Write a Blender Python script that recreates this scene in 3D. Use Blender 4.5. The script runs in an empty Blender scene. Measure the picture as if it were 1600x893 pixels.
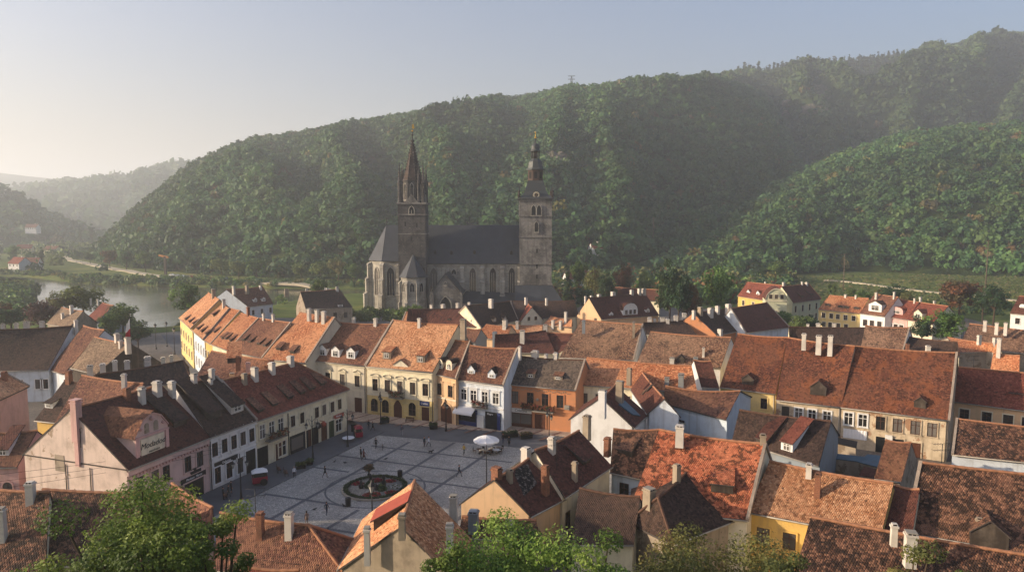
import bpy, math, random
import numpy as np
from mathutils import Vector, Matrix
R = math.radians
random.seed(7)
C = bpy.context.scene
COL = C.collection

# ------------------------------------------------------------------ camera
CAM_H = 36.0
FPX = 1100.0                      # focal length in pixels of the 1600 px wide photograph
PITCH = math.atan(101.5 / FPX)
cam = bpy.data.cameras.new('camera')
cam.sensor_width = 36.0
cam.lens = 36.0 * FPX / 1600.0
cam.clip_start = 0.5
cam.clip_end = 30000
cam_o = bpy.data.objects.new('camera', cam)
cam_o.location = (0, 0, CAM_H)
cam_o.rotation_euler = (math.pi / 2 - PITCH, 0, 0)
COL.objects.link(cam_o)
C.camera = cam_o

# ------------------------------------------------------------------ sky, sun, exposure
SUN_AZ, SUN_EL = R(-98), R(16.0)
world = bpy.data.worlds.new('World')
C.world = world
world.use_nodes = True
wn = world.node_tree
bg = wn.nodes['Background']
sky = wn.nodes.new('ShaderNodeTexSky')
sky.sky_type = 'NISHITA'
sky.sun_disc = False
sky.sun_elevation = SUN_EL
sky.sun_rotation = SUN_AZ
sky.air_density = 1.3
sky.dust_density = 5.5
sky.ozone_density = 4.0
tint = wn.nodes.new('ShaderNodeMix')
tint.data_type = 'RGBA'; tint.blend_type = 'MULTIPLY'; tint.inputs[0].default_value = 1.0
tint.inputs[7].default_value = (1.04, 0.965, 1.06, 1)
wn.links.new(sky.outputs[0], tint.inputs[6])
wn.links.new(tint.outputs[2], bg.inputs[0])
bg.inputs[1].default_value = 0.108
sun = bpy.data.lights.new('sun', 'SUN')
sun.energy = 5.0
sun.angle = R(0.6)
sun.color = (1.0, 0.82, 0.60)
sun_o = bpy.data.objects.new('sun', sun)
sdir = Vector((math.sin(SUN_AZ) * math.cos(SUN_EL), math.cos(SUN_AZ) * math.cos(SUN_EL), math.sin(SUN_EL)))
sun_o.rotation_euler = sdir.to_track_quat('Z', 'Y').to_euler()
sun_o.location = (-200, 60, 200)
COL.objects.link(sun_o)
vs = C.view_settings
vs.view_transform = 'Standard'
vs.look = 'None'
vs.gamma = 1
vs.use_curve_mapping = False
vs.exposure = 0.96
C.cycles.max_bounces = 6
C.cycles.diffuse_bounces = 3
C.cycles.glossy_bounces = 2
C.cycles.transparent_max_bounces = 6
C.cycles.volume_bounces = 1

# ------------------------------------------------------------------ picture geometry -> world points
_sp, _cp = math.sin(PITCH), math.cos(PITCH)
def ray(px, py):
    a, b = (px - 800.0), (446.5 - py)
    return Vector((a, _cp * FPX + _sp * b, -_sp * FPX + _cp * b))
def at_z(px, py, z):
    d = ray(px, py)
    return Vector((0, 0, CAM_H)) + d * ((z - CAM_H) / d.z)
def at_y(px, py, y):
    d = ray(px, py)
    return Vector((0, 0, CAM_H)) + d * (y / d.y)
def proj(p):
    q = Vector(p) - Vector((0, 0, CAM_H))
    f = q.y * _cp - q.z * _sp
    u = q.y * _sp + q.z * _cp
    return 800 + FPX * q.x / f, 446.5 - FPX * u / f

# ------------------------------------------------------------------ tags
def tag(o, label=None, cat=None, group=None, kind=None):
    if label: o['label'] = label
    if cat: o['category'] = cat
    if group: o['group'] = group
    if kind: o['kind'] = kind
    return o
def empty(name, loc, label=None, cat=None, group=None, rz=0.0):
    o = bpy.data.objects.new(name, None)
    o.empty_display_size = 0.5
    o.location = loc
    o.rotation_euler = (0, 0, rz)
    COL.objects.link(o)
    return tag(o, label, cat, group)
def link(name, me, parent=None, loc=(0, 0, 0), rz=0.0, scale=None):
    o = bpy.data.objects.new(name, me)
    o.location = loc
    o.rotation_euler = (0, 0, rz)
    if scale: o.scale = scale
    o.parent = parent
    COL.objects.link(o)
    return o
def kids(o):
    return [c for c in o.children]
def copy_tree(o, parent=None):
    c = o.copy()
    COL.objects.link(c)
    c.parent = parent
    for ch in kids(o):
        copy_tree(ch, c)
    return c

# ------------------------------------------------------------------ mesh builder
class MB:
    def __init__(s):
        s.v, s.f, s.m, s.uv = [], [], [], []
        s.sm = []
    def poly(s, pts, mat=0, uv=None, smooth=False):
        i = len(s.v)
        s.v.extend([tuple(p) for p in pts])
        s.f.append(tuple(range(i, i + len(pts))))
        s.m.append(mat)
        s.sm.append(smooth)
        s.uv.extend(uv if uv else [(0, 0)] * len(pts))
    def hexa(s, p, mat=0, skip=()):
        # p: 8 points, bottom ring 0-3 then top ring 4-7 (counter clockwise seen from above)
        fs = [(3, 2, 1, 0), (4, 5, 6, 7), (0, 1, 5, 4), (1, 2, 6, 5), (2, 3, 7, 6), (3, 0, 4, 7)]
        for k, q in enumerate(fs):
            if k in skip: continue
            s.poly([p[j] for j in q], mat)
    def box(s, x0, y0, z0, x1, y1, z1, mat=0):
        s.hexa([(x0, y0, z0), (x1, y0, z0), (x1, y1, z0), (x0, y1, z0), (x0, y0, z1), (x1, y0, z1), (x1, y1, z1), (x0, y1, z1)], mat)
    def obox(s, o, ux, uy, uz, mat=0):
        # box from corner o spanned by three vectors
        o = Vector(o)
        p = [o, o + ux, o + ux + uy, o + uy]
        s.hexa(p + [q + uz for q in p], mat)
    def tube(s, pts, r, n=6, mat=0, smooth=True, caps=True):
        pts = [Vector(p) for p in pts]
        rs = r if isinstance(r, (list, tuple)) else [r] * len(pts)
        rings = []
        for i, p in enumerate(pts):
            t = (pts[min(i + 1, len(pts) - 1)] - pts[max(i - 1, 0)]).normalized()
            a = t.cross(Vector((0, 0, 1)))
            if a.length < 1e-3: a = Vector((1, 0, 0))
            a.normalize()
            b = a.cross(t)
            rings.append([p + a * (rs[i] * math.cos(2 * math.pi * k / n)) + b * (rs[i] * math.sin(2 * math.pi * k / n)) for k in range(n)])
        for i in range(len(pts) - 1):
            for k in range(n):
                s.poly([rings[i][k], rings[i + 1][k], rings[i + 1][(k + 1) % n], rings[i][(k + 1) % n]], mat, None, smooth)
        if caps:
            s.poly(rings[0], mat)
            s.poly(rings[-1][::-1], mat)
    def lathe(s, prof, n=12, mat=0, c=(0, 0, 0), smooth=True, rot=0.0, sx=1.0, sy=1.0):
        # prof: (radius, z) from the bottom up
        rings = []
        for (r, z) in prof:
            rings.append([(c[0] + sx * r * math.cos(rot + 2 * math.pi * k / n), c[1] + sy * r * math.sin(rot + 2 * math.pi * k / n), c[2] + z) for k in range(n)])
        for i in range(len(prof) - 1):
            for k in range(n):
                s.poly([rings[i][k], rings[i][(k + 1) % n], rings[i + 1][(k + 1) % n], rings[i + 1][k]], mat, None, smooth)
        if prof[0][0] > 1e-4: s.poly(rings[0][::-1], mat)
        if prof[-1][0] > 1e-4: s.poly(rings[-1], mat)
    def grid(s, p00, p10, p11, p01, nx, ny, mat=0, amp=0.0, seed=0, uv0=(0, 0), sag=0.0):
        p00, p10, p11, p01 = map(Vector, (p00, p10, p11, p01))
        nrm = (p10 - p00).cross(p01 - p00).normalized()
        lu = max((p10 - p00).length, (p11 - p01).length)
        lv = max((p01 - p00).length, (p11 - p10).length)
        ud = (p10 - p00)
        if ud.length < 1e-4: ud = p11 - p01
        ud.normalize()
        vd = nrm.cross(ud)
        P = []
        for j in range(ny + 1):
            row = []
            for i in range(nx + 1):
                a, b = i / nx, j / ny
                q = (p00 * (1 - a) + p10 * a) * (1 - b) + (p01 * (1 - a) + p11 * a) * b
                du, dv = (q - p00).dot(ud), (q - p00).dot(vd)
                if amp:
                    w = amp * (fbm1(q.x * 0.22 + seed, q.y * 0.22 + q.z * 0.2) - 0.5) * 2
                    q = q + nrm * w * (1.0 if 0 < j < ny else 0.4)
                if sag:
                    q = q + Vector((0, 0, -sag * math.sin(math.pi * a) * b))
                row.append((q, (uv0[0] + du, uv0[1] + dv)))
            P.append(row)
        for j in range(ny):
            for i in range(nx):
                c4 = [P[j][i], P[j][i + 1], P[j + 1][i + 1], P[j + 1][i]]
                s.poly([c[0] for c in c4], mat, [c[1] for c in c4], True)
        return P
    def mesh(s, name, mats, weld=True):
        me = bpy.data.meshes.new(name)
        me.from_pydata(s.v, [], s.f)
        for m in (mats if isinstance(mats, (list, tuple)) else [mats]): me.materials.append(m)
        me.polygons.foreach_set('material_index', s.m)
        me.polygons.foreach_set('use_smooth', s.sm)
        u = me.uv_layers.new(name='UVMap')
        u.data.foreach_set('uv', np.array(s.uv, dtype=np.float32).ravel())
        if any(s.sm):
            import bmesh
            bm = bmesh.new()
            bm.from_mesh(me)
            bmesh.ops.remove_doubles(bm, verts=bm.verts, dist=0.0008)
            bm.to_mesh(me)
            bm.free()
        me.update()
        return me
    def build(s, name, mats, parent=None, origin=None):
        if origin is not None:
            o = Vector(origin)
            s.v = [(p[0] - o.x, p[1] - o.y, p[2] - o.z) for p in s.v]
        return link(name, s.mesh(name, mats), parent)

# ------------------------------------------------------------------ noise on numpy arrays
def _hash(xi, yi, seed):
    h = (xi.astype(np.int64) * 374761393 + yi.astype(np.int64) * 668265263 + int(seed) * 974634777) & 0xffffffff
    h = ((h ^ (h >> 13)) * 1274126177) & 0xffffffff
    return ((h ^ (h >> 16)) & 0xffff) / 65535.0
def vnoise(x, y, seed=0):
    x = np.asarray(x, float); y = np.asarray(y, float)
    xi, yi = np.floor(x), np.floor(y)
    fx, fy = x - xi, y - yi
    fx = fx * fx * (3 - 2 * fx); fy = fy * fy * (3 - 2 * fy)
    a = _hash(xi, yi, seed); b = _hash(xi + 1, yi, seed); c = _hash(xi, yi + 1, seed); d = _hash(xi + 1, yi + 1, seed)
    return (a * (1 - fx) + b * fx) * (1 - fy) + (c * (1 - fx) + d * fx) * fy
def fbm(x, y, seed=0, octs=4):
    s, a, t = 0.0, 1.0, 0.0
    for o in range(octs):
        s = s + a * vnoise(np.asarray(x) * 2 ** o, np.asarray(y) * 2 ** o, seed + o * 17)
        t += a; a *= 0.5
    return s / t
from mathutils import noise as mnoise
def fbm1(x, y):
    return 0.5 + 0.5 * (mnoise.noise((x, y, 0.3)) * 0.7 + mnoise.noise((x * 2.1, y * 2.1, 7.7)) * 0.5)

# ------------------------------------------------------------------ materials
def lin(h):
    h = h.lstrip('#')
    f = lambda c: c / 12.92 if c <= 0.04045 else ((c + 0.055) / 1.055) ** 2.4
    return tuple(f(int(h[i:i + 2], 16) / 255) for i in (0, 2, 4)) + (1.0,)
class NT:
    def __init__(s, name):
        s.mat = bpy.data.materials.new(name)
        s.mat.use_nodes = True
        s.t = s.mat.node_tree
        s.bsdf = s.t.nodes['Principled BSDF']
    def n(s, kind, **kw):
        nd = s.t.nodes.new('ShaderNode' + kind)
        for k, v in kw.items(): setattr(nd, k, v)
        return nd
    def l(s, a, b): s.t.links.new(a, b)
    def val(s, node, i, v):
        if hasattr(v, 'is_output'): s.l(v, node.inputs[i])
        else: node.inputs[i].default_value = v
    def math(s, op, a, b=0.0, c=None):
        nd = s.n('Math', operation=op)
        s.val(nd, 0, a); s.val(nd, 1, b)
        if c is not None: s.val(nd, 2, c)
        return nd.outputs[0]
    def mix(s, f, a, b, mode='MIX'):
        nd = s.n('Mix', data_type='RGBA', blend_type=mode)
        s.val(nd, 0, f); s.val(nd, 6, a); s.val(nd, 7, b)
        return nd.outputs[2]
    def noise(s, vec, scale, detail=4, rough=0.55):
        nd = s.n('TexNoise')
        nd.inputs['Scale'].default_value = scale
        nd.inputs['Detail'].default_value = detail
        nd.inputs['Roughness'].default_value = rough
        if vec is not None: s.l(vec, nd.inputs['Vector'])
        return nd.outputs[0]
    def ramp(s, fac, stops, interp='LINEAR'):
        nd = s.n('ValToRGB')
        e = nd.color_ramp.elements
        nd.color_ramp.interpolation = interp
        while len(e) < len(stops): e.new(0.5)
        for k, (p, c) in enumerate(stops):
            e[k].position = p
            e[k].color = c if len(c) == 4 else (*c, 1)
        s.l(fac, nd.inputs[0])
        return nd.outputs[0]
    def step(s, fac, a, b):
        nd = s.n('MapRange', interpolation_type='SMOOTHSTEP')
        s.val(nd, 0, fac)
        nd.inputs[1].default_value = a; nd.inputs[2].default_value = b
        return nd.outputs[0]
    def bump(s, h, strength=0.5, dist=0.05):
        nd = s.n('Bump')
        nd.inputs['Strength'].default_value = strength
        nd.inputs['Distance'].default_value = dist
        s.l(h, nd.inputs['Height'])
        s.l(nd.outputs[0], s.bsdf.inputs['Normal'])
    def out(s, color, rough=0.85, spec=0.3):
        s.val(s.bsdf, 'Base Color', color)
        s.val(s.bsdf, 'Roughness', rough)
        s.bsdf.inputs['Specular IOR Level'].default_value = spec
        return s.mat

def scale_c(c, k): return (c[0] * k, c[1] * k, c[2] * k, 1)

def tile_mat(name, dark, mid, light, moss=(0.035, 0.03, 0.022, 1), moss_amt=0.45, lich=0.06, blot=None, tw=0.21, th=0.20, patch=0.12):
    g = NT(name)
    uv = g.n('UVMap').outputs[0]
    sx = g.n('SeparateXYZ'); g.l(uv, sx.inputs[0])
    u, v = sx.outputs[0], sx.outputs[1]
    oi = g.n('ObjectInfo').outputs['Random']
    pos = g.n('NewGeometry').outputs['Position']
    vr = g.math('DIVIDE', v, th)
    row = g.math('FLOOR', vr)
    half = g.math('MULTIPLY', g.math('MODULO', row, 2.0), 0.5)
    uc = g.math('ADD', g.math('DIVIDE', u, tw), half)
    colm = g.math('FLOOR', uc)
    cb = g.n('CombineXYZ'); g.l(colm, cb.inputs[0]); g.l(row, cb.inputs[1]); g.l(g.math('MULTIPLY', oi, 90.0), cb.inputs[2])
    wnz = g.n('TexWhiteNoise'); g.l(cb.outputs[0], wnz.inputs['Vector'])
    r = wnz.outputs['Value']
    base = g.ramp(r, [(0.0, dark), (0.35, mid), (0.7, mid), (1.0, light)])
    # broad drift of colour over the slope, then weathered patches and single pale or missing tiles
    big = g.noise(pos, patch, 5, 0.6)
    base = g.mix(g.step(big, 0.40, 0.66), base, g.mix(0.6, base, light))
    fine = g.noise(pos, 0.9, 6, 0.7)
    base = g.mix(g.math('MULTIPLY', g.step(fine, 0.50, 0.72), moss_amt), base, moss)
    speck = g.noise(pos, 3.2, 3, 0.7)
    base = g.mix(g.math('MULTIPLY', g.step(speck, 0.58, 0.70), moss_amt * 0.8), base, scale_c(moss, 0.8))
    if blot:  # dark patches on most roofs, painted sunlit ones on the rust tiles
        bn = g.noise(pos, blot[0], 7, 0.72)
        base = g.mix(g.math('MULTIPLY', g.step(bn, blot[1], blot[1] + 0.05), blot[3]), base, blot[2])
    pale = g.math('GREATER_THAN', wnz.outputs['Color'] if False else g.math('FRACT', g.math('MULTIPLY', r, 37.7)), 1 - lich)
    base = g.mix(g.math('MULTIPLY', pale, 0.45), base, scale_c(light, 1.35))
    gone = g.math('GREATER_THAN', g.math('FRACT', g.math('MULTIPLY', r, 91.3)), 0.985)
    base = g.mix(g.math('MULTIPLY', gone, 0.6), base, (0.012, 0.009, 0.008, 1))
    vo = g.n('TexVoronoi'); vm = g.n('Mapping'); g.l(uv, vm.inputs[0]); vm.inputs['Scale'].default_value = (3.3, 3.9, 1); g.l(vm.outputs[0], vo.inputs['Vector']); vo.inputs['Scale'].default_value = 1.0
    vs_ = g.n('SeparateXYZ'); g.l(vo.outputs['Color'], vs_.inputs[0])
    wear = g.math('ADD', 0.35, g.math('MULTIPLY', fine, 0.9))
    base = g.mix(g.math('MULTIPLY', g.step(vs_.outputs[0], 0.80, 0.88), g.math('MULTIPLY', wear, 0.6)), base, scale_c(dark, 0.55))
    base = g.mix(g.math('MULTIPLY', g.step(vs_.outputs[1], 0.86, 0.92), 0.45), base, scale_c(light, 1.15))
    # drip streaks down the slope
    st = g.n('Mapping'); g.l(uv, st.inputs[0]); st.inputs['Scale'].default_value = (1.6, 0.09, 1)
    base = g.mix(g.math('MULTIPLY', g.step(g.noise(st.outputs[0], 1.0, 3), 0.52, 0.75), 0.35), base, scale_c(dark, 0.55))
    hs = g.n('HueSaturation'); g.l(base, hs.inputs['Color'])
    g.l(g.math('ADD', 0.80, g.math('MULTIPLY', oi, 0.22)), hs.inputs['Value'])
    hs.inputs['Saturation'].default_value = 0.98
    saw = g.math('SUBTRACT', 1.0, g.math('FRACT', vr))
    rnd = g.math('ABSOLUTE', g.math('SINE', g.math('MULTIPLY', uc, math.pi)))
    h = g.math('ADD', g.math('ADD', g.math('MULTIPLY', saw, 0.8), g.math('MULTIPLY', rnd, 0.5)), g.math('ADD', g.math('MULTIPLY', r, 0.6), g.math('MULTIPLY', speck, 0.8)))
    g.bump(h, 0.9, 0.09)
    return g.out(hs.outputs[0], 0.88, 0.2)

def plaster_mat(name, col, stain='#7a6e60', amt=0.45, streak=0.42, peel=0.0, brick='#8a5a44'):
    g = NT(name)
    pos = g.n('NewGeometry').outputs['Position']
    col = lin(col) if isinstance(col, str) else col
    a = g.noise(pos, 0.5, 6, 0.65)
    base = g.mix(g.math('MULTIPLY', g.step(a, 0.42, 0.75), amt), col, lin(stain))
    mp = g.n('Mapping'); g.l(pos, mp.inputs[0]); mp.inputs['Scale'].default_value = (1.3, 1.3, 0.12)
    b = g.noise(mp.outputs[0], 1.0, 4, 0.6)
    base = g.mix(g.math('MULTIPLY', g.step(b, 0.5, 0.78), streak), base, lin(stain))
    c = g.noise(pos, 7.0, 3, 0.6)
    base = g.mix(g.math('MULTIPLY', c, 0.14), base, scale_c(col, 0.55))
    if peel:
        p = g.noise(pos, 0.42, 7, 0.7)
        base = g.mix(g.step(p, 0.66 - peel * 0.2, 0.68 - peel * 0.2), base, lin(brick))
    g.bump(g.math('ADD', c, a), 0.25, 0.03)
    return g.out(base, 0.9, 0.2)

def plain_mat(name, col, rough=0.7, var=0.25, scale=4.0, metal=0.0, spec=0.3):
    g = NT(name)
    col = lin(col) if isinstance(col, str) else col
    pos = g.n('NewGeometry').outputs['Position']
    a = g.noise(pos, scale, 5, 0.6)
    base = g.mix(g.math('MULTIPLY', g.step(a, 0.35, 0.75), var), col, scale_c(col, 0.45))
    g.bsdf.inputs['Metallic'].default_value = metal
    g.bump(a, 0.15, 0.02)
    return g.out(base, rough, spec)

MT = {}
def build_materials():
    T = lambda n, d, m, l, **k: MT.__setitem__(n, tile_mat('tiles_' + n, lin(d), lin(m), lin(l), **k))
    T('orange', '#7a4328', '#b06a44', '#cf9468', moss_amt=0.30)
    T('sunny', '#8a5433', '#bb7c52', '#dba67a', moss_amt=0.30, lich=0.1)
    T('red', '#5e3024', '#7c4030', '#965844', moss_amt=0.30, lich=0.03)
    T('darkred', '#3e251e', '#5a342a', '#6e4436', moss_amt=0.40, lich=0.015)
    T('brown', '#4a3024', '#70483a', '#94684c', moss_amt=0.45)
    T('dark', '#2a211d', '#43322a', '#584439', moss_amt=0.55, lich=0.015)
    T('grey', '#38332f', '#55493f', '#766658', moss_amt=0.5, lich=0.05)
    T('greybrown', '#5c4a3a', '#7c6450', '#a48a6c', moss_amt=0.4, lich=0.08)
    T('mottled', '#36261d', '#654332', '#946a50', moss_amt=0.75, lich=0.10, blot=(0.9, 0.47, lin('#2a211b'), 0.75))
    T('loose', '#4c372b', '#7a5643', '#a98466', moss_amt=0.65, lich=0.16, blot=(0.5, 0.55, lin('#3a2e26'), 0.6))
    T('rust', '#40261c', '#64392a', '#87563c', moss_amt=0.5, lich=0.05, blot=(0.30, 0.52, lin('#93552f'), 0.55))  # orange blots paint sunlit patches into the tile colour
    T('blotch', '#8a4630', '#b4623f', '#cd8058', moss_amt=0.3, lich=0.06, blot=(1.0, 0.50, lin('#50301f'), 0.88))
    T('gold', '#8a5838', '#b07850', '#c89870', moss_amt=0.3, lich=0.08, blot=(1.2, 0.54, lin('#5e3a26'), 0.75))
    P = lambda n, c, **k: MT.__setitem__('plaster_' + n, plaster_mat('plaster_' + n, c, **k))
    P('cream', '#e2d6b6')
    P('palecream', '#d8cdb4', amt=0.3)
    P('yellow', '#d9bf80', amt=0.3)
    P('ochre', '#d2ac60', amt=0.3)
    P('white', '#d2d0cc', amt=0.25)
    P('bluewhite', '#cdd3d8', amt=0.3)
    P('blue', '#bcc7cf', amt=0.3)
    P('pink', '#cbaea6', amt=0.35)
    P('rose', '#caa29a', amt=0.35)
    P('salmon', '#bd8058', amt=0.3)
    P('peach', '#d8b48c', amt=0.25)
    P('gable', '#d0bcae', stain='#7a6c5e', amt=0.45, streak=0.5, peel=0.2, brick='#9a8672')
    P('shabby', '#c4b297', stain='#75644f', amt=0.6, streak=0.5, peel=0.5, brick='#96765c')
    P('ruin', '#a09280', stain='#5c5246', amt=0.6, streak=0.5, peel=0.5, brick='#7a6a58')
    P('grey', '#8b8b88', amt=0.4)
    P('slateblue', '#868e94', amt=0.4)
    P('darkwood', '#3a322c', amt=0.5)  # dark wood; on open dormers it serves as painted shade
    P('palegreen', '#c3c2a2', amt=0.2)
    P('stone', '#9b8c78', stain='#4a4239', amt=0.6, streak=0.5)
    P('chimwhite', '#c8c0b4', stain='#6c6056', amt=0.35, streak=0.3)
    P('trim', '#d8cdb2', amt=0.2, streak=0.15)
    P('trimwhite', '#dcdad6', amt=0.2, streak=0.15)
    g = NT('chimney_brick')
    pos = g.n('NewGeometry').outputs['Position']
    mp = g.n('Mapping'); g.l(pos, mp.inputs[0]); mp.inputs['Rotation'].default_value = (R(90), 0, R(20))
    br = g.n('TexBrick'); g.l(mp.outputs[0], br.inputs[0])
    br.inputs['Color1'].default_value = lin('#8a5238'); br.inputs['Color2'].default_value = lin('#6e3c28'); br.inputs['Mortar'].default_value = lin('#8c7a66')
    br.inputs['Scale'].default_value = 4.0
    MT['brick'] = g.out(g.mix(g.math('MULTIPLY', g.step(g.noise(pos, 1.5, 5), 0.45, 0.7), 0.5), br.outputs[0], lin('#4a3a2e')), 0.9)
    MT['ridge'] = plain_mat('ridge_tile', '#a07052', 0.9, 0.5, 2.5)
    MT['ridgedark'] = plain_mat('ridge_tile_dark', '#5e4436', 0.9, 0.5, 2.5)
    MT['verge'] = plain_mat('verge_mortar', '#98897a', 0.9, 0.6, 1.2)
    MT['vergedark'] = plain_mat('verge_dark', '#4c443e', 0.85, 0.5, 1.2)
    MT['gutter'] = plain_mat('gutter_zinc', '#a39a8c', 0.5, 0.5, 1.5)
    MT['soot'] = plain_mat('soot', '#1c1917', 0.95, 0.3)
    MT['frame_white'] = plain_mat('window_frame_white', '#d6d3cc', 0.6, 0.2)
    MT['frame_brown'] = plain_mat('window_frame_brown', '#4a3024', 0.6, 0.3)
    MT['wood_brown'] = plain_mat('door_wood', '#54301f', 0.55, 0.4, 3)
    MT['wood_green'] = plain_mat('door_green', '#3c4a30', 0.55, 0.4, 3)
    MT['iron'] = plain_mat('black_iron', '#1a1a1b', 0.5, 0.3)
    MT['navy'] = plain_mat('navy_paint', '#1c2a5c', 0.5, 0.2)
    MT['black'] = plain_mat('black_paint', '#141416', 0.5, 0.2)
    MT['redmetal'] = plain_mat('red_sheet_metal', '#a04a34', 0.5, 0.35, 1.5)
    MT['bluemetal'] = plain_mat('weathered_blue_sheet', '#4e6470', 0.5, 0.4, 1.2)
    MT['canvas'] = plain_mat('white_canvas', '#dcdad8', 0.8, 0.1)
    MT['stonegrey'] = plain_mat('pale_stone', '#8f887c', 0.85, 0.4, 1.0)
    g = NT('window_glass')
    oi = g.n('ObjectInfo').outputs['Random']
    MT['glass'] = g.out(g.ramp(oi, [(0, (0.008, 0.008, 0.009, 1)), (0.5, (0.02, 0.018, 0.016, 1)), (0.72, (0.06, 0.052, 0.044, 1)), (1, (0.16, 0.14, 0.12, 1))]), 0.08, 0.5)
build_materials()
# ================================================================== THE LAND
HAZE = 0.00028
RIVER = np.array([(-1200, 470), (-700, 462), (-340, 446), (-276, 402), (-240, 345), (-200, 285), (-150, 248), (-118, 242), (-108, 300), (-98, 345), (-60, 366), (20, 382), (80, 392),
                  (84, 402), (20, 400), (-60, 396), (-130, 402), (-205, 416), (-262, 432), (-330, 484), (-380, 500), (-430, 492), (-700, 496), (-1200, 505)], float)
def river_dist(x, y):
    """signed distance to the river's edge, negative in the water"""
    x = np.asarray(x, float); y = np.asarray(y, float)
    d = np.full(x.shape, 1e9); ins = np.zeros(x.shape, bool)
    n = len(RIVER)
    for i in range(n):
        ax, ay = RIVER[i]; bx, by = RIVER[(i + 1) % n]
        ex, ey = bx - ax, by - ay
        t = np.clip(((x - ax) * ex + (y - ay) * ey) / (ex * ex + ey * ey), 0, 1)
        d = np.minimum(d, np.hypot(x - ax - t * ex, y - ay - t * ey))
        c = ((ay > y) != (by > y)) & (x < (bx - ax) * (y - ay) / (by - ay + 1e-12) + ax)
        ins ^= c
    return np.where(ins, -d, d)
def sstep(a, b, v):
    t = np.clip((np.asarray(v, float) - a) / (b - a), 0, 1)
    return t * t * (3 - 2 * t)
def land_h(x, y):
    x = np.asarray(x, float); y = np.asarray(y, float)
    h = 26.0 * sstep(50, -10, y) * (1 - 0.4 * sstep(60, 160, np.abs(x)))
    rd = river_dist(x, y)
    bank = sstep(-9, 5, rd)
    h = h - 5.0 * (1 - bank)
    wild = sstep(6, 40, rd) * sstep(300, 420, y)
    h = h + wild * (fbm(x / 60, y / 60, 5) - 0.5) * 3.0
    return h - 0.03
def heightfield(name, X, Y, Z, mat, smooth=True):
    ny, nx = X.shape
    me = bpy.data.meshes.new(name)
    V = np.stack([X, Y, Z], -1).reshape(-1, 3).astype(np.float32)
    i = np.arange(nx * ny).reshape(ny, nx)
    F = np.stack([i[:-1, :-1], i[:-1, 1:], i[1:, 1:], i[1:, :-1]], -1).reshape(-1, 4)
    quads(me, V, F, smooth)
    me.materials.append(mat)
    return me
def quads(me, V, F, smooth=False):
    n = len(F)
    me.vertices.add(len(V)); me.vertices.foreach_set('co', np.ascontiguousarray(V, dtype=np.float32).ravel())
    me.loops.add(n * 4); me.loops.foreach_set('vertex_index', np.ascontiguousarray(F, dtype=np.int32).ravel())
    me.polygons.add(n)
    me.polygons.foreach_set('loop_start', np.arange(0, n * 4, 4, dtype=np.int32))
    me.polygons.foreach_set('loop_total', np.full(n, 4, dtype=np.int32))
    me.polygons.foreach_set('use_smooth', np.full(n, smooth, dtype=bool))
    me.update(calc_edges=True)

def grass_mat():
    g = NT('meadow_grass')
    pos = g.n('NewGeometry').outputs['Position']
    a = g.noise(pos, 0.03, 7, 0.68)
    b = g.noise(pos, 0.16, 6, 0.7)
    c = g.noise(pos, 1.4, 5, 0.7)
    col = g.ramp(a, [(0.30, lin('#36451f')), (0.50, lin('#4c6028')), (0.60, lin('#6c7236')), (0.70, lin('#8a7848'))])
    col = g.mix(g.math('MULTIPLY', g.step(b, 0.45, 0.7), 0.6), col, lin('#34431d'))
    col = g.mix(g.math('MULTIPLY', g.step(c, 0.45, 0.75), 0.4), col, lin('#7d7a42'))
    mw = g.n('Mapping'); g.l(pos, mw.inputs[0]); mw.inputs['Scale'].default_value = (0.05, 0.5, 1); mw.inputs['Rotation'].default_value = (0, 0, R(10))
    col = g.mix(g.math('MULTIPLY', g.step(g.noise(mw.outputs[0], 1.0, 4, 0.7), 0.45, 0.65), 0.45), col, lin('#8c8150'))
    g.bump(c, 0.8, 0.25)
    return g.out(col, 0.95, 0.1)
def forest_floor_mat():
    g = NT('forest_floor')
    pos = g.n('NewGeometry').outputs['Position']
    a = g.noise(pos, 0.05, 6, 0.65)
    col = g.ramp(a, [(0.3, lin('#1e2814')), (0.5, lin('#2f3d1c')), (0.7, lin('#454d26'))])
    g.bump(g.noise(pos, 0.22, 6, 0.7), 1.0, 3.0)
    return g.out(col, 0.95, 0.1)
M_GRASS = grass_mat()
M_FLOOR = forest_floor_mat()

xs = np.concatenate([[-7200, -5200, -3600, -2400, -1700, -1200, -900, -700, -560], np.arange(-480, 481, 6), [560, 700, 900, 1200, 1700, 2400, 3600, 5200, 7200]]).astype(float)
ys = np.concatenate([[-900, -400, -150, -60], np.arange(-20, 640, 6), [700, 780, 880, 1000, 1200, 1500, 1900, 2500, 3400, 4600, 6000, 7800]]).astype(float)
GX, GY = np.meshgrid(xs, ys)
ground = link('ground', heightfield('ground', GX, GY, land_h(GX, GY), M_GRASS))
tag(ground, kind='structure')

# water
g = NT('river_water')
pos = g.n('NewGeometry').outputs['Position']
mp = g.n('Mapping'); g.l(pos, mp.inputs[0]); mp.inputs['Scale'].default_value = (0.5, 1.1, 1); mp.inputs['Rotation'].default_value = (0, 0, R(12))
w1 = g.noise(mp.outputs[0], 0.35, 4, 0.6)
w2 = g.noise(pos, 0.03, 3, 0.5)
g.bump(g.math('MULTIPLY', w1, g.math('ADD', 0.25, g.step(w2, 0.42, 0.6))), 0.32, 0.22)
wm = g.out(g.mix(g.step(w2, 0.4, 0.65), lin('#4a4a38'), lin('#5c5a44')), 0.10, 0.5)
mb = MB()
mb.poly([(-1300, 190, -2.4), (110, 190, -2.4), (110, 560, -2.4), (-1300, 560, -2.4)])
tag(mb.build('river', wm), kind='structure')

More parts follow.
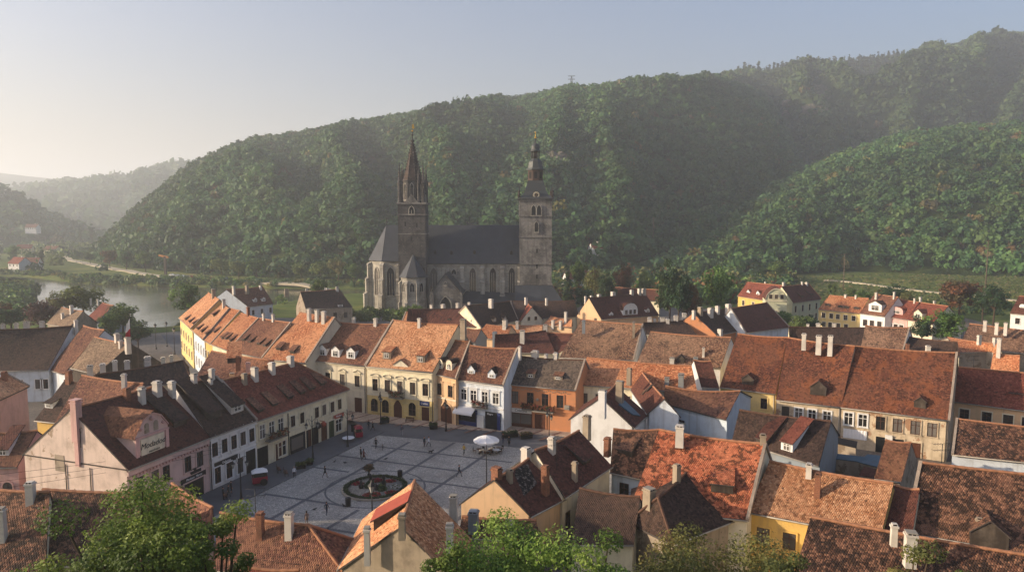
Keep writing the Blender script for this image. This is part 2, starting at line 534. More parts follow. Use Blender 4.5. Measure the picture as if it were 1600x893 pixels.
# ------------------------------------------------------------------ hills
def hill(name, crest, foot, seed, spur=22.0, rough=10.0, px_step=7, ns=70, expo=0.9, back=0.45, drop=6.0, spur_px=95.0):
    """crest: (px, py, distance) along the skyline, foot: (px, distance, height): lofted terrain with spurs and gullies"""
    c = np.array(crest, float); f = np.array(foot, float)
    px = np.arange(c[0, 0], c[-1, 0] + 1, px_step)
    cy = np.interp(px, c[:, 0], c[:, 1]); cd = np.interp(px, c[:, 0], c[:, 2])
    fd = np.interp(px, f[:, 0], f[:, 1]); fz = np.interp(px, f[:, 0], f[:, 2])
    b = 446.5 - cy
    cz = CAM_H + (-_sp * FPX + _cp * b) * cd / (_cp * FPX + _sp * b) - drop
    s = np.concatenate([np.linspace(0, 1, ns), 1 + np.linspace(0, back, 14)[1:]])
    S, PX = np.meshgrid(s, px, indexing='ij')
    D = fd + (cd - fd) * S
    dirx = (PX - 800) / (_cp * FPX + _sp * 60)
    X = dirx * D
    up = np.clip(S, 0, 1)
    # a rounded profile, nearly flat at the crest, falling away behind it
    g_ = (np.sin(up * math.pi / 2) * 0.45 + up ** expo * 0.55)
    Z = fz + (cz - fz) * g_
    over = np.clip(S - 1, 0, None)
    Z = Z - (cz - fz) * (over * 1.6) ** 1.5
    wv = 5.6 * up * (1 - up) ** 1.6
    warp = (fbm(X / 260, D / 260, seed + 9) - 0.5) * 150
    spur = spur * np.clip((cz - fz - 40) / 200, 0.0, 1.2); rough = rough * np.clip((cz - fz) / 160, 0.06, 1.0)
    ridge = 1 - np.abs(2 * fbm((PX + warp) / spur_px, S * 1.1 + seed, seed, 2) - 1) * 2
    Z = Z + wv * spur * (ridge - 0.45)
    Z = Z + (wv * 0.93 + 0.07) * rough * (fbm(X / 70, D / 70, seed + 3) - 0.5) * 2
    me = heightfield(name, X, D, Z, M_FLOOR)
    o = tag(link(name, me), kind='structure')
    return X, D, Z, S, PX, o

HA = hill('wooded_hill', [(128, 396, 700), (150, 384, 720), (165, 368, 740), (200, 338, 770), (240, 304, 800), (270, 280, 815), (300, 258, 830), (350, 233, 875), (400, 215, 922), (450, 209, 959), (500, 201, 996), (560, 192, 1040), (620, 181, 1084), (700, 168, 1153), (760, 161, 1205), (850, 151, 1254), (900, 143, 1274), (960, 136, 1300), (1000, 128, 1326), (1040, 122, 1352), (1080, 126, 1365), (1120, 131, 1375), (1160, 140, 1380), (1190, 150, 1370), (1220, 188, 1350), (1260, 240, 1310), (1320, 290, 1270), (1380, 320, 1250)],
          [(128, 690, 0), (150, 610, 0), (200, 535, 0), (260, 500, 0), (330, 470, 0), (480, 440, 0), (700, 425, 0), (900, 440, 2), (1000, 480, 8), (1100, 560, 20), (1250, 700, 30), (1380, 760, 30)], 11, spur=52, spur_px=150, rough=12)
HB = hill('high_ridge', [(930, 175, 1568), (1100, 128, 1568), (1160, 119, 1588), (1200, 115, 1609), (1250, 107, 1630), (1300, 101, 1651), (1350, 95, 1671), (1400, 88, 1671), (1450, 76, 1671), (1500, 65, 1671), (1540, 60, 1671), (1600, 55, 1671), (1700, 46, 1671), (1850, 60, 1671)],
          [(930, 960, 55), (1100, 960, 55), (1250, 960, 55), (1400, 960, 55), (1600, 960, 55), (1850, 960, 55)], 23, spur=100, rough=16, spur_px=150, drop=8)
HC = hill('wooded_spur', [(868, 424, 560), (930, 406, 580), (1000, 384, 620), (1050, 365, 650), (1100, 344, 670), (1150, 320, 690), (1200, 290, 720), (1250, 267, 740), (1300, 240, 770), (1350, 221, 800), (1400, 207, 820), (1450, 199, 830), (1500, 194, 840), (1600, 188, 850), (1750, 182, 860)],
          [(868, 480, 2), (1000, 470, 2), (1150, 455, 1), (1240, 470, 1), (1330, 500, 0), (1450, 478, 0), (1600, 452, 0), (1750, 440, 0)], 37, spur=22, rough=11, spur_px=150, drop=7)
HD = hill('left_hill', [(-260, 240, 1250), (-120, 268, 1250), (0, 297, 1280), (30, 306, 1290), (60, 324, 1300), (90, 340, 1310), (120, 354, 1320), (170, 374, 1330), (230, 392, 1330)],
          [(-260, 900, 0), (0, 950, 0), (120, 1050, 0), (230, 1150, 0)], 51, spur=16, rough=10, ns=36)
HE = hill('far_hill', [(-120, 330, 2400), (0, 312, 2450), (25, 298, 2500), (60, 291, 2550), (110, 285, 2600), (160, 281, 2600), (200, 277, 2600), (230, 267, 2500), (260, 260, 2450), (305, 256, 2400), (420, 250, 2400)],
          [(-120, 1700, 0), (420, 1600, 0)], 63, spur=40, rough=20, ns=36, drop=10)
HF = hill('farthest_hill', [(-300, 255, 4300), (-100, 262, 4300), (0, 266, 4300), (50, 272, 4300), (90, 276, 4300), (130, 279, 4300), (220, 286, 4300), (330, 300, 4300)],
          [(-300, 3000, 0), (330, 3000, 0)], 77, spur=50, rough=25, ns=30, drop=12)

# ------------------------------------------------------------------ foliage
def leaf_mat(name='foliage', trans=0.25):
    g = NT(name)
    at = g.n('Attribute'); at.attribute_name = 'tint'
    pos = g.n('NewGeometry').outputs['Position']
    oi = g.n('ObjectInfo').outputs['Random']
    hs = g.n('HueSaturation')
    g.l(at.outputs['Color'], hs.inputs['Color'])
    g.l(g.math('ADD', 0.485, g.math('MULTIPLY', oi, 0.03)), hs.inputs['Hue'])
    g.l(g.math('ADD', 0.85, g.math('MULTIPLY', oi, 0.3)), hs.inputs['Value'])
    g.out(hs.outputs[0], 0.6, 0.25)
    tr = g.n('BsdfTranslucent'); g.l(hs.outputs[0], tr.inputs[0])
    mx = g.n('MixShader'); mx.inputs[0].default_value = trans
    g.l(g.bsdf.outputs[0], mx.inputs[1]); g.l(tr.outputs[0], mx.inputs[2])
    g.l(mx.outputs[0], g.t.nodes['Material Output'].inputs[0])
    return g.mat
M_LEAF = leaf_mat(trans=0.35)
M_BARK = plain_mat('bark', '#4a3d30', 0.95, 0.5, 3.0)
rng = np.random.default_rng(5)

def crown_quads(centres, radii, tints, K, qs, squash=0.9, cone=None, jitter=0.55, inner=0.72):
    """K leaf clumps round every centre; returns vertices, faces and a tint per vertex"""
    N = len(centres)
    i = np.arange(K)
    z = 1 - 1.45 * (i + 0.5) / K                       # mostly the upper half
    th = i * 2.399963
    base = np.stack([np.sqrt(1 - z * z) * np.cos(th), np.sqrt(1 - z * z) * np.sin(th), z], -1)
    rot = rng.uniform(0, 6.283, N)
    cs, sn = np.cos(rot)[:, None], np.sin(rot)[:, None]
    d = np.empty((N, K, 3))
    d[..., 0] = base[:, 0] * cs - base[:, 1] * sn
    d[..., 1] = base[:, 0] * sn + base[:, 1] * cs
    d[..., 2] = base[:, 2]
    d += rng.normal(0, 0.22, d.shape)
    d /= np.linalg.norm(d, axis=-1, keepdims=True)
    rr = radii[:, None] * rng.uniform(inner, 1.08, (N, K)) * (1 + 0.18 * np.sin(3 * th + rot[:, None] * 5))
    P = d * rr[..., None]
    if cone is not None:
        h = rng.uniform(0, 1, (N, K)) ** 1.4
        a = rng.uniform(0, 6.283, (N, K))
        rad = radii[:, None] * 0.62 * (1 - h) * rng.uniform(0.6, 1.05, (N, K))
        Q = np.stack([rad * np.cos(a), rad * np.sin(a), radii[:, None] * (h * 3.4 - 0.6)], -1)
        P = np.where(cone[:, None, None], Q, P)
        d = np.where(cone[:, None, None], np.stack([np.cos(a), np.sin(a), 0.5 + 0 * a], -1), d)
    sq = np.where(cone[:, None], 1.0, squash) if cone is not None else squash
    P[..., 2] *= sq
    P += centres[:, None, :]
    n = d + rng.normal(0, jitter, d.shape)
    n /= np.linalg.norm(n, axis=-1, keepdims=True)
    t = np.cross(n, rng.normal(0, 1, n.shape)); t /= np.linalg.norm(t, axis=-1, keepdims=True)
    b = np.cross(n, t)
    s = (qs * radii)[:, None, None] * rng.uniform(0.7, 1.3, (N, K, 1))
    sb = s * rng.uniform(0.55, 1.0, (N, K, 1))
    V = np.stack([P - t * s - b * sb * .4, P + t * s * .4 - b * sb, P + t * s + b * sb * .4, P - t * s * .4 + b * sb], 2).reshape(-1, 3)
    F = np.arange(N * K * 4).reshape(-1, 4)
    tv = tints[:, None, :] * rng.uniform(0.8, 1.2, (N, K, 1))
    TV = np.repeat(tv.reshape(-1, 3), 4, axis=0)
    return V, F, TV
def tint_mesh(name, V, F, TV, mat=None):
    me = bpy.data.meshes.new(name)
    quads(me, V, F)
    at = me.attributes.new('tint', 'FLOAT_COLOR', 'POINT')
    at.data.foreach_set('color', np.concatenate([TV, np.ones((len(TV), 1))], 1).astype(np.float32).ravel())
    me.materials.append(mat or M_LEAF)
    return me
GREENS = np.array([(0.054, 0.104, 0.028), (0.044, 0.090, 0.026), (0.078, 0.130, 0.032), (0.100, 0.142, 0.034), (0.034, 0.072, 0.028), (0.062, 0.114, 0.038), (0.112, 0.138, 0.038)]) * np.array([0.80, 0.88, 1.0])
WARM = np.array([(0.12, 0.090, 0.03), (0.10, 0.060, 0.028), (0.14, 0.12, 0.035), (0.09, 0.075, 0.035)])
def forest_tints(n, warm=0.05):
    t = (GREENS[rng.integers(0, len(GREENS), n)] * 0.55 + GREENS.mean(0) * 0.45) * rng.uniform(0.85, 1.12, (n, 1))
    w = rng.uniform(0, 1, n) < warm
    t[w] = WARM[rng.integers(0, len(WARM), w.sum())] * rng.uniform(0.8, 1.1, (w.sum(), 1))
    return t
ROCKS = [(1290, 145, 30, 18), (1275, 170, 18, 12), (1240, 158, 14, 8), (868, 250, 20, 15), (690, 283, 13, 8), (1230, 178, 9, 7)]   # bare rock among the trees, in picture terms
def forest(name, label, H, area, r0, r1, K, qs, warm=0.05, cone_fn=None, smin=0.0, smax=1.06, boost=1.0):
    X, D, Z, S, PX, _ = H
    P3 = np.stack([X, D, Z], -1)
    e1 = P3[:-1, 1:] - P3[:-1, :-1]; e2 = P3[1:, :-1] - P3[:-1, :-1]
    A = np.linalg.norm(np.cross(e1, e2), axis=-1)
    sc = S[:-1, :-1]
    dens = np.where((sc >= smin) & (sc <= smax), A / area, 0)
    cnt = rng.poisson(dens)
    jj, ii = np.nonzero(cnt)
    rep = cnt[jj, ii]
    jj = np.repeat(jj, rep); ii = np.repeat(ii, rep)
    a = rng.uniform(0, 1, (len(jj), 1)); b = rng.uniform(0, 1, (len(jj), 1))
    p = P3[jj, ii] * (1 - a) * (1 - b) + P3[jj, ii + 1] * a * (1 - b) + P3[jj + 1, ii] * (1 - a) * b + P3[jj + 1, ii + 1] * a * b
    px = PX[jj, ii] + a[:, 0] * 7; s = S[jj, ii]
    # leave out the rock faces
    q = p - np.array([0, 0, CAM_H])
    f = q[:, 1] * _cp - q[:, 2] * _sp; u = q[:, 1] * _sp + q[:, 2] * _cp
    sx, sy = 800 + FPX * q[:, 0] / f, 446.5 - FPX * u / f
    keep = np.ones(len(p), bool)
    for (rx, ry, rw, rh) in ROCKS:
        m = ((sx - rx) / rw) ** 2 + ((sy - ry) / rh) ** 2 < 1
        keep &= ~(m & (rng.uniform(0, 1, len(p)) < 0.85))
    p, px, s = p[keep], px[keep], s[keep]
    r = rng.uniform(r0, r1, len(p)) * rng.choice([0.6, 0.75, 0.9, 1.0, 1.15, 1.45], len(p))
    cone = cone_fn(px, s, p) if cone_fn else np.zeros(len(p), bool)
    # neighbours share a tone, so stands of lighter and darker wood show
    t = forest_tints(len(p), warm)
    stand = fbm(p[:, 0] / 90, p[:, 1] / 90, 41)[:, None]
    t = t * (0.35 + 1.25 * stand) * boost
    t[cone] = np.array([0.018, 0.034, 0.018])
    p = p + np.stack([0 * r, 0 * r, np.where(cone, r * 0.5, r * 0.75)], -1)
    V, F, TV = crown_quads(p, r, t, K, qs, cone=cone)
    o = link(name, tint_mesh(name, V, F, TV))
    tag(o, label, 'forest', kind='stuff')
    return o
def cones_b(px, s, p):
    return (rng.uniform(0, 1, len(px)) < 0.85) & (s > 0.80) & (px > 1130) & (px < 1400)
def cones_some(px, s, p):
    return rng.uniform(0, 1, len(px)) < 0.0
forest('forest', 'dense mixed green forest covering the long hill behind the church', HA, 27, 2.3, 4.1, 30, 0.36, warm=0.02, cone_fn=cones_some, boost=1.0)
forest('forest', 'hazy blue green forest on the high ridge at the right with a row of firs on its crest', HB, 95, 4.2, 7.2, 26, 0.38, warm=0.01, cone_fn=cones_b, boost=0.95)
forest('forest', 'dark near forest on the spur at the right above the meadow', HC, 29, 2.3, 4.4, 52, 0.29, warm=0.045, boost=1.2, cone_fn=cones_some)
forest('forest', 'pale hazy woods on the small hill at the left edge', HD, 220, 5, 9, 14, 0.5, warm=0.02)
forest('forest', 'faint woods on the far ridge closing the valley', HE, 900, 9, 16, 10, 0.6, warm=0.0)

# bare rock outcrops on the slopes
g = NT('rock')
pos = g.n('NewGeometry').outputs['Position']
a = g.noise(pos, 0.12, 8, 0.7)
g.bump(a, 1.0, 2.0)
M_ROCK = g.out(g.ramp(a, [(0.3, lin('#3a352c')), (0.48, lin('#5e5549')), (0.52, lin('#3e4429')), (0.62, lin('#7d7062'))]), 0.95)
def surface_at(H, px, py):
    """point of a hill seen at a place in the picture"""
    X, D, Z, S, PX, _ = H
    q0, q1, q2 = X, D, Z - CAM_H
    f = q1 * _cp - q2 * _sp; u = q1 * _sp + q2 * _cp
    sx, sy = 800 + FPX * q0 / f, 446.5 - FPX * u / f
    e = (sx - px) ** 2 + (sy - py) ** 2 + np.where(S > 1, 1e6, 0)
    k = np.unravel_index(np.argmin(e), e.shape)
    return Vector((X[k], D[k], Z[k]))
ROCK_LABELS = ['broad pinkish rock face high on the right ridge', 'smaller rock face just under the broad one', 'low band of rock left of the broad rock face', 'greyish rock face on the long hill beside the clock tower', 'small rock patch on the long hill between the two towers', 'rock knob at the foot of the rock faces on the right ridge']
for k, (rx, ry, rw, rh) in enumerate(ROCKS):
    H = HB if rx > 1150 else HA
    c = surface_at(H, rx, ry)
    sc = c.y / FPX
    mb = MB()
    n = 36; m = 20
    rows = []
    for j in range(m + 1):
        ph = -math.pi / 2 + math.pi * j / m
        row = []
        for i in range(n):
            th = 2 * math.pi * i / n
            d = Vector((math.cos(ph) * math.cos(th), math.cos(ph) * math.sin(th), math.sin(ph)))
            w = 0.4 + 1.15 * float(fbm(np.array([d.x * 3.4 + k * 5]), np.array([d.z * 3.4 + d.y * 2.7]), 4, 5)[0])
            row.append(Vector((d.x * rw * sc * w, d.y * 9 * w + d.z * rh * sc * 0.9 * w, d.z * rh * sc * 0.8 * w)))
        rows.append(row)
    for j in range(m):
        for i in range(n):
            mb.poly([rows[j][i], rows[j][(i + 1) % n], rows[j + 1][(i + 1) % n], rows[j + 1][i]], 0)
    o = mb.build('rock_outcrop', M_ROCK)
    o.location = c + Vector((0, 3, 0))
    tag(o, ROCK_LABELS[k], 'rock', 'rock faces on the wooded slopes')

# ------------------------------------------------------------------ the hazy air
hb = MB()
hb.box(-7600, -1000, -7.0, 7600, 8200, 545)
g = NT('haze')
g.t.nodes.remove(g.bsdf)
pv = g.n('VolumePrincipled')
pv.inputs['Color'].default_value = (0.90, 0.95, 1.0, 1)
pv.inputs['Density'].default_value = HAZE
pv.inputs['Anisotropy'].default_value = 0.30
g.l(pv.outputs[0], g.t.nodes['Material Output'].inputs['Volume'])
haze = hb.build('haze', g.mat)
tag(haze, 'pale morning haze filling the valley', 'haze', kind='stuff')
# ================================================================== HOUSES
WIN = {}
def win_meshes(w, h, style='plain', trim='plaster_trim', frame='frame_white'):
    key = (round(w, 2), round(h, 2), style, trim, frame)
    if key in WIN: return WIN[key]
    a = MB()
    arch = 'arch' in style
    top = h
    if arch:
        pts = [(-w / 2, -0.02, 0), (w / 2, -0.02, 0)]
        for k in range(9):
            an = math.pi * k / 8
            pts.append((w / 2 * math.cos(an), -0.02, h - w / 2 + w / 2 * math.sin(an)))
        a.poly(pts)
    else:
        a.poly([(-w / 2, -0.02, 0), (w / 2, -0.02, 0), (w / 2, -0.02, h), (-w / 2, -0.02, h)])
    glass = a.mesh('window', MT['glass'])
    f = MB()
    fw = 0.075
    hh = h - w / 2 if arch else h
    f.box(-w / 2, -0.075, 0, -w / 2 + fw, -0.03, hh); f.box(w / 2 - fw, -0.075, 0, w / 2, -0.03, hh)
    f.box(-w / 2 + fw, -0.075, 0, w / 2 - fw, -0.03, fw)
    if not arch: f.box(-w / 2 + fw, -0.075, h - fw, w / 2 - fw, -0.03, h)
    f.box(-0.045, -0.074, fw, 0.045, -0.03, (h - fw))
    f.box(-w / 2 + fw, -0.072, hh * 0.64, -0.045, -0.03, hh * 0.64 + 0.08); f.box(0.045, -0.072, hh * 0.64, w / 2 - fw, -0.03, hh * 0.64 + 0.08)
    frame_me = f.mesh('frame', MT[frame])
    s = MB()
    t = 0.16
    if style != 'bare':
        s.box(-w / 2 - t, -0.13, -0.02, -w / 2, 0.0, hh); s.box(w / 2, -0.13, -0.02, w / 2 + t, 0.0, hh)
        if arch:
            for k in range(8):
                a0, a1 = math.pi * k / 8, math.pi * (k + 1) / 8
                q = []
                for (an, rr) in ((a0, w / 2), (a1, w / 2), (a1, w / 2 + t), (a0, w / 2 + t)):
                    q.append((rr * math.cos(an), hh + rr * math.sin(an)))
                s.hexa([(q[0][0], -0.13, q[0][1]), (q[3][0], -0.13, q[3][1]), (q[3][0], 0, q[3][1]), (q[0][0], 0, q[0][1]),
                        (q[1][0], -0.13, q[1][1]), (q[2][0], -0.13, q[2][1]), (q[2][0], 0, q[2][1]), (q[1][0], 0, q[1][1])])
        else:
            s.box(-w / 2 - t, -0.13, h, w / 2 + t, 0.0, h + t)
    s.box(-w / 2 - t - 0.05, -0.24, -0.14, w / 2 + t + 0.05, 0.0, -0.02)
    if 'ped' in style:
        W = w / 2 + 0.34
        z = h + 0.42
        s.box(-W, -0.30, z, W, 0, z + 0.12)
        s.box(-w / 2 - 0.1, -0.08, h + t, w / 2 + 0.1, 0, z)
        if 'arc' in style:
            n = 8
            pr = [(W * math.cos(math.pi - math.pi * k / n), z + 0.12 + 0.42 * math.sin(math.pi * k / n)) for k in range(n + 1)]
        else:
            pr = [(-W, z + 0.12), (0, z + 0.58), (W, z + 0.12)]
        for i in range(len(pr) - 1):
            (x0, z0), (x1, z1) = pr[i], pr[i + 1]
            s.hexa([(x0, -0.28, z0), (x1, -0.28, z1), (x1, 0, z1), (x0, 0, z0), (x0, -0.28, z0 + 0.12), (x1, -0.28, z1 + 0.12), (x1, 0, z1 + 0.12), (x0, 0, z0 + 0.12)])
        s.poly([(x, -0.06, zz) for (x, zz) in pr][::-1])
        s.box(-w / 2, -0.09, -0.75, w / 2, 0, -0.2)
    elif 'hood' in style:
        s.box(-w / 2 - 0.28, -0.26, h + 0.32, w / 2 + 0.28, 0, h + 0.46)
    sur = s.mesh('surround', MT[trim])
    WIN[key] = (glass, frame_me, sur)
    return WIN[key]

class House:
    def face(s, which):
        """wall corner, direction along, outward normal, length"""
        if which == 'front': p, q = s.a, s.b
        elif which == 'back': p, q = s.b2, s.a2
        elif which == 'left': p, q = s.a2, s.a
        else: p, q = s.b, s.b2
        u = Vector((q.x - p.x, q.y - p.y, 0)); L = u.length; u.normalize()
        n = Vector((u.y, -u.x, 0))
        c = (s.a + s.b + s.a2 + s.b2) * 0.25
        if n.dot(Vector(((p.x + q.x) / 2 - c.x, (p.y + q.y) / 2 - c.y, 0))) < 0: n = -n
        # seen from outside, +x of a placed part must run along u
        if Vector((-n.y, n.x, 0)).dot(u) < 0:
            p, u = q, -u
        return Vector((p.x, p.y, 0)), u, n, L
    def put(s, name, me, which, t, z, off=0.0, parent=None, metres=None):
        p, u, n, L = s.face(which)
        d = metres if metres is not None else t * L
        w = p + u * d + n * off + Vector((0, 0, z)) - s.o
        return link(name, me, s.e if parent is None else parent, w, math.atan2(n.x, -n.y))
    def windows(s, which, ts, z, w=1.05, h=1.9, style='plain', trim='plaster_trim', frame='frame_white', off=0.0):
        gl, fr, su = win_meshes(w, h, style, trim, frame)
        if isinstance(ts, int):
            ts = [(i + 0.5) / ts for i in range(ts)]
        for t in ts:
            o = s.put('window', gl, which, t, z, off)
            link('frame', fr, o); link('surround', su, o)
    def band(s, which, z, h=0.25, d=0.12, mat='plaster_trim', name='string_course', t0=0.0, t1=1.0):
        p, u, n, L = s.face(which)
        mb = MB()
        mb.obox((0, 0, 0), Vector((L * (t1 - t0) - 0.02, 0, 0)), Vector((0, -d, 0)), Vector((0, 0, h)))
        mb.v = [(v[0], v[1], v[2]) for v in mb.v]
        return s.put(name, mb.mesh(name, MT[mat]), which, t0, z)
    def piece(s, name, mb, mats, which, t, z=0.0, off=0.0, parent=None):
        return s.put(name, mb.mesh(name, mats), which, t, z, off, parent)
    def slope_at(s, px, py, back=False):
        if back:
            nrm = (s.B2 - s.A2).cross(s.D - s.A2); d = ray(px, py); o = Vector((0, 0, CAM_H))
            return o + d * ((s.A2 - o).dot(nrm) / d.dot(nrm))
        nrm = (s.B - s.A).cross(s.D - s.A)
        if nrm.length < 1e-6: nrm = (s.B - s.A).cross(s.C - s.A)
        d = ray(px, py); o = Vector((0, 0, CAM_H))
        return o + d * ((s.A - o).dot(nrm) / d.dot(nrm))
    def chim(s, lst, mat='plaster_chimwhite', back=False):
        """(px, py of the foot, py of the top, width in px)"""
        for c in lst:
            px, pb, pt, wp = c[:4]
            m = c[4] if len(c) > 4 else mat
            f = s.slope_at(px, pb, back)
            k = f.y / FPX
            h = (pb - pt) * k
            w = max(0.55, min(1.6, wp * k * 0.92)); d = max(0.5, min(w * random.uniform(0.8, 1.2), 1.3))
            mb = MB()
            u = s.u; n = Vector((u.y, -u.x, 0))
            def ring(hw, hd, z): return [Vector((0, 0, z)) + u * (sx * hw) + n * (sy * hd) for sx, sy in ((-1, 1), (1, 1), (1, -1), (-1, -1))]
            def block(hw0, hd0, z0, hw1, hd1, z1, mm): mb.hexa(ring(hw0, hd0, z0) + ring(hw1, hd1, z1), mm)
            w *= 0.84; d *= 0.88
            block(w / 2 * 1.03, d / 2 * 1.03, -1.2, w / 2 * 0.97, d / 2 * 0.97, h - 0.22, 0)
            block(w / 2 + 0.07, d / 2 + 0.07, h - 0.22, w / 2 + 0.06, d / 2 + 0.06, h - 0.05, 0)
            block(w / 2 * 0.9, d / 2 * 0.9, h - 0.05, w / 2 * 0.86, d / 2 * 0.86, h + 0.10, 0)
            k_ = 2 if w > 0.6 else 1
            for a in range(k_):
                x0 = -w * 0.4 + a * w * 0.8 / k_ + 0.04
                mb.obox(u * x0 - n * (d / 2 * 0.93) + Vector((0, 0, h - 0.03)), u * (w * 0.8 / k_ - 0.1), n * (d * 0.93), Vector((0, 0, 0.11)), 2)
            if random.random() < 0.45: block(w / 2 + 0.03, d / 2 + 0.03, h + 0.10, w / 2, d / 2, h + 0.16, 3)
            o = mb.build('chimney', [MT[m], MT['vergedark'], MT['soot'], MT['brick'] if m == 'brick' else MT['stonegrey']], s.e)
            o.location = f - s.o
    def dormer(s, px, py, w=1.4, h=1.0, kind='shed', wall='plaster_palecream', roof=None, wstyle='bare', frame='frame_white', back=None, win=True, gh=None):
        """px, py: middle of the dormer's sill on the front slope"""
        f = s.slope_at(px, py)
        n = s.n; u = s.u
        # u to the right of somebody facing the dormer
        u = Vector((-n.y, n.x, 0))
        tan = s.tan
        rm = MT[roof or s.roofmat]
        mb = MB()
        P = lambda a, b, z: Vector((0, 0, z)) + u * a + n * b        # b > 0 outward
        ov = 0.14
        if kind == 'shed':
            r = 0.32 * tan
            Lh = h / (tan - r)
            if back: Lh = back; r = tan - h / back
            mb.poly([P(-w / 2, 0, -0.1), P(w / 2, 0, -0.1), P(w / 2, 0, h), P(-w / 2, 0, h)], 0)
            for sg in (-1, 1):
                mb.poly([P(sg * w / 2, 0, -0.1), P(sg * w / 2, 0, h), P(sg * w / 2, -Lh, h + r * Lh)], 0)
            # lid
            y0, y1 = 0.28, -Lh - 0.1
            z0, z1 = h - r * 0.28, h + r * Lh + r * 0.1
            W = w / 2 + ov
            q = [P(-W, y0, z0), P(W, y0, z0), P(W, y1, z1), P(-W, y1, z1)]
            up = Vector((0, 0, 0.12))
            ln = (Vector((0, y0 - y1, 0)).length ** 2 + (z1 - z0) ** 2) ** 0.5
            mb.poly([p + up for p in q], 1, [(0, 0), (2 * W, 0), (2 * W, ln), (0, ln)])
            mb.poly([q[0], q[1], q[1] + up, q[0] + up], 2); mb.poly(q[::-1], 2)
            mb.poly([q[1], q[2], q[2] + up, q[1] + up], 2); mb.poly([q[3], q[0], q[0] + up, q[3] + up], 2)
        else:
            gh = gh if gh is not None else w * 0.42
            if kind == 'arch':
                prof = [(-w / 2, h)] + [(w / 2 * math.cos(math.pi - math.pi * k / 6), h + gh * math.sin(math.pi * k / 6)) for k in range(1, 6)] + [(w / 2, h)]
            else:
                prof = [(-w / 2, h), (0, h + gh), (w / 2, h)]
            mb.poly([P(-w / 2, 0, -0.1), P(w / 2, 0, -0.1)] + [P(x, 0, z) for x, z in prof[::-1]], 0)
            for sg in (-1, 1):
                mb.poly([P(sg * w / 2, 0, -0.1), P(sg * w / 2, 0, h), P(sg * w / 2, -h / tan, h)], 0)
            ep = [(x * (1 + 2 * ov / w), z - (0.1 if i in (0, len(prof) - 1) else 0)) for i, (x, z) in enumerate(prof)]
            up = Vector((0, 0, 0.10))
            for i in range(len(ep) - 1):
                (x0, z0), (x1, z1) = ep[i], ep[i + 1]
                q = [P(x0, ov, z0) + up, P(x1, ov, z1) + up, P(x1, -z1 / tan - 0.08, z1) + up, P(x0, -z0 / tan - 0.08, z0) + up]
                L1 = ov + z1 / tan; L0 = ov + z0 / tan; wd = math.hypot(x1 - x0, z1 - z0)
                if abs(x0) > abs(x1): uvq = [(0, 0), (0, wd), (L1, wd), (L0, 0)]
                else: uvq = [(0, wd), (0, 0), (L1, 0), (L0, wd)]
                mb.poly(q, 1, uvq)
                mb.poly([P(x0, ov, z0 - 0.03), P(x1, ov, z1 - 0.03), q[1], q[0]], 2)
        o = mb.build('dormer', [MT[wall], rm, MT['vergedark']], s.e)
        o.location = f - s.o
        if win:
            ww, wh = w * 0.56, h * 0.72
            gl, fr, su = win_meshes(ww, wh, wstyle, 'plaster_trimwhite', frame)
            wo = link('window', gl, o, n * 0.02 + Vector((0, 0, h * 0.12)), math.atan2(n.x, -n.y))
            if wh > 0.7 or frame == 'frame_white':
                pass
            fo = link('frame', fr, o, n * 0.02 + Vector((0, 0, h * 0.12)), math.atan2(n.x, -n.y))
        return o

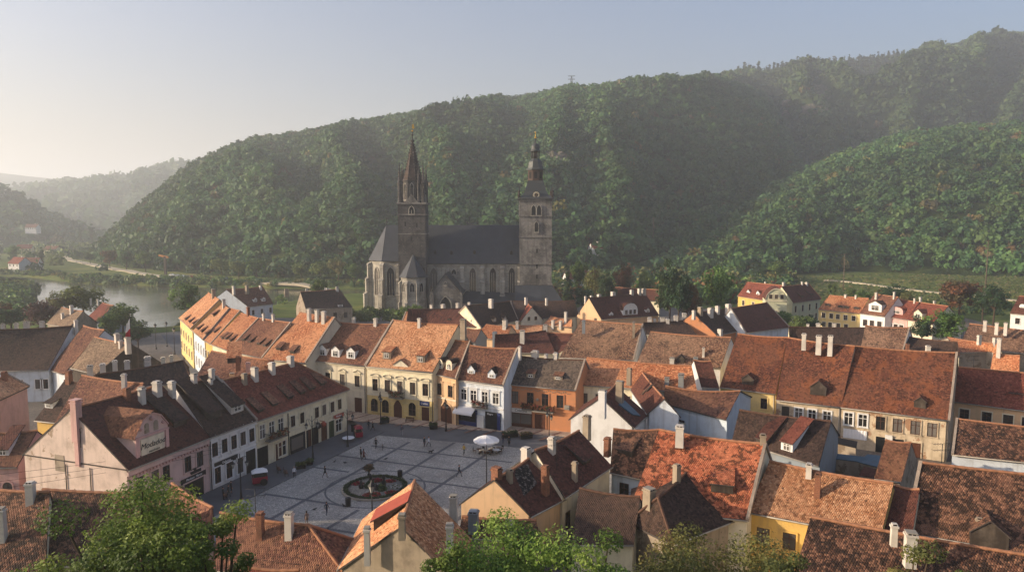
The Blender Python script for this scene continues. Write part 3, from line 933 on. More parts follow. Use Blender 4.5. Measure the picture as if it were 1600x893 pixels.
def H(label, eL, eR, rL, rR, ze, slope=0.9, roof='brown', wall='cream', hipL=False, hipR=False, zr=None, ov=0.35, group='old town houses', name='town_house',
      base=0.0, depth=None, ridge='ridge', gutter=True, verge=None, amp=0.13, sag=0.2, cat='house', square=False, back_ze=None, gable=None):
    s = House()
    A, B = at_z(*eL, ze), at_z(*eR, ze)
    u = Vector((B.x - A.x, B.y - A.y, 0)); u.normalize()
    def solve(pix):
        lo, hi = ze + 0.3, 34.5
        c0 = at_z(*pix, ze); d0 = Vector((c0.x - A.x, c0.y - A.y, 0)); d0 -= u * d0.dot(u); d0.normalize()
        for _ in range(50):
            z = (lo + hi) / 2
            c = at_z(*pix, z)
            d = Vector((c.x - A.x, c.y - A.y, 0)); d -= u * d.dot(u)
            if d.dot(d0) * slope > (z - ze): lo = z
            else: hi = z
        return (lo + hi) / 2
    if zr is None:
        zr = (solve(rL) + solve(rR)) / 2
    Cc, D = at_z(*rL, zr), at_z(*rR, zr)
    if square:       # keep the ridge parallel to the eaves
        m = (Cc + D) / 2
        d = Vector((m.x - A.x, m.y - A.y, 0)); d -= u * d.dot(u)
        Cc = Vector((A.x, A.y, zr)) + d + u * (Cc - A).dot(u); Cc.z = zr
        D = Vector((A.x, A.y, zr)) + d + u * (D - A).dot(u); D.z = zr
    def perp(c):
        d = Vector((c.x - A.x, c.y - A.y, 0)); return d - u * d.dot(u)
    def clamp_end(E, c, hip):
        # old gables stand a little askew, never more than about 20 degrees
        if hip: return c
        p_ = perp(c); lim = p_.length * 0.38
        k = (c - E).dot(u)
        return Vector((E.x, E.y, zr)) + p_ + u * max(-lim, min(lim, k))
    Cc, D = clamp_end(A, Cc, hipL), clamp_end(B, D, hipR)
    for (c, E) in ((Cc, A), (D, B)): c.z = zr
    def backpt(E, c, hip):
        if hip: d = perp(c) * 2
        else: d = Vector((c.x - E.x, c.y - E.y, 0)) * 2
        if depth: d = d * (depth / d.length)
        return Vector((E.x, E.y, ze)) + d
    A2, B2 = backpt(A, Cc, hipL), backpt(B, D, hipR)
    n = -perp((Cc + D) / 2); n.normalize()
    s.A, s.B, s.C, s.D, s.A2, s.B2 = A, B, Cc, D, A2, B2
    s.n, s.u, s.ze, s.zr = n, u, ze, zr
    s.tan = (zr - ze) / max(0.3, perp((Cc + D) / 2).length)
    s.roofmat = roof
    ctr = (A + B + A2 + B2) * 0.25
    s.o = Vector((ctr.x, ctr.y, base))
    s.e = empty(name, s.o, label, cat, group)
    # wall corners set in from the eaves
    def inset(p, alongsgn, outsgn, side):
        return Vector((p.x, p.y, 0)) + u * (alongsgn * side) - n * (outsgn * ov)
    side = 0.05
    s.a = inset(A, 1, 1, 0.30 if hipL else side); s.b = inset(B, -1, 1, 0.30 if hipR else side)
    s.a2 = inset(A2, 1, -1, 0.30 if hipL else side); s.b2 = inset(B2, -1, -1, 0.30 if hipR else side)
    zt = ze + ov * s.tan - 0.16
    mb = MB()
    zb = base - 0.6
    pts = [s.a, s.b, s.b2, s.a2]
    for i in range(4):
        p, q = pts[i], pts[(i + 1) % 4]
        mb.poly([(p.x, p.y, zb), (q.x, q.y, zb), (q.x, q.y, zt), (p.x, p.y, zt)], 0)
    if not hipL: mb.poly([(s.a2.x, s.a2.y, zt), (s.a.x, s.a.y, zt), (Cc.x + u.x * side, Cc.y + u.y * side, zr - 0.12)], 0)
    if not hipR: mb.poly([(s.b.x, s.b.y, zt), (s.b2.x, s.b2.y, zt), (D.x - u.x * side, D.y - u.y * side, zr - 0.12)], 0)
    if gable:
        mb.m[3] = 1
        if not hipL: mb.m[4] = 1
    mb.build('wall', [MT['plaster_' + wall], MT['plaster_' + (gable or wall)]], s.e, s.o)
    # roof
    rb = MB()
    W = (B - A).length; Ls = ((Cc - A).length)
    nx = max(3, int(W / 1.1)); ny = max(3, int(Ls / 1.1))
    sd = random.uniform(0, 99)
    kw = dict(amp=amp, seed=sd, sag=sag)
    rb.grid(A, B, D, Cc, nx, ny, 0, **kw)
    rb.grid(B2, A2, Cc, D, nx, max(3, ny // 2), 0, uv0=(40, 0), **kw)
    if hipL: rb.grid(A2, A, Cc, Cc, max(3, int((A2 - A).length / 1.2)), ny, 0, amp=amp * 0.5, seed=sd, uv0=(80, 0))
    if hipR: rb.grid(B, B2, D, D, max(3, int((B2 - B).length / 1.2)), ny, 0, amp=amp * 0.5, seed=sd, uv0=(120, 0))
    dn = Vector((0, 0, -0.2))
    rb.poly([A + dn, B + dn, B, A], 1); rb.poly([B2 + dn, A2 + dn, A2, B2], 1)
    if not hipL:
        rb.poly([A2 + dn, Cc + dn, Cc, A2], 1); rb.poly([Cc + dn, A + dn, A, Cc], 1)
    else: rb.poly([A2 + dn, A + dn, A, A2], 1)
    if not hipR:
        rb.poly([B + dn, D + dn, D, B], 1); rb.poly([D + dn, B2 + dn, B2, D], 1)
    else: rb.poly([B + dn, B2 + dn, B2, B], 1)
    s.roof = rb.build('roof', [MT[roof], MT['vergedark']], s.e, s.o)
    # ridge tiles, hips
    rt = MB()
    def capline(p, q, r=0.15):
        k = max(2, int((q - p).length / 0.42))
        pp = []
        for i in range(k + 1):
            t = i / k
            pt = p.lerp(q, t) + Vector((0, 0, 0.02 - (sag * math.sin(math.pi * t) if p.z == q.z else 0)))
            pp.append(pt)
        rt.tube(pp, [r * (1.12 if i % 2 else 0.92) for i in range(k + 1)], 6, 0, False)
    capline(Cc, D)
    up = Vector((0, 0, 0.03))
    if hipL: capline(A + up, Cc); capline(A2 + up, Cc)
    if hipR: capline(B + up, D); capline(B2 + up, D)
    rt.build('ridge_cap', [MT[ridge]], s.roof, s.o)
    if verge:
        for (p, q, p2, sg) in ((A, Cc, A2, 1), (B, D, B2, -1)):
            if (hipL and sg > 0) or (hipR and sg < 0) or (verge == 'L' and sg < 0) or (verge == 'R' and sg > 0): continue
            vb = MB()
            w_ = u * (0.32 * sg)
            for e_ in (p, p2):
                vb.obox(e_ - u * (0.14 * sg) - Vector((0, 0, 0.15)), q - e_, w_, Vector((0, 0, 0.36)))
            vb.build('verge', [MT['verge']], s.roof, s.o)
    if gutter:
        gb = MB()
        gb.tube([A + n * 0.06 + Vector((0, 0, -0.12)), B + n * 0.06 + Vector((0, 0, -0.12))], 0.085, 6)
        gb.build('gutter', [MT['gutter']], s.e, s.o)
    DIMS.append((label[:46], round((B - A).length, 1), round(2 * perp((Cc + D) / 2).length, 1), round(ze, 1), round(zr, 1), round(A.x), round(A.y), round(B.x), round(B.y), round(s.tan, 2),
                 round(math.degrees(math.asin(max(-1, min(1, (A2 - A).normalized().dot(u)))))), round(math.degrees(math.asin(max(-1, min(1, (B2 - B).normalized().dot(u))))))))
    return s
DIMS = []
# ================================================================== THE TOWN
g_far = 'houses along the far side of the square'
g_west = 'houses along the left side of the square'
g_street = 'houses down the street to the river'
g_near = 'houses in front of the square'
g_mid = 'houses between the square and the church'
g_right = 'houses round the yards at the right'
g_left = 'houses at the left behind the square'
g_edge = 'houses at the far edge of the town'
TW, TC = 'plaster_trimwhite', 'plaster_trim'

# ---------- far side of the square, left to right
r1 = H('cream house with three white framed dormers beside the street corner', (478, 562), (570, 571), (523, 503), (610, 506.5), 9.2, 1.0, 'brown', 'palecream', group=g_far, verge='R')
r1.chim([(553, 508, 496, 6), (587, 510, 497, 7)])
for px in (504, 524, 548): r1.dormer(px, 556 + (px - 504) * 0.09, 1.9, 1.5, 'gable', 'plaster_trimwhite', wstyle='plain')
r2 = H('large cream and yellow house with five pedimented windows and a pointed doorway', (571, 571.5), (676, 581), (614, 500), (716, 507.5), 9.2, 1.0, 'sunny', 'cream', group=g_far, verge='L')
r2.chim([(655, 505, 497, 6), (724, 520, 499, 11, 'plaster_stone')])
r2.dormer(604, 560, 1.7, 1.3, 'shed', 'plaster_stone', 'orange'); r2.dormer(657, 566, 1.7, 1.3, 'shed', 'plaster_stone', 'orange')
r2.dormer(626, 572, 3.0, 0.25, 'gable', 'plaster_palecream', 'orange', win=False, gh=1.0)
r3 = H('narrow cream house with two arched dormers and a wide brown carriage door', (674.6, 583), (712, 590.5), (703, 529.5), (734, 532), 8.6, 1.0, 'brown', 'peach', group=g_far, verge='R')
r3.dormer(687, 576, 1.5, 1.3, 'arch', 'plaster_palecream', 'dark', wstyle='arch bare'); r3.dormer(701.5, 578, 1.5, 1.3, 'arch', 'plaster_palecream', 'dark', wstyle='arch bare')
r4 = H('white house with a white awning and navy shopfront under a russet roof', (711.5, 592), (786, 601), (734, 539.5), (808, 544.5), 8.2, 1.0, 'brown', 'bluewhite', group=g_far, verge='R')
r4.dormer(736, 584, 1.5, 0.8, 'gable', 'plaster_bluewhite', 'dark', gh=0.9); r4.dormer(768, 590, 1.5, 0.8, 'gable', 'plaster_bluewhite', 'dark', gh=0.9)
r4.chim([(812, 552, 541, 5)])
r5 = H('terracotta house with a long iron balcony and a white shop sign under a grey roof', (787.5, 599), (899, 609), (808, 556), (914, 562.5), 7.6, 0.95, 'grey', 'salmon', group=g_far, verge='R', ridge='ridgedark')
r5.dormer(829, 590, 1.5, 0.8, 'shed', 'plaster_stone', 'brown'); r5.dormer(872, 593, 1.5, 0.7, 'shed', 'plaster_stone', 'brown')
r5.chim([(836, 558, 548, 13), (853, 560, 553, 5), (868, 560, 551, 8)])
r6 = H('cream house with an orange tiled roof and a grey chimney right of the terracotta house', (898, 600), (1090, 613), (917, 558), (1074, 571), 7.6, 0.9, 'orange', 'cream', group=g_far, gutter=True)
r6.chim([(1064, 601, 584, 11, 'plaster_grey'), (1042, 600, 590, 9, 'plaster_grey')])

# facades of the far side
r1.windows('front', [0.12, 0.36, 0.61, 0.86], 5.0, 1.15, 2.1, 'ped', TC, 'frame_brown')
r1.band('front', 4.1); r1.band('front', 8.7, 0.4, 0.22, name='cornice')
r2.windows('front', [0.13, 0.32, 0.51, 0.70, 0.885], 4.7, 1.15, 2.2, 'ped arc', TC, 'frame_brown')
r2.band('front', 3.75, 0.3); r2.band('front', 8.7, 0.4, 0.24, name='cornice')
r3.windows('front', [0.28, 0.74], 4.9, 1.2, 2.1, 'hood', 'plaster_peach', 'frame_brown')
r3.band('front', 4.3); r3.band('front', 8.1, 0.35, 0.2, 'plaster_peach', 'cornice')
r4.windows('front', [0.16, 0.37, 0.61, 0.84], 4.6, 1.2, 1.95, 'hood', TW)
r4.band('front', 3.7, 0.22, mat=TW); r4.band('front', 7.7, 0.32, 0.2, TW, 'cornice')
r5.windows('front', [0.15, 0.37, 0.58, 0.79], 4.2, 1.25, 2.2, 'plain', 'plaster_salmon', 'frame_brown')
r5.band('front', 3.45, 0.2, mat='plaster_salmon'); r5.band('front', 7.15, 0.3, 0.18, 'plaster_salmon', 'cornice')
r6.windows('front', [0.08, 0.2, 0.32, 0.44], 4.2, 1.1, 1.9, 'plain', TC, 'frame_brown')

# ---------- left side of the square
w_c = H('cream corner house with a smooth red hipped roof and a row of small dormers', (402, 657), (546, 608), (346, 594), (462, 565.5), 7.2, 0.85, 'red', 'cream', hipR=True, group=g_west, verge='L', sag=0.05)
for px, py in ((408, 644), (431, 634.5), (455, 623), (474, 616), (489, 609.5), (506, 602)): w_c.dormer(px - 1, py - 1, 1.1, 0.5, 'shed', 'plaster_darkwood', 'brown', back=2.1, win=False)
w_c.chim([(398, 590, 574, 10), (425, 580, 566, 10), (454, 569, 556, 11), (382, 596, 584, 9, 'plaster_stone')])
w_w = H('white house with five pedimented windows under a dark roof with long sloping dormers', (329, 683), (402, 656), (272, 602), (338, 588), 7.4, 0.85, 'dark', 'white', group=g_west, verge='R', ridge='ridgedark')
w_w.dormer(336, 652, 2.4, 1.0, 'shed', 'plaster_darkwood', back=5.6, win=False); w_w.dormer(371, 643, 2.4, 1.1, 'shed', 'plaster_chimwhite', back=5.6)
w_w.chim([(303, 595, 584, 9), (331, 590, 576, 9), (329, 600, 592, 7)])
w_p = H('pink house with a tall plain gable and a painted dormer gable bearing a shop name', (201, 734), (330, 682), (110, 638), (252, 600), 7.4, 0.78, 'darkred', 'pink', group=g_west, gable='gable', sag=0.1)
w_p.chim([(222, 626, 605, 10), (246, 618, 595, 13), (269, 618, 595, 10), (198, 619, 606, 12, 'brick')])
w_p.dormer(282, 664, 2.2, 0.8, 'shed', 'plaster_darkwood', 'dark', back=5.0, win=False)
w_w.windows('front', 5, 4.5, 1.05, 1.9, 'ped', TW, 'frame_brown')
w_w.band('front', 3.75, 0.22, mat=TW); w_w.band('front', 6.85, 0.35, 0.2, TW, 'cornice')
w_p.windows('front', [0.13, 0.30, 0.43, 0.70, 0.86], 4.0, 1.15, 2.0, 'plain', 'plaster_pink', 'frame_brown')
w_p.band('front', 3.3, 0.2, mat='plaster_pink'); w_p.band('front', 6.6, 0.5, 0.25, 'plaster_pink', 'cornice')
w_c.windows('front', [0.055, 0.145, 0.235], 4.2, 1.1, 2.1, 'plain', TC)
w_c.windows('front', [0.36, 0.46, 0.625, 0.71, 0.81, 0.90], 4.3, 0.95, 1.7, 'plain', TC, 'frame_brown')
w_c.band('front', 3.6, 0.25); w_c.band('front', 6.7, 0.35, 0.2, name='cornice')
w_c.windows('right', 4, 4.3, 1.0, 1.7, 'plain', TC, 'frame_brown')

w_q = H('house with a lit brown roof just behind the pink gabled house', (84, 663), (196, 664), (128, 586), (235, 599), 7.0, 0.95, 'brown', 'cream', group=g_left)
w_q.chim([(194, 597, 584, 8)])
w_r = H('dark roofed house with a long row of square white chimneys left of the flagpole', (150, 610), (300, 596), (196, 581), (286, 563), 8.0, 0.85, 'dark', 'cream', hipR=True, group=g_left, ridge='ridgedark')
w_r.chim([(141, 584, 571, 10), (161, 584, 568, 10), (180, 579, 563, 9), (199, 577, 563, 10), (231, 571, 557, 12), (255, 567, 558, 8, 'plaster_palecream'), (268, 565, 555, 7, 'plaster_palecream')])
w_t = H('patched brown roofed house squeezed between the red roof and the street', (300, 598), (420, 590), (330, 548), (440, 562), 8.0, 0.9, 'brown', 'cream', group=g_left)
w_t.chim([(372, 568, 556, 9, 'brick'), (388, 585, 566, 9, 'plaster_rose'), (363, 596, 583, 9, 'plaster_peach')])
w_t.dormer(366, 566, 2.2, 0.9, 'shed', 'plaster_darkwood', 'orange', back=3.5, win=False)

# ---------- far left
f1 = H('long house with a broad dark roof at the left edge, white wall below', (-30, 580), (75, 577), (-14, 515), (113, 509), 6.5, 0.95, 'dark', 'bluewhite', group=g_left, ridge='ridgedark')
f1.chim([(5, 519, 506, 6), (26, 517, 505, 6), (42, 514, 503, 9), (66, 513, 502, 7)])
f1.windows('front', [0.55, 0.84, 0.93], 2.6, 1.3, 1.9, 'plain', TW, 'frame_brown')
f2 = H('house with a steep sunlit tan roof beside the broad dark roof', (76, 577), (99, 584), (128, 507), (160, 515.5), 6.2, 0.95, 'brown', 'bluewhite', group=g_left, square=True)
f2.chim([(119, 514, 500, 6)])
f3 = H('barn with a grey brown roof and a blackened board gable below the flag', (110, 574), (150, 584), (161, 523), (196, 541), 7.7, 0.9, 'greybrown', 'darkwood', group=g_left, square=True)
f3.chim([(183, 531, 521, 8), (189, 541, 532, 6), (200, 543, 527, 8)])
f5 = H('low grey roofed house with one small white dormer behind the pink wall', (54, 656), (108, 662), (88, 597), (124, 592), 6.4, 0.9, 'dark', 'ochre', group=g_left, ridge='ridgedark', square=True)
f5.dormer(76, 637, 1.5, 0.8, 'shed', 'plaster_trimwhite'); f5.chim([(108, 596, 579, 10, 'brick')])
f6 = H('pale pink house with a blank end wall at the left edge', (-34, 640), (46, 603), (-60, 612), (12, 585), 8.0, 0.75, 'sunny', 'rose', group=g_left, gutter=False, verge='R')
f6.chim([(7, 592, 581, 9, 'brick')])
f7 = H('low house with white dormer windows against the foot of the plain gable', (-40, 730), (26, 729), (-20, 676), (58, 672), 5.6, 0.9, 'brown', 'rose', group=g_left)
f7.dormer(5, 712, 1.4, 1.0, 'shed', 'plaster_trimwhite', 'darkred', back=3.2)
f7.windows('front', [0.35, 0.72], 1.6, 1.2, 2.0, 'arch plain', 'plaster_rose', 'frame_brown')
f8 = H('small red roofed house among the trees on the river bank', (135, 497), (152, 502), (141, 468), (158, 472), 4.5, 0.8, 'red', 'slateblue', group=g_left)
f8.chim([(142, 471, 466, 3), (153, 472, 467, 3)])
f9 = H('grey brown roofed house beside the copper coloured tree', (72, 505), (108, 512), (84, 478), (118, 484), 5.5, 0.85, 'greybrown', 'stone', group=g_left)
f9.chim([(98, 496, 489, 5), (112, 488, 477, 5)])

# ---------- down the street to the river
ss = [
    ('yellow street house at the river end with a row of tiny roof vents', (279, 496), (298, 513), (327, 457.5), (343, 468), 9.9, 'sunny', 'yellow'),
    ('pale blue street house second from the river under a pale orange roof', (298, 514), (317, 529.6), (343, 471.5), (355, 480.5), 9.4, 'sunny', 'bluewhite'),
    ('narrow yellow street house third from the river', (317, 530), (329, 537), (355, 480), (373, 484.5), 9.2, 'orange', 'ochre'),
    ('street house with a plain brick red roof, fourth from the river', (329, 537), (356, 547), (377, 489), (404, 497), 9.2, 'orange', 'cream'),
    ('street house with a weathered brown roof and three small black dormers', (356, 548), (409, 558.5), (405, 497), (454, 504), 9.2, 'brown', 'cream'),
    ('street house with the largest bright orange roof next to the corner', (409, 560), (477, 566.5), (468, 488), (523, 496), 9.2, 'orange', 'palecream')]
SH = []
for (lb, a, b, c, d, ze, rf, wl) in ss:
    h = H(lb, a, b, c, d, ze, 0.95, rf, wl, group=g_street, verge='R', sag=0.05)
    SH.append(h)
for k, px, py in ((0, 290, 500), (0, 296, 504), (0, 302, 507), (1, 309, 515), (1, 315, 519), (1, 322, 523), (1, 333, 493), (2, 335, 520), (3, 347, 529), (3, 353, 530), (3, 360, 533), (4, 380, 532), (4, 390, 535), (4, 404, 538), (4, 413, 541), (5, 435, 546), (5, 456, 551)):
    SH[k].dormer(px, py, 1.1, 0.5, 'shed', 'plaster_darkwood', 'brown', back=1.3, win=False)
SH[0].windows('front', 5, 5.6, 0.9, 1.7, 'plain', TC, 'frame_brown'); SH[0].windows('front', 5, 2.0, 0.9, 1.8, 'plain', TC, 'frame_brown')
SH[1].windows('front', 5, 5.2, 0.9, 1.9, 'plain', TW); SH[1].windows('front', 5, 1.6, 0.9, 1.9, 'plain', TW)
SH[2].windows('front', 3, 5.2, 0.9, 1.7, 'plain', TC, 'frame_brown'); SH[3].windows('front', 5, 5.2, 0.95, 1.7, 'plain', TC, 'frame_brown')
SH[5].chim([(483, 492, 482, 6), (495, 494, 484, 6), (506, 497, 486, 8)]); SH[4].chim([(412, 499, 490, 4), (427, 501, 491, 5)]); SH[1].chim([(350, 478, 468, 6)])
SH[3].chim([(388, 491, 480, 6, 'brick')]); SH[0].chim([(334, 463, 452, 8, 'plaster_stone')])

# ---------- houses near the river, before the church
o1 = H('white house with a brown roof and two skylight dormers near the river', (388, 479), (427, 474), (343, 453), (411, 447.5), 6.0, 0.95, 'brown', 'bluewhite', group=g_mid)
o1.chim([(365, 455, 447, 4), (386, 454, 446, 6, 'plaster_stone'), (407, 450, 446, 4)]); o1.dormer(399, 471, 1.6, 0.9, 'gable', 'plaster_trimwhite'); o1.dormer(412, 470, 1.6, 0.9, 'gable', 'plaster_trimwhite')
o1.windows('front', [0.2, 0.55, 0.9], 2.8, 1.1, 1.8, 'plain', TW, 'frame_brown')
o2 = H('old house with a crumbling stone gable left of the church apse', (478, 483), (551, 479.5), (459, 456), (530, 451), 6.0, 0.95, 'dark', 'ruin', group=g_mid)
o2.chim([(448, 458, 451, 10, 'plaster_stone'), (479, 458, 451, 4), (512, 456, 450, 4), (527, 455, 448, 5)]); o2.dormer(532, 479, 1.7, 0.9, 'shed', 'plaster_trimwhite'); o2.dormer(502, 473, 1.8, 0.5, 'shed', 'plaster_darkwood', back=3, win=False)
o2.windows('front', [0.35, 0.62, 0.85], 2.4, 1.2, 1.9, 'plain', 'plaster_ruin', 'frame_brown')

# ---------- between the square and the church
H_ = lambda *a, **k: H(*a, group=g_mid, **k)
n8a = H_('long dark red roof in front of the church porch, left one of the row', (640, 503), (753, 511), (660, 484), (740, 478.5), 6.5, 0.9, 'darkred', 'cream', ridge='ridgedark')
n8a.chim([(674, 484, 476, 5), (692, 482, 475, 6), (715, 482, 473, 6), (733, 481, 472, 5)]); n8a.dormer(739, 506, 1.4, 0.8, 'gable', 'plaster_trimwhite'); n8a.dormer(701, 503, 1.2, 0.6, 'gable', 'plaster_darkwood', win=False)
n8b = H_('dark brown roof with a white chimney block in front of the nave', (752, 512), (810, 500), (741, 475), (797, 470), 6.5, 0.9, 'dark', 'cream', verge='LR', ridge='ridgedark')
n8b.chim([(767, 475, 467, 7)]); n8b.dormer(773, 502, 1.5, 0.8, 'gable', 'plaster_stone'); n8b.dormer(789, 500, 1.5, 0.8, 'gable', 'plaster_stone')
n8c = H_('dark brown roof at the foot of the clock tower, last of the row', (806, 500), (905, 494), (798, 470), (896, 469.5), 6.5, 0.9, 'dark', 'cream', verge='L', ridge='ridgedark')
n8c.chim([(822, 470, 465, 5), (854, 471, 466, 4)])
n8d = H_('small half timbered house with a red hooded gable before the clock tower', (817, 503), (828, 482), (833, 478), (846, 465), 6.2, 0.9, 'red', 'palecream', name='gabled_house') if False else None
n6 = H_('house with a broad white gable and a curved white dormer gable', (940, 499), (1030, 492), (920, 465), (1008, 457.5), 6.5, 0.95, 'darkred', 'peach', ridge='ridgedark')
n6.chim([(915, 470, 463, 4), (924, 470, 462, 4), (936, 467, 460, 6), (958, 464, 456, 8), (987, 462, 453, 6), (999, 461, 451, 6), (1006, 460, 451, 7)])
n6.dormer(955, 494, 1.5, 0.9, 'gable', 'plaster_trimwhite'); n6.dormer(1012, 488, 1.5, 0.9, 'gable', 'plaster_trimwhite')
n6.dormer(985, 492, 5.6, 1.6, 'arch', 'plaster_trimwhite', 'darkred', win=False, gh=2.2)
n7 = H_('reddish roof partly hidden behind the white gabled house', (946, 466), (1030, 470), (950, 447), (1024, 452), 6.0, 0.9, 'darkred', 'cream')
n9a = H_('low pale orange roof behind the narrow cream house', (740, 527), (790, 531), (765, 507), (800, 509), 5.5, 0.7, 'orange', 'peach')
n9a.chim([(789, 512, 500, 8)])
n9b = H_('low orange roof with two stub chimneys below the half timbered gable', (786, 521), (846, 522), (800, 507), (848, 508), 5.5, 0.7, 'sunny', 'peach')
n9b.chim([(808, 511, 502, 6), (852, 519, 507, 8)])
n10 = H_('dark roof with a tall white chimney and a skylight behind the white house', (772, 549), (868, 552), (783, 523), (842, 516), 7.0, 0.9, 'darkred', 'cream', ridge='ridgedark')
n10.chim([(816, 540, 516, 9, 'plaster_chimwhite'), (773, 536, 518, 8, 'plaster_slateblue'), (836, 556, 548, 12)])
n11 = H_('plain dark red roof with a slanting ridge right of the tall white chimney', (846, 540), (872, 552), (842, 518), (889, 509), 7.0, 0.8, 'darkred', 'cream')
n12 = H_('little house with a pale stone gable under the church bush', (628, 502), (668, 505), (634, 487), (660, 489), 5.5, 0.75, 'orange', 'stone', verge='L')
n13 = H_('low sunlit orange roof beside the white gable', (848, 507), (893, 511), (860, 494), (890, 499), 5.5, 0.7, 'orange', 'peach')
n13.chim([(864, 508, 500, 5), (876, 508, 501, 5), (884, 500, 487, 5)])
n14 = H_('roof strip behind the sunny roof with a stone chimney and satellite dish', (716, 532), (742, 534), (730, 513), (752, 514), 6.5, 0.8, 'brown', 'grey')

# ---------- behind the far side, to the right
n1 = H_('weathered roof of loose pale tiles left of the broken parapet', (874, 558), (990, 562), (920, 499), (1009, 506.5), 7.6, 0.95, 'loose', 'white', verge='R', ridge='ridge')
n1.chim([(912, 512, 500, 6, 'plaster_slateblue'), (990, 522, 503, 5, 'plaster_stone')])
n2 = H_('mossy roof strewn with loose tiles right of the broken parapet', (995, 566), (1126, 574), (1016, 518), (1143, 527), 7.6, 0.9, 'loose', 'white')
n2.chim([(1050, 566, 559, 9), (1087, 566, 558, 8, 'plaster_slateblue'), (1099, 553, 543, 4)]); n2.dormer(1063, 566, 1.5, 0.8, 'gable', 'plaster_darkwood', 'dark', win=False)
n2b = H_('ragged dark roof slope wedged against the long rusty roof', (1096, 604), (1124, 606), (1078, 571), (1112, 555), 7.0, 0.9, 'darkred', 'white', square=True)
n3 = H_('low dark roof with a line of stub chimneys behind the mossy roof', (1004, 522), (1090, 524), (1011, 504), (1068, 500), 6.5, 0.85, 'dark', 'cream', ridge='ridgedark')
n3.chim([(1015, 505, 496, 8), (1023, 504, 498, 5), (1035, 504, 496, 8), (1043, 509, 498, 7), (1056, 503, 493, 8), (1069, 500, 489, 8)])
n4 = H_('narrow house with a bare brick gable and dark mossy roof', (1120, 523), (1160, 516), (1083, 488), (1140, 481), 6.5, 0.9, 'dark', 'salmon', ridge='ridgedark')
n4.chim([(1084, 492, 485, 6), (1094, 488, 480, 8, 'plaster_stone'), (1110, 491, 481, 9), (1121, 487, 478, 7), (1125, 523, 514, 7)])
n5 = H_('plain red brown roof with four slit vents and a white end wall', (1166, 519.5), (1234, 511), (1142, 481.5), (1198, 472.5), 6.5, 0.9, 'darkred', 'bluewhite', verge='LR', sag=0.03)
n5.chim([(1138, 489, 475, 11)])
for px, py in ((1173, 505), (1188, 503), (1201, 501), (1215, 499)): n5.dormer(px - 3, py - 2, 1.4, 0.4, 'shed', 'plaster_darkwood', back=1.8, win=False)

# ---------- the long range at the right and its yard
m1a = H('pale yellow end of the long rusty roofed range, by the pale blue gable', (1124.5, 604), (1212, 615), (1152, 521), (1230, 527), 6.9, 0.9, 'rust', 'yellow', group=g_right)
m1a.dormer(1168, 600, 2.0, 0.9, 'gable', 'plaster_darkwood', win=False)  # dark front paints the shade inside the open dormer
m1b = H('shabby middle of the long rusty roofed range with three tall chimneys', (1212.5, 624), (1314, 635.5), (1230, 527), (1336, 540.5), 6.5, 0.9, 'rust', 'shabby', group=g_right)
m1b.chim([(1256, 536, 521, 8), (1279, 543, 524, 10), (1297, 545, 524, 9)]); m1b.dormer(1278, 616, 2.4, 1.2, 'gable', 'plaster_darkwood', win=False)  # dormer front: dark colour in place of its shaded inside
m1c = H('shabby right part of the long rusty roofed range with a white shuttered row', (1314, 635.5), (1483, 656), (1336, 540.5), (1495, 551), 6.5, 0.9, 'rust', 'shabby', group=g_right, verge='R')
m1c.dormer(1437, 637, 1.6, 1.0, 'gable', 'plaster_darkwood', win=False)  # the open dormer's inner shade is painted on its front
m1a.windows('front', [0.15, 0.48, 0.80], 4.0, 1.1, 1.8, 'plain', 'plaster_yellow', 'frame_brown')
m1b.windows('front', [0.15], 3.6, 1.2, 1.9, 'plain', 'plaster_shabby', 'frame_brown'); m1b.windows('front', [0.36, 0.57, 0.8], 3.6, 1.2, 1.9, 'plain', TW)
m1c.windows('front', [0.075, 0.215], 3.7, 1.25, 2.0, 'plain', TW); m1c.windows('front', [0.385, 0.545, 0.71, 0.86], 3.6, 1.3, 2.1, 'plain', 'plaster_shabby', 'frame_brown')
mr2 = H('white walled house with a clean russet roof at the right edge', (1485, 626), (1780, 664), (1497, 573), (1780, 594), 6.6, 0.9, 'red', 'peach', group=g_right)
mr2.windows('front', [0.084, 0.215, 0.336, 0.44, 0.56, 0.7, 0.85], 3.6, 1.3, 1.9, 'plain', TC, 'frame_brown')
mr2.dormer(1547, 617, 1.7, 0.7, 'shed', 'plaster_darkwood', 'darkred', win=False); mr2.dormer(1587, 621, 1.7, 0.7, 'shed', 'plaster_darkwood', 'darkred', win=False)
m3 = H('low house with a mossy rust roof and pale wall below the white walled house', (1488, 709), (1780, 740), (1495, 654), (1780, 682), 4.6, 0.8, 'mottled', 'bluewhite', group=g_right, verge='L')
m3.windows('front', [0.29], 2.2, 1.5, 0.8, 'plain', TW)
b8 = H('narrow brown roofed wing with two skylights facing the square', (1011, 646), (976, 594), (1034, 627), (1006, 576), 7.4, 1.1, 'darkred', 'bluewhite', group=g_right, square=True)
b8.chim([(983, 583, 574, 10, 'plaster_stone')])
b9 = H('pale blue walled house under a sagging curved brown roof', (1036, 629), (1134, 655), (1021, 598), (1146, 608), 7.0, 0.65, 'brown', 'blue', group=g_right, sag=0.5, gutter=False)
b10 = H('dark mossy roof with two red lidded dormers and a grey blue end wall', (1144, 686), (1279, 727), (1155, 640), (1294, 656.5), 5.6, 0.85, 'dark', 'slateblue', group=g_right, ridge='ridgedark')
b10.dormer(1230, 706, 1.6, 1.3, 'shed', 'plaster_trimwhite', 'redm', back=4.2, frame='frame_white') if False else None
b7 = H('house with a long white gable wall and a white chimney stack at its peak', (991, 668), (1013, 647), (939, 620), (961, 601), 7.0, 0.75, 'darkred', 'white', group=g_right)
b7.chim([(941, 640, 609, 12, 'plaster_white'), (968, 627, 595, 13, 'plaster_stone'), (983, 590, 575, 9, 'plaster_stone')])

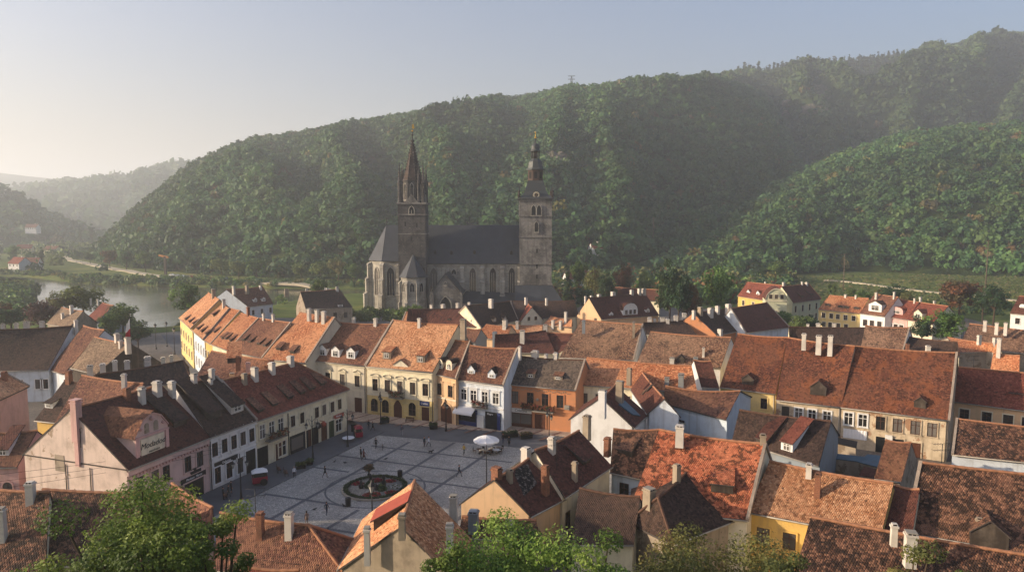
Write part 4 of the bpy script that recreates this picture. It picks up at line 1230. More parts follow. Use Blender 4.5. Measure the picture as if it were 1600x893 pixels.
# ---------- nearest houses
b11 = H('house with a mossy brown roof and a pale blue wall below', (953, 737), (1003, 748), (910, 661), (1030, 671), 5.6, 0.85, 'mottled', 'blue', group=g_near)
b11.dormer(975, 715, 2.0, 1.1, 'shed', 'plaster_darkwood', 'mottled', back=2.4, win=False); b11.chim([(917, 674, 648, 13, 'plaster_stone'), (949, 698, 684, 11, 'brick')])
b11.windows('front', [0.42], 2.6, 1.2, 1.9, 'bare', 'plaster_blue', 'frame_brown')
b6 = H('dark red roofed house with a cream side wall right of the square', (883, 777), (957, 728), (846, 698), (905, 672), 6.6, 0.8, 'darkred', 'palecream', group=g_near)
b6.chim([(852, 756, 726, 13, 'brick'), (898, 748, 720, 9, 'plaster_stone'), (862, 700, 682, 12, 'plaster_chimwhite')])
b6.dormer(917, 722, 1.8, 0.5, 'shed', 'plaster_darkwood', back=2.2, win=False)
b5 = H('house with a bare cream gable and a torn dark red roof at the square', (830, 806), (884, 778), (772, 748), (826, 716), 6.2, 0.75, 'darkred', 'peach', group=g_near)
b5.chim([(796, 757, 732, 10, 'plaster_stone'), (776, 752, 730, 15, 'brick'), (822, 708, 699, 15, 'plaster_chimwhite')])
b4 = H('tall hipped house with a glowing orange left slope and white chimneys', (528, 889), (566, 811), (617, 848), (647, 752), 6.0, 0.85, 'sunny', 'stone', group=g_near, hipR=False)
b4.chim([(574, 860, 822, 13), (628, 820, 803, 13, 'plaster_stone')]); b4.chim([(703, 880, 815, 15)], back=True)
b4.dormer(588, 818, 2.6, 0.9, 'shed', 'plaster_darkwood', 'redmetal', back=3.0, win=False)
b12 = H('house with a bright orange roof covered in dark moss blotches', (985, 790), (1168, 812), (1030, 671), (1196, 693.5), 6.0, 0.85, 'blotch', 'palecream', group=g_near, verge='R')
b12.chim([(1062, 681, 664, 16), (1192, 690, 678, 11, 'plaster_stone')])
b12.dormer(1128, 768, 2.2, 0.9, 'shed', 'plaster_darkwood', 'blotch', back=2.2, win=False)
b13 = H('dark hipped roof with stone chimneys in front of the blotched orange roof', (1052, 850), (1166, 805), (1028, 777), (1073, 737), 5.6, 0.72, 'dark', 'ruin', group=g_near, hipL=True, ridge='ridgedark')
b13.chim([(1057, 756, 724, 13, 'plaster_stone'), (1014, 788, 762, 17, 'plaster_stone')])
b14 = H('yellow walled house with a golden tiled roof and a tall brick chimney', (1169, 799), (1376, 838), (1202, 720), (1396, 755), 6.2, 0.85, 'gold', 'ochre', group=g_near)
b14.chim([(1277, 768, 738, 11, 'brick'), (1264, 733, 724, 11)])
b14.windows('front', [0.12, 0.33, 0.57], 3.0, 1.25, 1.7, 'plain', 'plaster_ochre', 'frame_brown')
b15 = H('patchy brown roof along the bottom right edge with a stout pale chimney', (1230, 935), (1760, 1000), (1308, 811), (1760, 890), 5.6, 0.85, 'mottled', 'cream', group=g_near)
b15.chim([(1397, 830, 818, 10), (1422, 862, 830, 21)])
b22 = H('narrow dark roof wedged between the golden roof and the wide mottled one', (1378, 832), (1424, 842), (1398, 757), (1437, 764), 6.0, 0.9, 'darkred', 'cream', group=g_near)
b16 = H('wide dark mottled roof with a small brick dormer at the lower right', (1416, 830), (1800, 898), (1438, 722), (1800, 756), 5.8, 0.9, 'mottled', 'cream', group=g_near, verge='L')
b16.dormer(1545, 855, 3.0, 1.3, 'gable', 'plaster_darkwood', 'mottled', win=False); b16.chim([(1529, 828, 808, 11, 'plaster_stone')])
b18 = H('dark mossy low roof beside the cream side wall', (893, 850), (990, 850), (905, 762), (1000, 776), 4.6, 0.8, 'dark', 'cream', group=g_near, ridge='ridgedark')
b1 = H('brown roof with a white chimney at the lower left edge', (-60, 900), (70, 893), (-40, 760), (78, 768), 5.6, 0.85, 'mottled', 'cream', group=g_near)
b1.chim([(48, 772, 752, 15), (4, 832, 792, 13)])
b2 = H('brown hipped roof behind the nearest green tree', (62, 886), (260, 870), (66, 764), (190, 772), 5.6, 0.85, 'mottled', 'rose', group=g_near)
b3 = H('low brown roof beside the square with a brick chimney and a white one', (330, 890), (545, 905), (342, 800), (482, 820), 5.0, 0.8, 'brown', 'salmon', group=g_near, hipR=True)
b3.chim([(407, 826, 800, 12, 'brick'), (452, 830, 800, 15)])

# ---------- far edge of the town, right
e2 = H('pale yellow row house with four eyebrow dormers below the meadow', (1278, 483), (1344, 489.5), (1296, 461), (1358, 466), 6.5, 0.85, 'orange', 'yellow', group=g_edge, sag=0.03)
for px, py in ((1293, 478), (1313, 480.5), (1322, 481.5), (1338, 483)): e2.dormer(px, py, 1.7, 0.4, 'arch', 'plaster_darkwood', gh=0.4, win=False)
e2.windows('front', [0.13, 0.32, 0.48, 0.66, 0.85], 3.9, 1.2, 1.6, 'plain', TC, 'frame_brown'); e2.windows('front', [0.15, 0.3, 0.5, 0.68], 0.9, 1.2, 1.6, 'plain', TC, 'frame_brown')
e2.chim([(1321, 464, 460, 4), (1337, 466, 461, 3)])
e3 = H('white row house with a tall brown roof and a square white dormer', (1343, 489), (1382, 494), (1367, 459), (1404, 464), 6.8, 0.95, 'brown', 'trimwhite', group=g_edge, sag=0.03)
e3.dormer(1367, 486, 4.4, 2.2, 'gable', 'plaster_trimwhite', 'dark', gh=1.0, wstyle='bare'); e3.windows('front', [0.22, 0.5, 0.8], 3.0, 1.5, 2.0, 'plain', TW, 'frame_brown'); e3.chim([(1369, 462, 457, 4), (1397, 464, 456, 2)])
e4 = H('pink row house with a rose roof between the white and the cream one', (1382, 494), (1417, 499), (1404, 467), (1436, 472), 6.4, 0.9, 'red', 'rose', group=g_edge, sag=0.03)
e4.dormer(1400, 490, 4.6, 1.3, 'arch', 'plaster_rose', 'red', gh=0.9, win=True, wstyle='bare'); e4.windows('front', [0.25, 0.5, 0.75], 2.6, 1.4, 1.9, 'plain', TW, 'frame_brown'); e4.chim([(1429, 471, 466, 3)])
e5 = H('cream row house with a bright red roof at the end of the row', (1417, 499), (1456, 506), (1436, 472), (1482, 478), 6.4, 0.9, 'red', 'palecream', group=g_edge, sag=0.03)
e5.dormer(1434, 497, 3.2, 1.6, 'gable', 'plaster_palecream', 'darkred', gh=1.1); e5.windows('front', [0.25, 0.5, 0.75], 2.6, 1.3, 1.8, 'plain', TC, 'frame_brown'); e5.chim([(1438, 472, 464, 4), (1460, 475, 470, 3)])
e1 = H('yellow villa wing with a red roof and two white dormers', (1152, 462), (1197, 469), (1168, 440.5), (1226, 446), 7.2, 0.85, 'red', 'ochre', group=g_edge, sag=0.03)
e1.dormer(1169, 459, 1.8, 1.0, 'gable', 'plaster_trimwhite'); e1.dormer(1184, 461, 1.8, 1.0, 'gable', 'plaster_trimwhite'); e1.windows('front', [0.2, 0.55, 0.85], 3.9, 1.2, 1.9, 'plain', TC, 'frame_brown'); e1.chim([(1196, 444, 440, 3), (1224, 447, 441, 4)])
e1b = H('pale green villa with a dark red hipped roof and two rows of windows', (1240, 473), (1284, 467), (1236, 446), (1264, 443), 8.0, 0.85, 'darkred', 'palegreen', group=g_edge, hipR=True, sag=0.03)
e1b.windows('front', [0.1, 0.35, 0.6, 0.85], 4.6, 1.2, 2.2, 'plain', TC, 'frame_brown'); e1b.windows('front', [0.1, 0.35, 0.6, 0.85], 1.0, 1.2, 2.2, 'plain', TC, 'frame_brown')
e1b.dormer(1254, 464, 1.8, 0.6, 'shed', 'plaster_darkwood', 'darkred', back=2.6, win=False); e1b.dormer(1268, 461, 1.8, 0.6, 'shed', 'plaster_darkwood', 'darkred', back=2.6, win=False); e1b.chim([(1253, 445, 440, 3), (1260, 445, 441, 4)])
e6 = H('white house with a steep dark mansard roof at the right edge', (1578, 489), (1660, 497), (1592, 462), (1660, 466), 7.5, 1.1, 'darkred', 'white', group=g_edge)
e6.windows('front', [0.15, 0.4], 4.4, 1.3, 1.8, 'plain', TW, 'frame_brown'); e6.dormer(1597, 484, 1.6, 1.2, 'arch', 'plaster_trimwhite', gh=0.7)
e7 = H('old roof of uneven brown tiles below the white mansard house', (1498, 541), (1760, 568), (1515, 505.5), (1760, 532), 6.0, 0.85, 'loose', 'stone', group=g_right)
e7.chim([(1539, 510, 501, 6), (1557, 515, 504, 6), (1571, 516, 504, 6)])
e7b = H('bright orange roof with a white chimney beside the uneven brown tiles', (1498, 550), (1554, 549), (1521, 526), (1556, 537), 6.5, 0.75, 'orange', 'ruin', group=g_right)
e7b.chim([(1554, 542, 528, 6), (1530, 530, 524, 6)])
e7c = H('orange roofed house with a blue white gable at the right edge', (1590, 548), (1550, 580), (1562, 536), (1515, 572), 7.0, 0.8, 'orange', 'blue', group=g_right, square=True) if False else None
e8 = H('dark roofs behind the three tall chimneys of the long range', (1230, 533), (1420, 545), (1263, 512), (1410, 511), 6.0, 0.85, 'dark', 'cream', group=g_right, ridge='ridgedark')
e8.chim([(1262, 514, 506, 5), (1278, 513, 505, 8), (1303, 514, 505, 6)])
e9 = H('brown roof with a lit white gable end between the long range and the pink house', (1345, 543), (1411, 547), (1352, 508.5), (1421, 512), 6.8, 0.85, 'loose', 'trimwhite', group=g_right, verge='R')
e10 = H('long dark roof low behind the right end of the range', (1412, 552), (1500, 556), (1420, 526), (1496, 534), 6.2, 0.8, 'dark', 'cream', group=g_right, ridge='ridgedark')
e10.chim([(1418, 542, 537, 6, 'brick'), (1450, 546, 540, 8)])
# ================================================================== THE CHURCH
def stone_mat(name, c1, c2, mortar, soot, soot_amt, scale=0.9):
    g = NT(name)
    pos = g.n('NewGeometry').outputs['Position']
    mp = g.n('Mapping'); g.l(pos, mp.inputs[0]); mp.inputs['Rotation'].default_value = (R(90), 0, 0)
    sx = g.n('SeparateXYZ'); g.l(pos, sx.inputs[0])
    cb = g.n('CombineXYZ'); g.l(g.math('ADD', sx.outputs[0], sx.outputs[1]), cb.inputs[0]); g.l(sx.outputs[2], cb.inputs[1])
    br = g.n('TexBrick'); g.l(cb.outputs[0], br.inputs[0])
    br.inputs['Color1'].default_value = lin(c1); br.inputs['Color2'].default_value = lin(c2); br.inputs['Mortar'].default_value = lin(mortar)
    br.inputs['Scale'].default_value = scale; br.inputs['Mortar Size'].default_value = 0.03
    br.inputs['Brick Width'].default_value = 1.1; br.inputs['Row Height'].default_value = 0.5
    a = g.noise(pos, 0.16, 8, 0.72)
    b = g.noise(pos, 1.1, 5, 0.7)
    m2 = g.n('Mapping'); g.l(pos, m2.inputs[0]); m2.inputs['Scale'].default_value = (0.7, 0.7, 0.07)
    s = g.noise(m2.outputs[0], 1.0, 4, 0.6)
    col = g.mix(g.math('MULTIPLY', g.step(a, 0.42, 0.62), soot_amt), br.outputs[0], lin(soot))
    col = g.mix(g.math('MULTIPLY', g.step(s, 0.48, 0.7), soot_amt * 0.8), col, lin(soot))
    col = g.mix(g.math('MULTIPLY', g.step(b, 0.58, 0.70), 0.5), col, lin('#b0a48e'))
    g.bump(g.math('ADD', br.outputs[1], b), 0.5, 0.08)
    return g.out(col, 0.92, 0.2)
M_STONE = stone_mat('church_stone', '#a09a8e', '#b0a99c', '#807a6e', '#484540', 0.5)
M_SOOT = stone_mat('sooty_stone', '#575350', '#474442', '#6c6862', '#222120', 0.6)
M_TOWER = stone_mat('tower_stone', '#7c7872', '#8c8780', '#68645d', '#32302e', 0.65)
def seam_mat(name, c, c2):
    g = NT(name)
    pos = g.n('NewGeometry').outputs['Position']
    uv = g.n('UVMap').outputs[0]
    sx = g.n('SeparateXYZ'); g.l(uv, sx.inputs[0])
    f = g.math('FRACT', g.math('MULTIPLY', sx.outputs[0], 1.35))
    seam = g.math('LESS_THAN', f, 0.13)
    a = g.noise(pos, 0.25, 6, 0.65)
    col = g.mix(g.step(a, 0.35, 0.7), lin(c), lin(c2))
    col = g.mix(g.math('MULTIPLY', seam, 0.55), col, scale_c(lin(c), 0.45))
    g.bump(g.math('ADD', seam, g.math('MULTIPLY', a, 0.4)), 0.6, 0.07)
    return g.out(col, 0.55, 0.4)
M_SLATE = seam_mat('slate_roof', '#2b2e32', '#373a3f')
M_COPPER = seam_mat('dark_copper', '#3f4644', '#4d4640')
M_GOLD = plain_mat('gilding', '#c89a3c', 0.35, 0.2, 2.0, metal=1.0)
M_LEAD = plain_mat('dark_iron_stone', '#39312c', 0.9, 0.4, 0.8)
CY = 286.0
def cx(px, Y=CY): return at_y(px, 400, Y).x
def cz(py, Y=CY): return at_y(800, py, Y).z
church = empty('church', (cx(700), CY + 9, 0), 'large dark gothic church with a spired tower and a baroque clock tower', 'church')
CO = church.location.copy()
def cb(mb, name, mats, parent=None): return mb.build(name, mats, parent or church, CO)
def lancet(px, y, zb, w, zt, parent=None, n=(0, -1), mull=2, name='lancet_window'):
    """pointed traceried window on a wall at depth y (or with a wall direction)"""
    x = px if isinstance(px, tuple) else None
    base = Vector((px[0], px[1], zb)) if x else Vector((cx(px, y), y, zb))
    nv = Vector((n[0], n[1], 0)).normalized(); uv = Vector((-nv.y, nv.x, 0))
    h = zt - zb; hs = h - w * 0.95
    prof = [(-w / 2, 0), (w / 2, 0), (w / 2, hs)]
    for k in range(1, 7):
        a = R(60) * k / 6
        prof.append((w * math.cos(a) - w / 2, hs + w * math.sin(a) * 1.08))
    for k in range(5, -1, -1):
        a = R(60) * k / 6
        prof.append((w / 2 - w * math.cos(a), hs + w * math.sin(a) * 1.08))
    gm = MB(); gm.poly([base + uv * a + nv * 0.03 + Vector((0, 0, z)) for a, z in prof])
    o = cb(gm, name, [MT['glass']], parent)
    fm = MB()
    for i in range(len(prof) - 1):
        if i == 0: continue
        (a0, z0), (a1, z1) = prof[i], prof[i + 1]
        k = 1.16
        P = lambda a, z, d: base + uv * a + nv * d + Vector((0, 0, z))
        e = lambda a, z: (a * 1.28, z + (0.25 if z > hs else 0))
        b0, b1 = e(a0, z0), e(a1, z1)
        fm.hexa([P(a0, z0, 0.35), P(b0[0], b0[1], 0.35), P(b0[0], b0[1], 0), P(a0, z0, 0), P(a1, z1, 0.35), P(b1[0], b1[1], 0.35), P(b1[0], b1[1], 0), P(a1, z1, 0)])
    a0 = -w / 2; k0 = 1.28
    fm.obox(base + uv * (a0 * k0) + nv * 0.0, uv * (w * 0.14), nv * 0.35, Vector((0, 0, hs)))
    fm.obox(base + uv * (a0 * k0 - 0.1) + Vector((0, 0, -0.45)), uv * (w * 1.28 + 0.2), nv * 0.5, Vector((0, 0, 0.4)))
    for m in range(1, mull):
        a = -w / 2 + w * m / mull
        fm.obox(base + uv * (a - 0.09) + nv * 0.04, uv * 0.18, nv * 0.2, Vector((0, 0, hs + 0.3)))
    link_o = cb(fm, 'tracery', [M_STONE], o)
    # cb positions relative to the church; the child must not inherit an offset
    return o
def gable_block(name, x0, x1, y0, y1, zb, ze, zr, wall, ends=True):
    mb = MB()
    ym = (y0 + y1) / 2
    mb.poly([(x0, y0, zb), (x1, y0, zb), (x1, y0, ze), (x0, y0, ze)]); mb.poly([(x1, y1, zb), (x0, y1, zb), (x0, y1, ze), (x1, y1, ze)])
    mb.poly([(x1, y0, zb), (x1, y1, zb), (x1, y1, ze), (x1, ym, zr - .2), (x1, y0, ze)]); mb.poly([(x0, y1, zb), (x0, y0, zb), (x0, y0, ze), (x0, ym, zr - .2), (x0, y1, ze)])
    return cb(mb, name, [wall])
def slab_roof(mb, quad, th=0.25, mat=0):
    q = [Vector(p) for p in quad]
    nrm = (q[1] - q[0]).cross(q[-1] - q[0]).normalized()
    if nrm.z < 0: nrm = -nrm
    ud = (q[1] - q[0]).normalized(); vd = nrm.cross(ud)
    uvs = [((p - q[0]).dot(ud), (p - q[0]).dot(vd)) for p in q]
    mb.poly([p + nrm * th for p in q], mat, uvs)
    mb.poly([p for p in q[::-1]], mat)
    for i in range(len(q)):
        a, b = q[i], q[(i + 1) % len(q)]
        mb.poly([a, b, b + nrm * th, a + nrm * th], mat)
# nave
NY0, NY1 = CY, CY + 20
ze_, zr_ = cz(409), cz(352, CY + 10)
x0, x1 = cx(655), cx(818)
gable_block('nave', x0, x1, NY0, NY1, -1, ze_, zr_, M_STONE)
mb = MB()
ov = 0.6
slab_roof(mb, [(x0 - 1, NY0 - ov, ze_ - ov * 1.4), (x1 + 0.3, NY0 - ov, ze_ - ov * 1.4), (x1 + 0.3, NY0 + 10, zr_), (x0 - 1, NY0 + 10, zr_)])
slab_roof(mb, [(x1 + 0.3, NY1 + ov, ze_ - ov * 1.4), (x0 - 1, NY1 + ov, ze_ - ov * 1.4), (x0 - 1, NY0 + 10, zr_), (x1 + 0.3, NY0 + 10, zr_)])
nave_roof = cb(mb, 'nave_roof', [M_SLATE])
for px, py in ((679, 396), (705, 397), (741, 396), (799, 397)):
    mb = MB()
    c = Vector((cx(px), NY0 + (cz(py) - ze_) / ((zr_ - ze_) / 10), cz(py)))
    mb.hexa([c + Vector(v) for v in ((-.5, -.5, -.5), (.5, -.5, -.5), (.5, 1, -.5), (-.5, 1, -.5), (-.5, -.5, .7), (.5, -.5, .7), (.5, 1, .7), (-.5, 1, .7))])
    mb.poly([c + Vector(v) for v in ((-.7, -.7, .7), (.7, -.7, .7), (0, -.6, 1.5))]); mb.poly([c + Vector(v) for v in ((-.7, -.7, .7), (0, -.6, 1.5), (0, 1.2, 1.5), (-.7, 1.2, .7))]); mb.poly([c + Vector(v) for v in ((.7, -.7, .7), (.7, 1.2, .7), (0, 1.2, 1.5), (0, -.6, 1.5))])
    cb(mb, 'roof_vent', [M_LEAD], nave_roof)
mb = MB(); mb.box(x0, NY0 - 0.3, ze_ - 1.5, x1, NY0 - 0.003, ze_ - 1.1); cb(mb, 'string_course', [M_STONE])
for px in (677.5, 738.5, 770, 799.5):
    lancet(px, NY0, cz(466), 2.9 if px < 700 else 2.5, cz(418), mull=3)
lancet(709, NY0, cz(428), 1.9, cz(420), mull=2, name='round_window')
def buttress(x, y, w, d, ztop, nv=(0, -1), steps=3):
    nv = Vector((nv[0], nv[1], 0)).normalized(); u = Vector((-nv.y, nv.x, 0))
    mb = MB(); o = Vector((x, y, 0))
    zs = [-1] + [ztop * (0.36 + 0.64 * k / (steps - 1)) if steps > 1 else ztop for k in range(steps)]
    for k in range(steps):
        dd = d * (1 - 0.28 * k)
        ww = w * (1 - 0.08 * k)
        z0, z1 = zs[k], zs[k + 1]
        P = lambda a, b, z: o + u * a + nv * b + Vector((0, 0, z))
        mb.hexa([P(-ww / 2, dd, z0), P(ww / 2, dd, z0), P(ww / 2, -0.1, z0), P(-ww / 2, -0.1, z0), P(-ww / 2, dd, z1 - 0.9), P(ww / 2, dd, z1 - 0.9), P(ww / 2, -0.1, z1 + 0.3), P(-ww / 2, -0.1, z1 + 0.3)])
        mb.hexa([P(-ww / 2 - .12, dd + .15, z1 - 1.05), P(ww / 2 + .12, dd + .15, z1 - 1.05), P(ww / 2 + .12, dd * .55, z1 - .35), P(-ww / 2 - .12, dd * .55, z1 - .35), P(-ww / 2 - .12, dd + .15, z1 - .85), P(ww / 2 + .12, dd + .15, z1 - .85), P(ww / 2 + .12, dd * .55, z1 - .12), P(-ww / 2 - .12, dd * .55, z1 - .12)])
    return cb(mb, 'buttress', [M_STONE])
for px in (722, 754, 785, 812): buttress(cx(px), NY0, 1.9, 2.6, cz(415), steps=3)
# lean to slate roofs along the foot of the nave
mb = MB()
slab_roof(mb, [(cx(716), NY0 - 7, 3.2), (cx(812), NY0 - 7, 3.2), (cx(812), NY0 - 0.02, cz(458)), (cx(728), NY0 - 0.02, cz(455))])
mb.poly([(cx(716), NY0 - 6.6, -1), (cx(812), NY0 - 6.6, -1), (cx(812), NY0 - 6.6, 3.2), (cx(716), NY0 - 6.6, 3.2)], 1)
cb(mb, 'side_chapel', [M_SLATE, M_STONE])
# choir with polygonal apse
ze2 = cz(405, CY); hw = 10.0; yc = CY + 10
xr = cx(626); xl = cx(598)
r_ = xl - cx(569)
fp = [(xr, yc - hw), (xl, yc - hw), (xl - r_ * 0.80, yc - hw * 0.45), (xl - r_ * 0.98, yc + hw * 0.25), (xl - r_ * 0.5, yc + hw), (xr, yc + hw)]
mb = MB()
for i in range(len(fp) - 1):
    a, b = fp[i], fp[i + 1]
    mb.poly([(b[0], b[1], -1), (a[0], a[1], -1), (a[0], a[1], ze2), (b[0], b[1], ze2)])
cb(mb, 'choir', [M_STONE])
mb = MB()
def out(p, k=0.7):
    v = Vector((p[0] - xl - 3, p[1] - yc, 0)).normalized(); return (p[0] + v.x * k, p[1] + v.y * k)
ap = (xl, yc, zr_)
fo = [(xr, yc - hw - .7)] + [out(p) for p in fp[1:-1]] + [(xr, yc + hw + .7)]
zeo = ze2 - 0.8
slab_roof(mb, [(fo[1][0], fo[1][1], zeo), (xr, fo[0][1], zeo), (xr, yc, zr_), ap])
for i in range(1, len(fo) - 2):
    slab_roof(mb, [(fo[i + 1][0], fo[i + 1][1], zeo), (fo[i][0], fo[i][1], zeo), ap])
slab_roof(mb, [(xr, fo[-1][1], zeo), (fo[-2][0], fo[-2][1], zeo), ap, (xr, yc, zr_)])
choir_roof = cb(mb, 'choir_roof', [M_SLATE])
mb = MB(); mb.tube([(ap[0], ap[1], zr_), (ap[0], ap[1], zr_ + 3.2)], 0.14); mb.lathe([(0.02, 0), (0.4, 0.3), (0.02, 0.7)], 8, c=(ap[0], ap[1], zr_ + 1.2)); cb(mb, 'finial', [M_LEAD], choir_roof)
lancet(610, yc - hw, cz(462), 3.0, cz(417), mull=3)
def mid(i, t=0.5): return (fp[i][0] * (1 - t) + fp[i + 1][0] * t, fp[i][1] * (1 - t) + fp[i + 1][1] * t)
def nrm(i):
    a, b = fp[i], fp[i + 1]; v = Vector((b[0] - a[0], b[1] - a[1])); n = Vector((v.y, -v.x)).normalized()
    c = Vector(mid(i)) - Vector((xl + 3, yc)); return (n.x, n.y) if n.dot(c) > 0 else (-n.x, -n.y)
for i in (1, 2): lancet(mid(i), 0, cz(462), 2.4, cz(418), n=nrm(i), mull=2)
for i in (1, 2, 3):
    v = Vector((fp[i][0] - xl - 3, fp[i][1] - yc)).normalized()
    buttress(fp[i][0], fp[i][1], 1.7, 3.2, cz(411), (v.x, v.y), 3)
buttress(cx(622), yc - hw, 1.6, 2.4, cz(411), (0, -1), 3)
mb = MB()
for i in range(0, 4):
    a, b = out(fp[i], 0.25), out(fp[i + 1], 0.25)
    if i == 0: a = (xr, yc - hw - .25)
    A0, B0 = fp[i], fp[i + 1]
    mb.hexa([(b[0], b[1], cz(463)), (a[0], a[1], cz(463)), (A0[0], A0[1], cz(463)), (B0[0], B0[1], cz(463)), (b[0], b[1], cz(463) + .5), (a[0], a[1], cz(463) + .5), (A0[0], A0[1], cz(463) + .5), (B0[0], B0[1], cz(463) + .5)])
cb(mb, 'string_course', [M_STONE])

# gothic tower
GY = 280.0
gx0, gx1 = cx(622.5, GY), cx(665, GY); gw = gx1 - gx0; gxm = (gx0 + gx1) / 2; gym = GY + gw / 2
gt = MB()
zt = cz(319, GY)
gt.box(gx0, GY, -1, gx1, GY + gw, zt)
tower = cb(gt, 'gothic_tower', [M_SOOT])
for k, (zz, h_, e_) in enumerate(((zt, 0.7, 0.6), (cz(336, GY), 0.45, 0.35), (cz(366, GY), 0.35, 0.2))):
    mb = MB(); mb.box(gx0 - e_, GY - e_, zz, gx1 + e_, GY + gw + e_, zz + h_); cb(mb, 'cornice', [M_TOWER], tower)
lancet(644, GY, cz(334, GY), 1.9, cz(322, GY), tower, mull=2, name='belfry_window')
lancet((gx0, gym), 0, cz(334, GY), 1.9, cz(322, GY), tower, n=(-1, 0), mull=2, name='belfry_window')
for px, py in ((634, 350), (652, 352), (643, 372)):
    mb = MB(); c = (cx(px, GY), GY - 0.03, cz(py, GY)); mb.poly([(c[0] - .25, c[1], c[2] - .9), (c[0] + .25, c[1], c[2] - .9), (c[0] + .25, c[1], c[2] + .9), (c[0] - .25, c[1], c[2] + .9)]); cb(mb, 'slit_window', [MT['soot']], tower)
# octagon stage
z0, z1 = zt + 0.7, cz(284, gym)
mb = MB(); mb.lathe([(gw * 0.37, z0), (gw * 0.36, z1), (gw * 0.40, z1 + .2), (gw * 0.40, z1 + .6)], 8, c=(gxm, gym, 0), smooth=False, rot=R(22.5))
octa = cb(mb, 'octagon_stage', [M_SOOT], tower)
for k in range(8):
    a = R(45 * k)
    n = (math.cos(a), math.sin(a)); rr = gw * 0.36 * math.cos(R(22.5))
    lancet((gxm + n[0] * rr, gym + n[1] * rr), 0, z0 + 1.2, 1.2, z1 - 0.8, octa, n=n, mull=1, name='octagon_window')
# gablets at the foot of the spire
mb = MB()
for k in range(4):
    a = R(90 * k); n = Vector((math.cos(a), math.sin(a), 0)); u = Vector((-n.y, n.x, 0)); c = Vector((gxm, gym, z0)) + n * (gw * 0.47)
    mb.hexa([c - u * 2.6 - n * .3, c + u * 2.6 - n * .3, c + u * 2.6, c - u * 2.6, c - u * .1 - n * .3 + Vector((0, 0, 3.4)), c + u * .1 - n * .3 + Vector((0, 0, 3.4)), c + u * .1 + Vector((0, 0, 3.4)), c - u * .1 + Vector((0, 0, 3.4))])
    cb(mb, 'gablet', [M_TOWER], tower); mb = MB()
# spire with crockets
zs = cz(222, gym)
mb = MB(); mb.lathe([(gw * 0.38, z1 + .5), (gw * 0.27, z1 + (zs - z1) * .3), (0.32, zs)], 8, c=(gxm, gym, 0), smooth=False, rot=R(22.5))
spire = cb(mb, 'spire', [stone_mat('brown_stone', '#4b3e38', '#3c322e', '#54483f', '#1f1b19', 0.55)], tower)
for k in range(8):
    mb = MB()
    a = R(22.5 + 45 * k)
    for j in range(13):
        t = (j + 0.7) / 13.6
        z = z1 + .5 + (zs - z1 - .5) * t
        tt = (z - z1) / (zs - z1)
        r = gw * 0.38 + (gw * 0.27 - gw * 0.38) * tt / .3 if tt < .3 else gw * 0.27 + (0.32 - gw * .27) * (tt - .3) / .7
        c = Vector((gxm + math.cos(a) * (r + .12), gym + math.sin(a) * (r + .12), z))
        mb.lathe([(0.02, -.3), (.26, .05), (.16, .3), (0.02, .45)], 5, c=c)
    o = cb(mb, 'crocket_row', [M_SOOT], spire); o['kind'] = 'stuff'
mb = MB(); mb.lathe([(0.3, 0), (.75, .5), (.75, .8), (.2, 1.1), (.14, 2.5), (.4, 2.9), (.4, 3.2), (.1, 3.5), (.08, 5.6)], 8, c=(gxm, gym, zs - .2)); cb(mb, 'finial', [M_LEAD], tower)
mb = MB()
c = Vector((gxm, gym, zs + 4.4))
mb.lathe([(0.02, -.5), (.45, 0), (.02, .5)], 8, c=c)
mb.hexa([c + Vector(v) for v in ((-.1, -.06, .8), (.9, -.06, .9), (.9, .06, .9), (-.1, .06, .8), (-.1, -.06, 2.4), (.5, -.06, 2.8), (.5, .06, 2.8), (-.1, .06, 2.4))])
cb(mb, 'weather_vane', [M_GOLD], tower)
# corner pinnacles, two to a corner at the right as in the photograph
def pinnacle(x, y, zb, r, hs, ht):
    mb = MB()
    mb.lathe([(r, 0), (r * .95, hs), (r * 1.3, hs + .05), (r * 1.3, hs + .4), (r * .9, hs + .5), (.06, hs + ht)], 6, c=(x, y, zb), smooth=False)
    for j in range(5):
        t = (j + .5) / 5; rr = r * .9 * (1 - t) + .06
        for k in range(6):
            a = R(60 * k); mb.lathe([(0.02, -.15), (.13, .05), (.02, .25)], 4, c=(x + math.cos(a) * (rr + .05), y + math.sin(a) * (rr + .05), zb + hs + .6 + (ht - .6) * t))
    mb.lathe([(0.05, 0), (.2, .3), (.03, .7)], 5, c=(x, y, zb + hs + ht - .1))
    return cb(mb, 'pinnacle', [M_SOOT], tower)
ph = z1 - z0
for (dx, dy) in ((-1, -1), (1, -1), (-1, 1), (1, 1), (0.62, -1.0), (-1.0, 0.3)):
    main = abs(dx) == 1 and abs(dy) == 1
    pinnacle(gxm + dx * (gw / 2 - 0.75), gym + dy * (gw / 2 - 0.75), z0, 0.78 if main else 0.6, ph * 0.88, 7.8 if main else 7.0)

# chapel turret with pyramid roof at the foot of the gothic tower
TY = 274.0
tx = cx(643, TY); tr = (cx(664, TY) - cx(622, TY)) / 2
mb = MB(); zc = cz(433, TY)
mb.lathe([(tr * 1.02, -1), (tr * 1.02, cz(469, TY)), (tr * .98, cz(468, TY)), (tr * .98, zc)], 8, c=(tx, TY + tr, 0), smooth=False, rot=R(22.5)); chapel = cb(mb, 'chapel', [M_STONE])
mb = MB()
za = cz(397, TY + tr)
for k in range(8):
    a0, a1 = R(22.5 + 45 * k), R(67.5 + 45 * k); rr = tr * 1.1
    slab_roof(mb, [(tx + rr * math.cos(a0), TY + tr + rr * math.sin(a0), zc - .2), (tx + rr * math.cos(a1), TY + tr + rr * math.sin(a1), zc - .2), (tx, TY + tr, za)], 0.15)
cb(mb, 'chapel_roof', [M_SLATE], chapel)
rr = tr * .98 * math.cos(R(22.5))
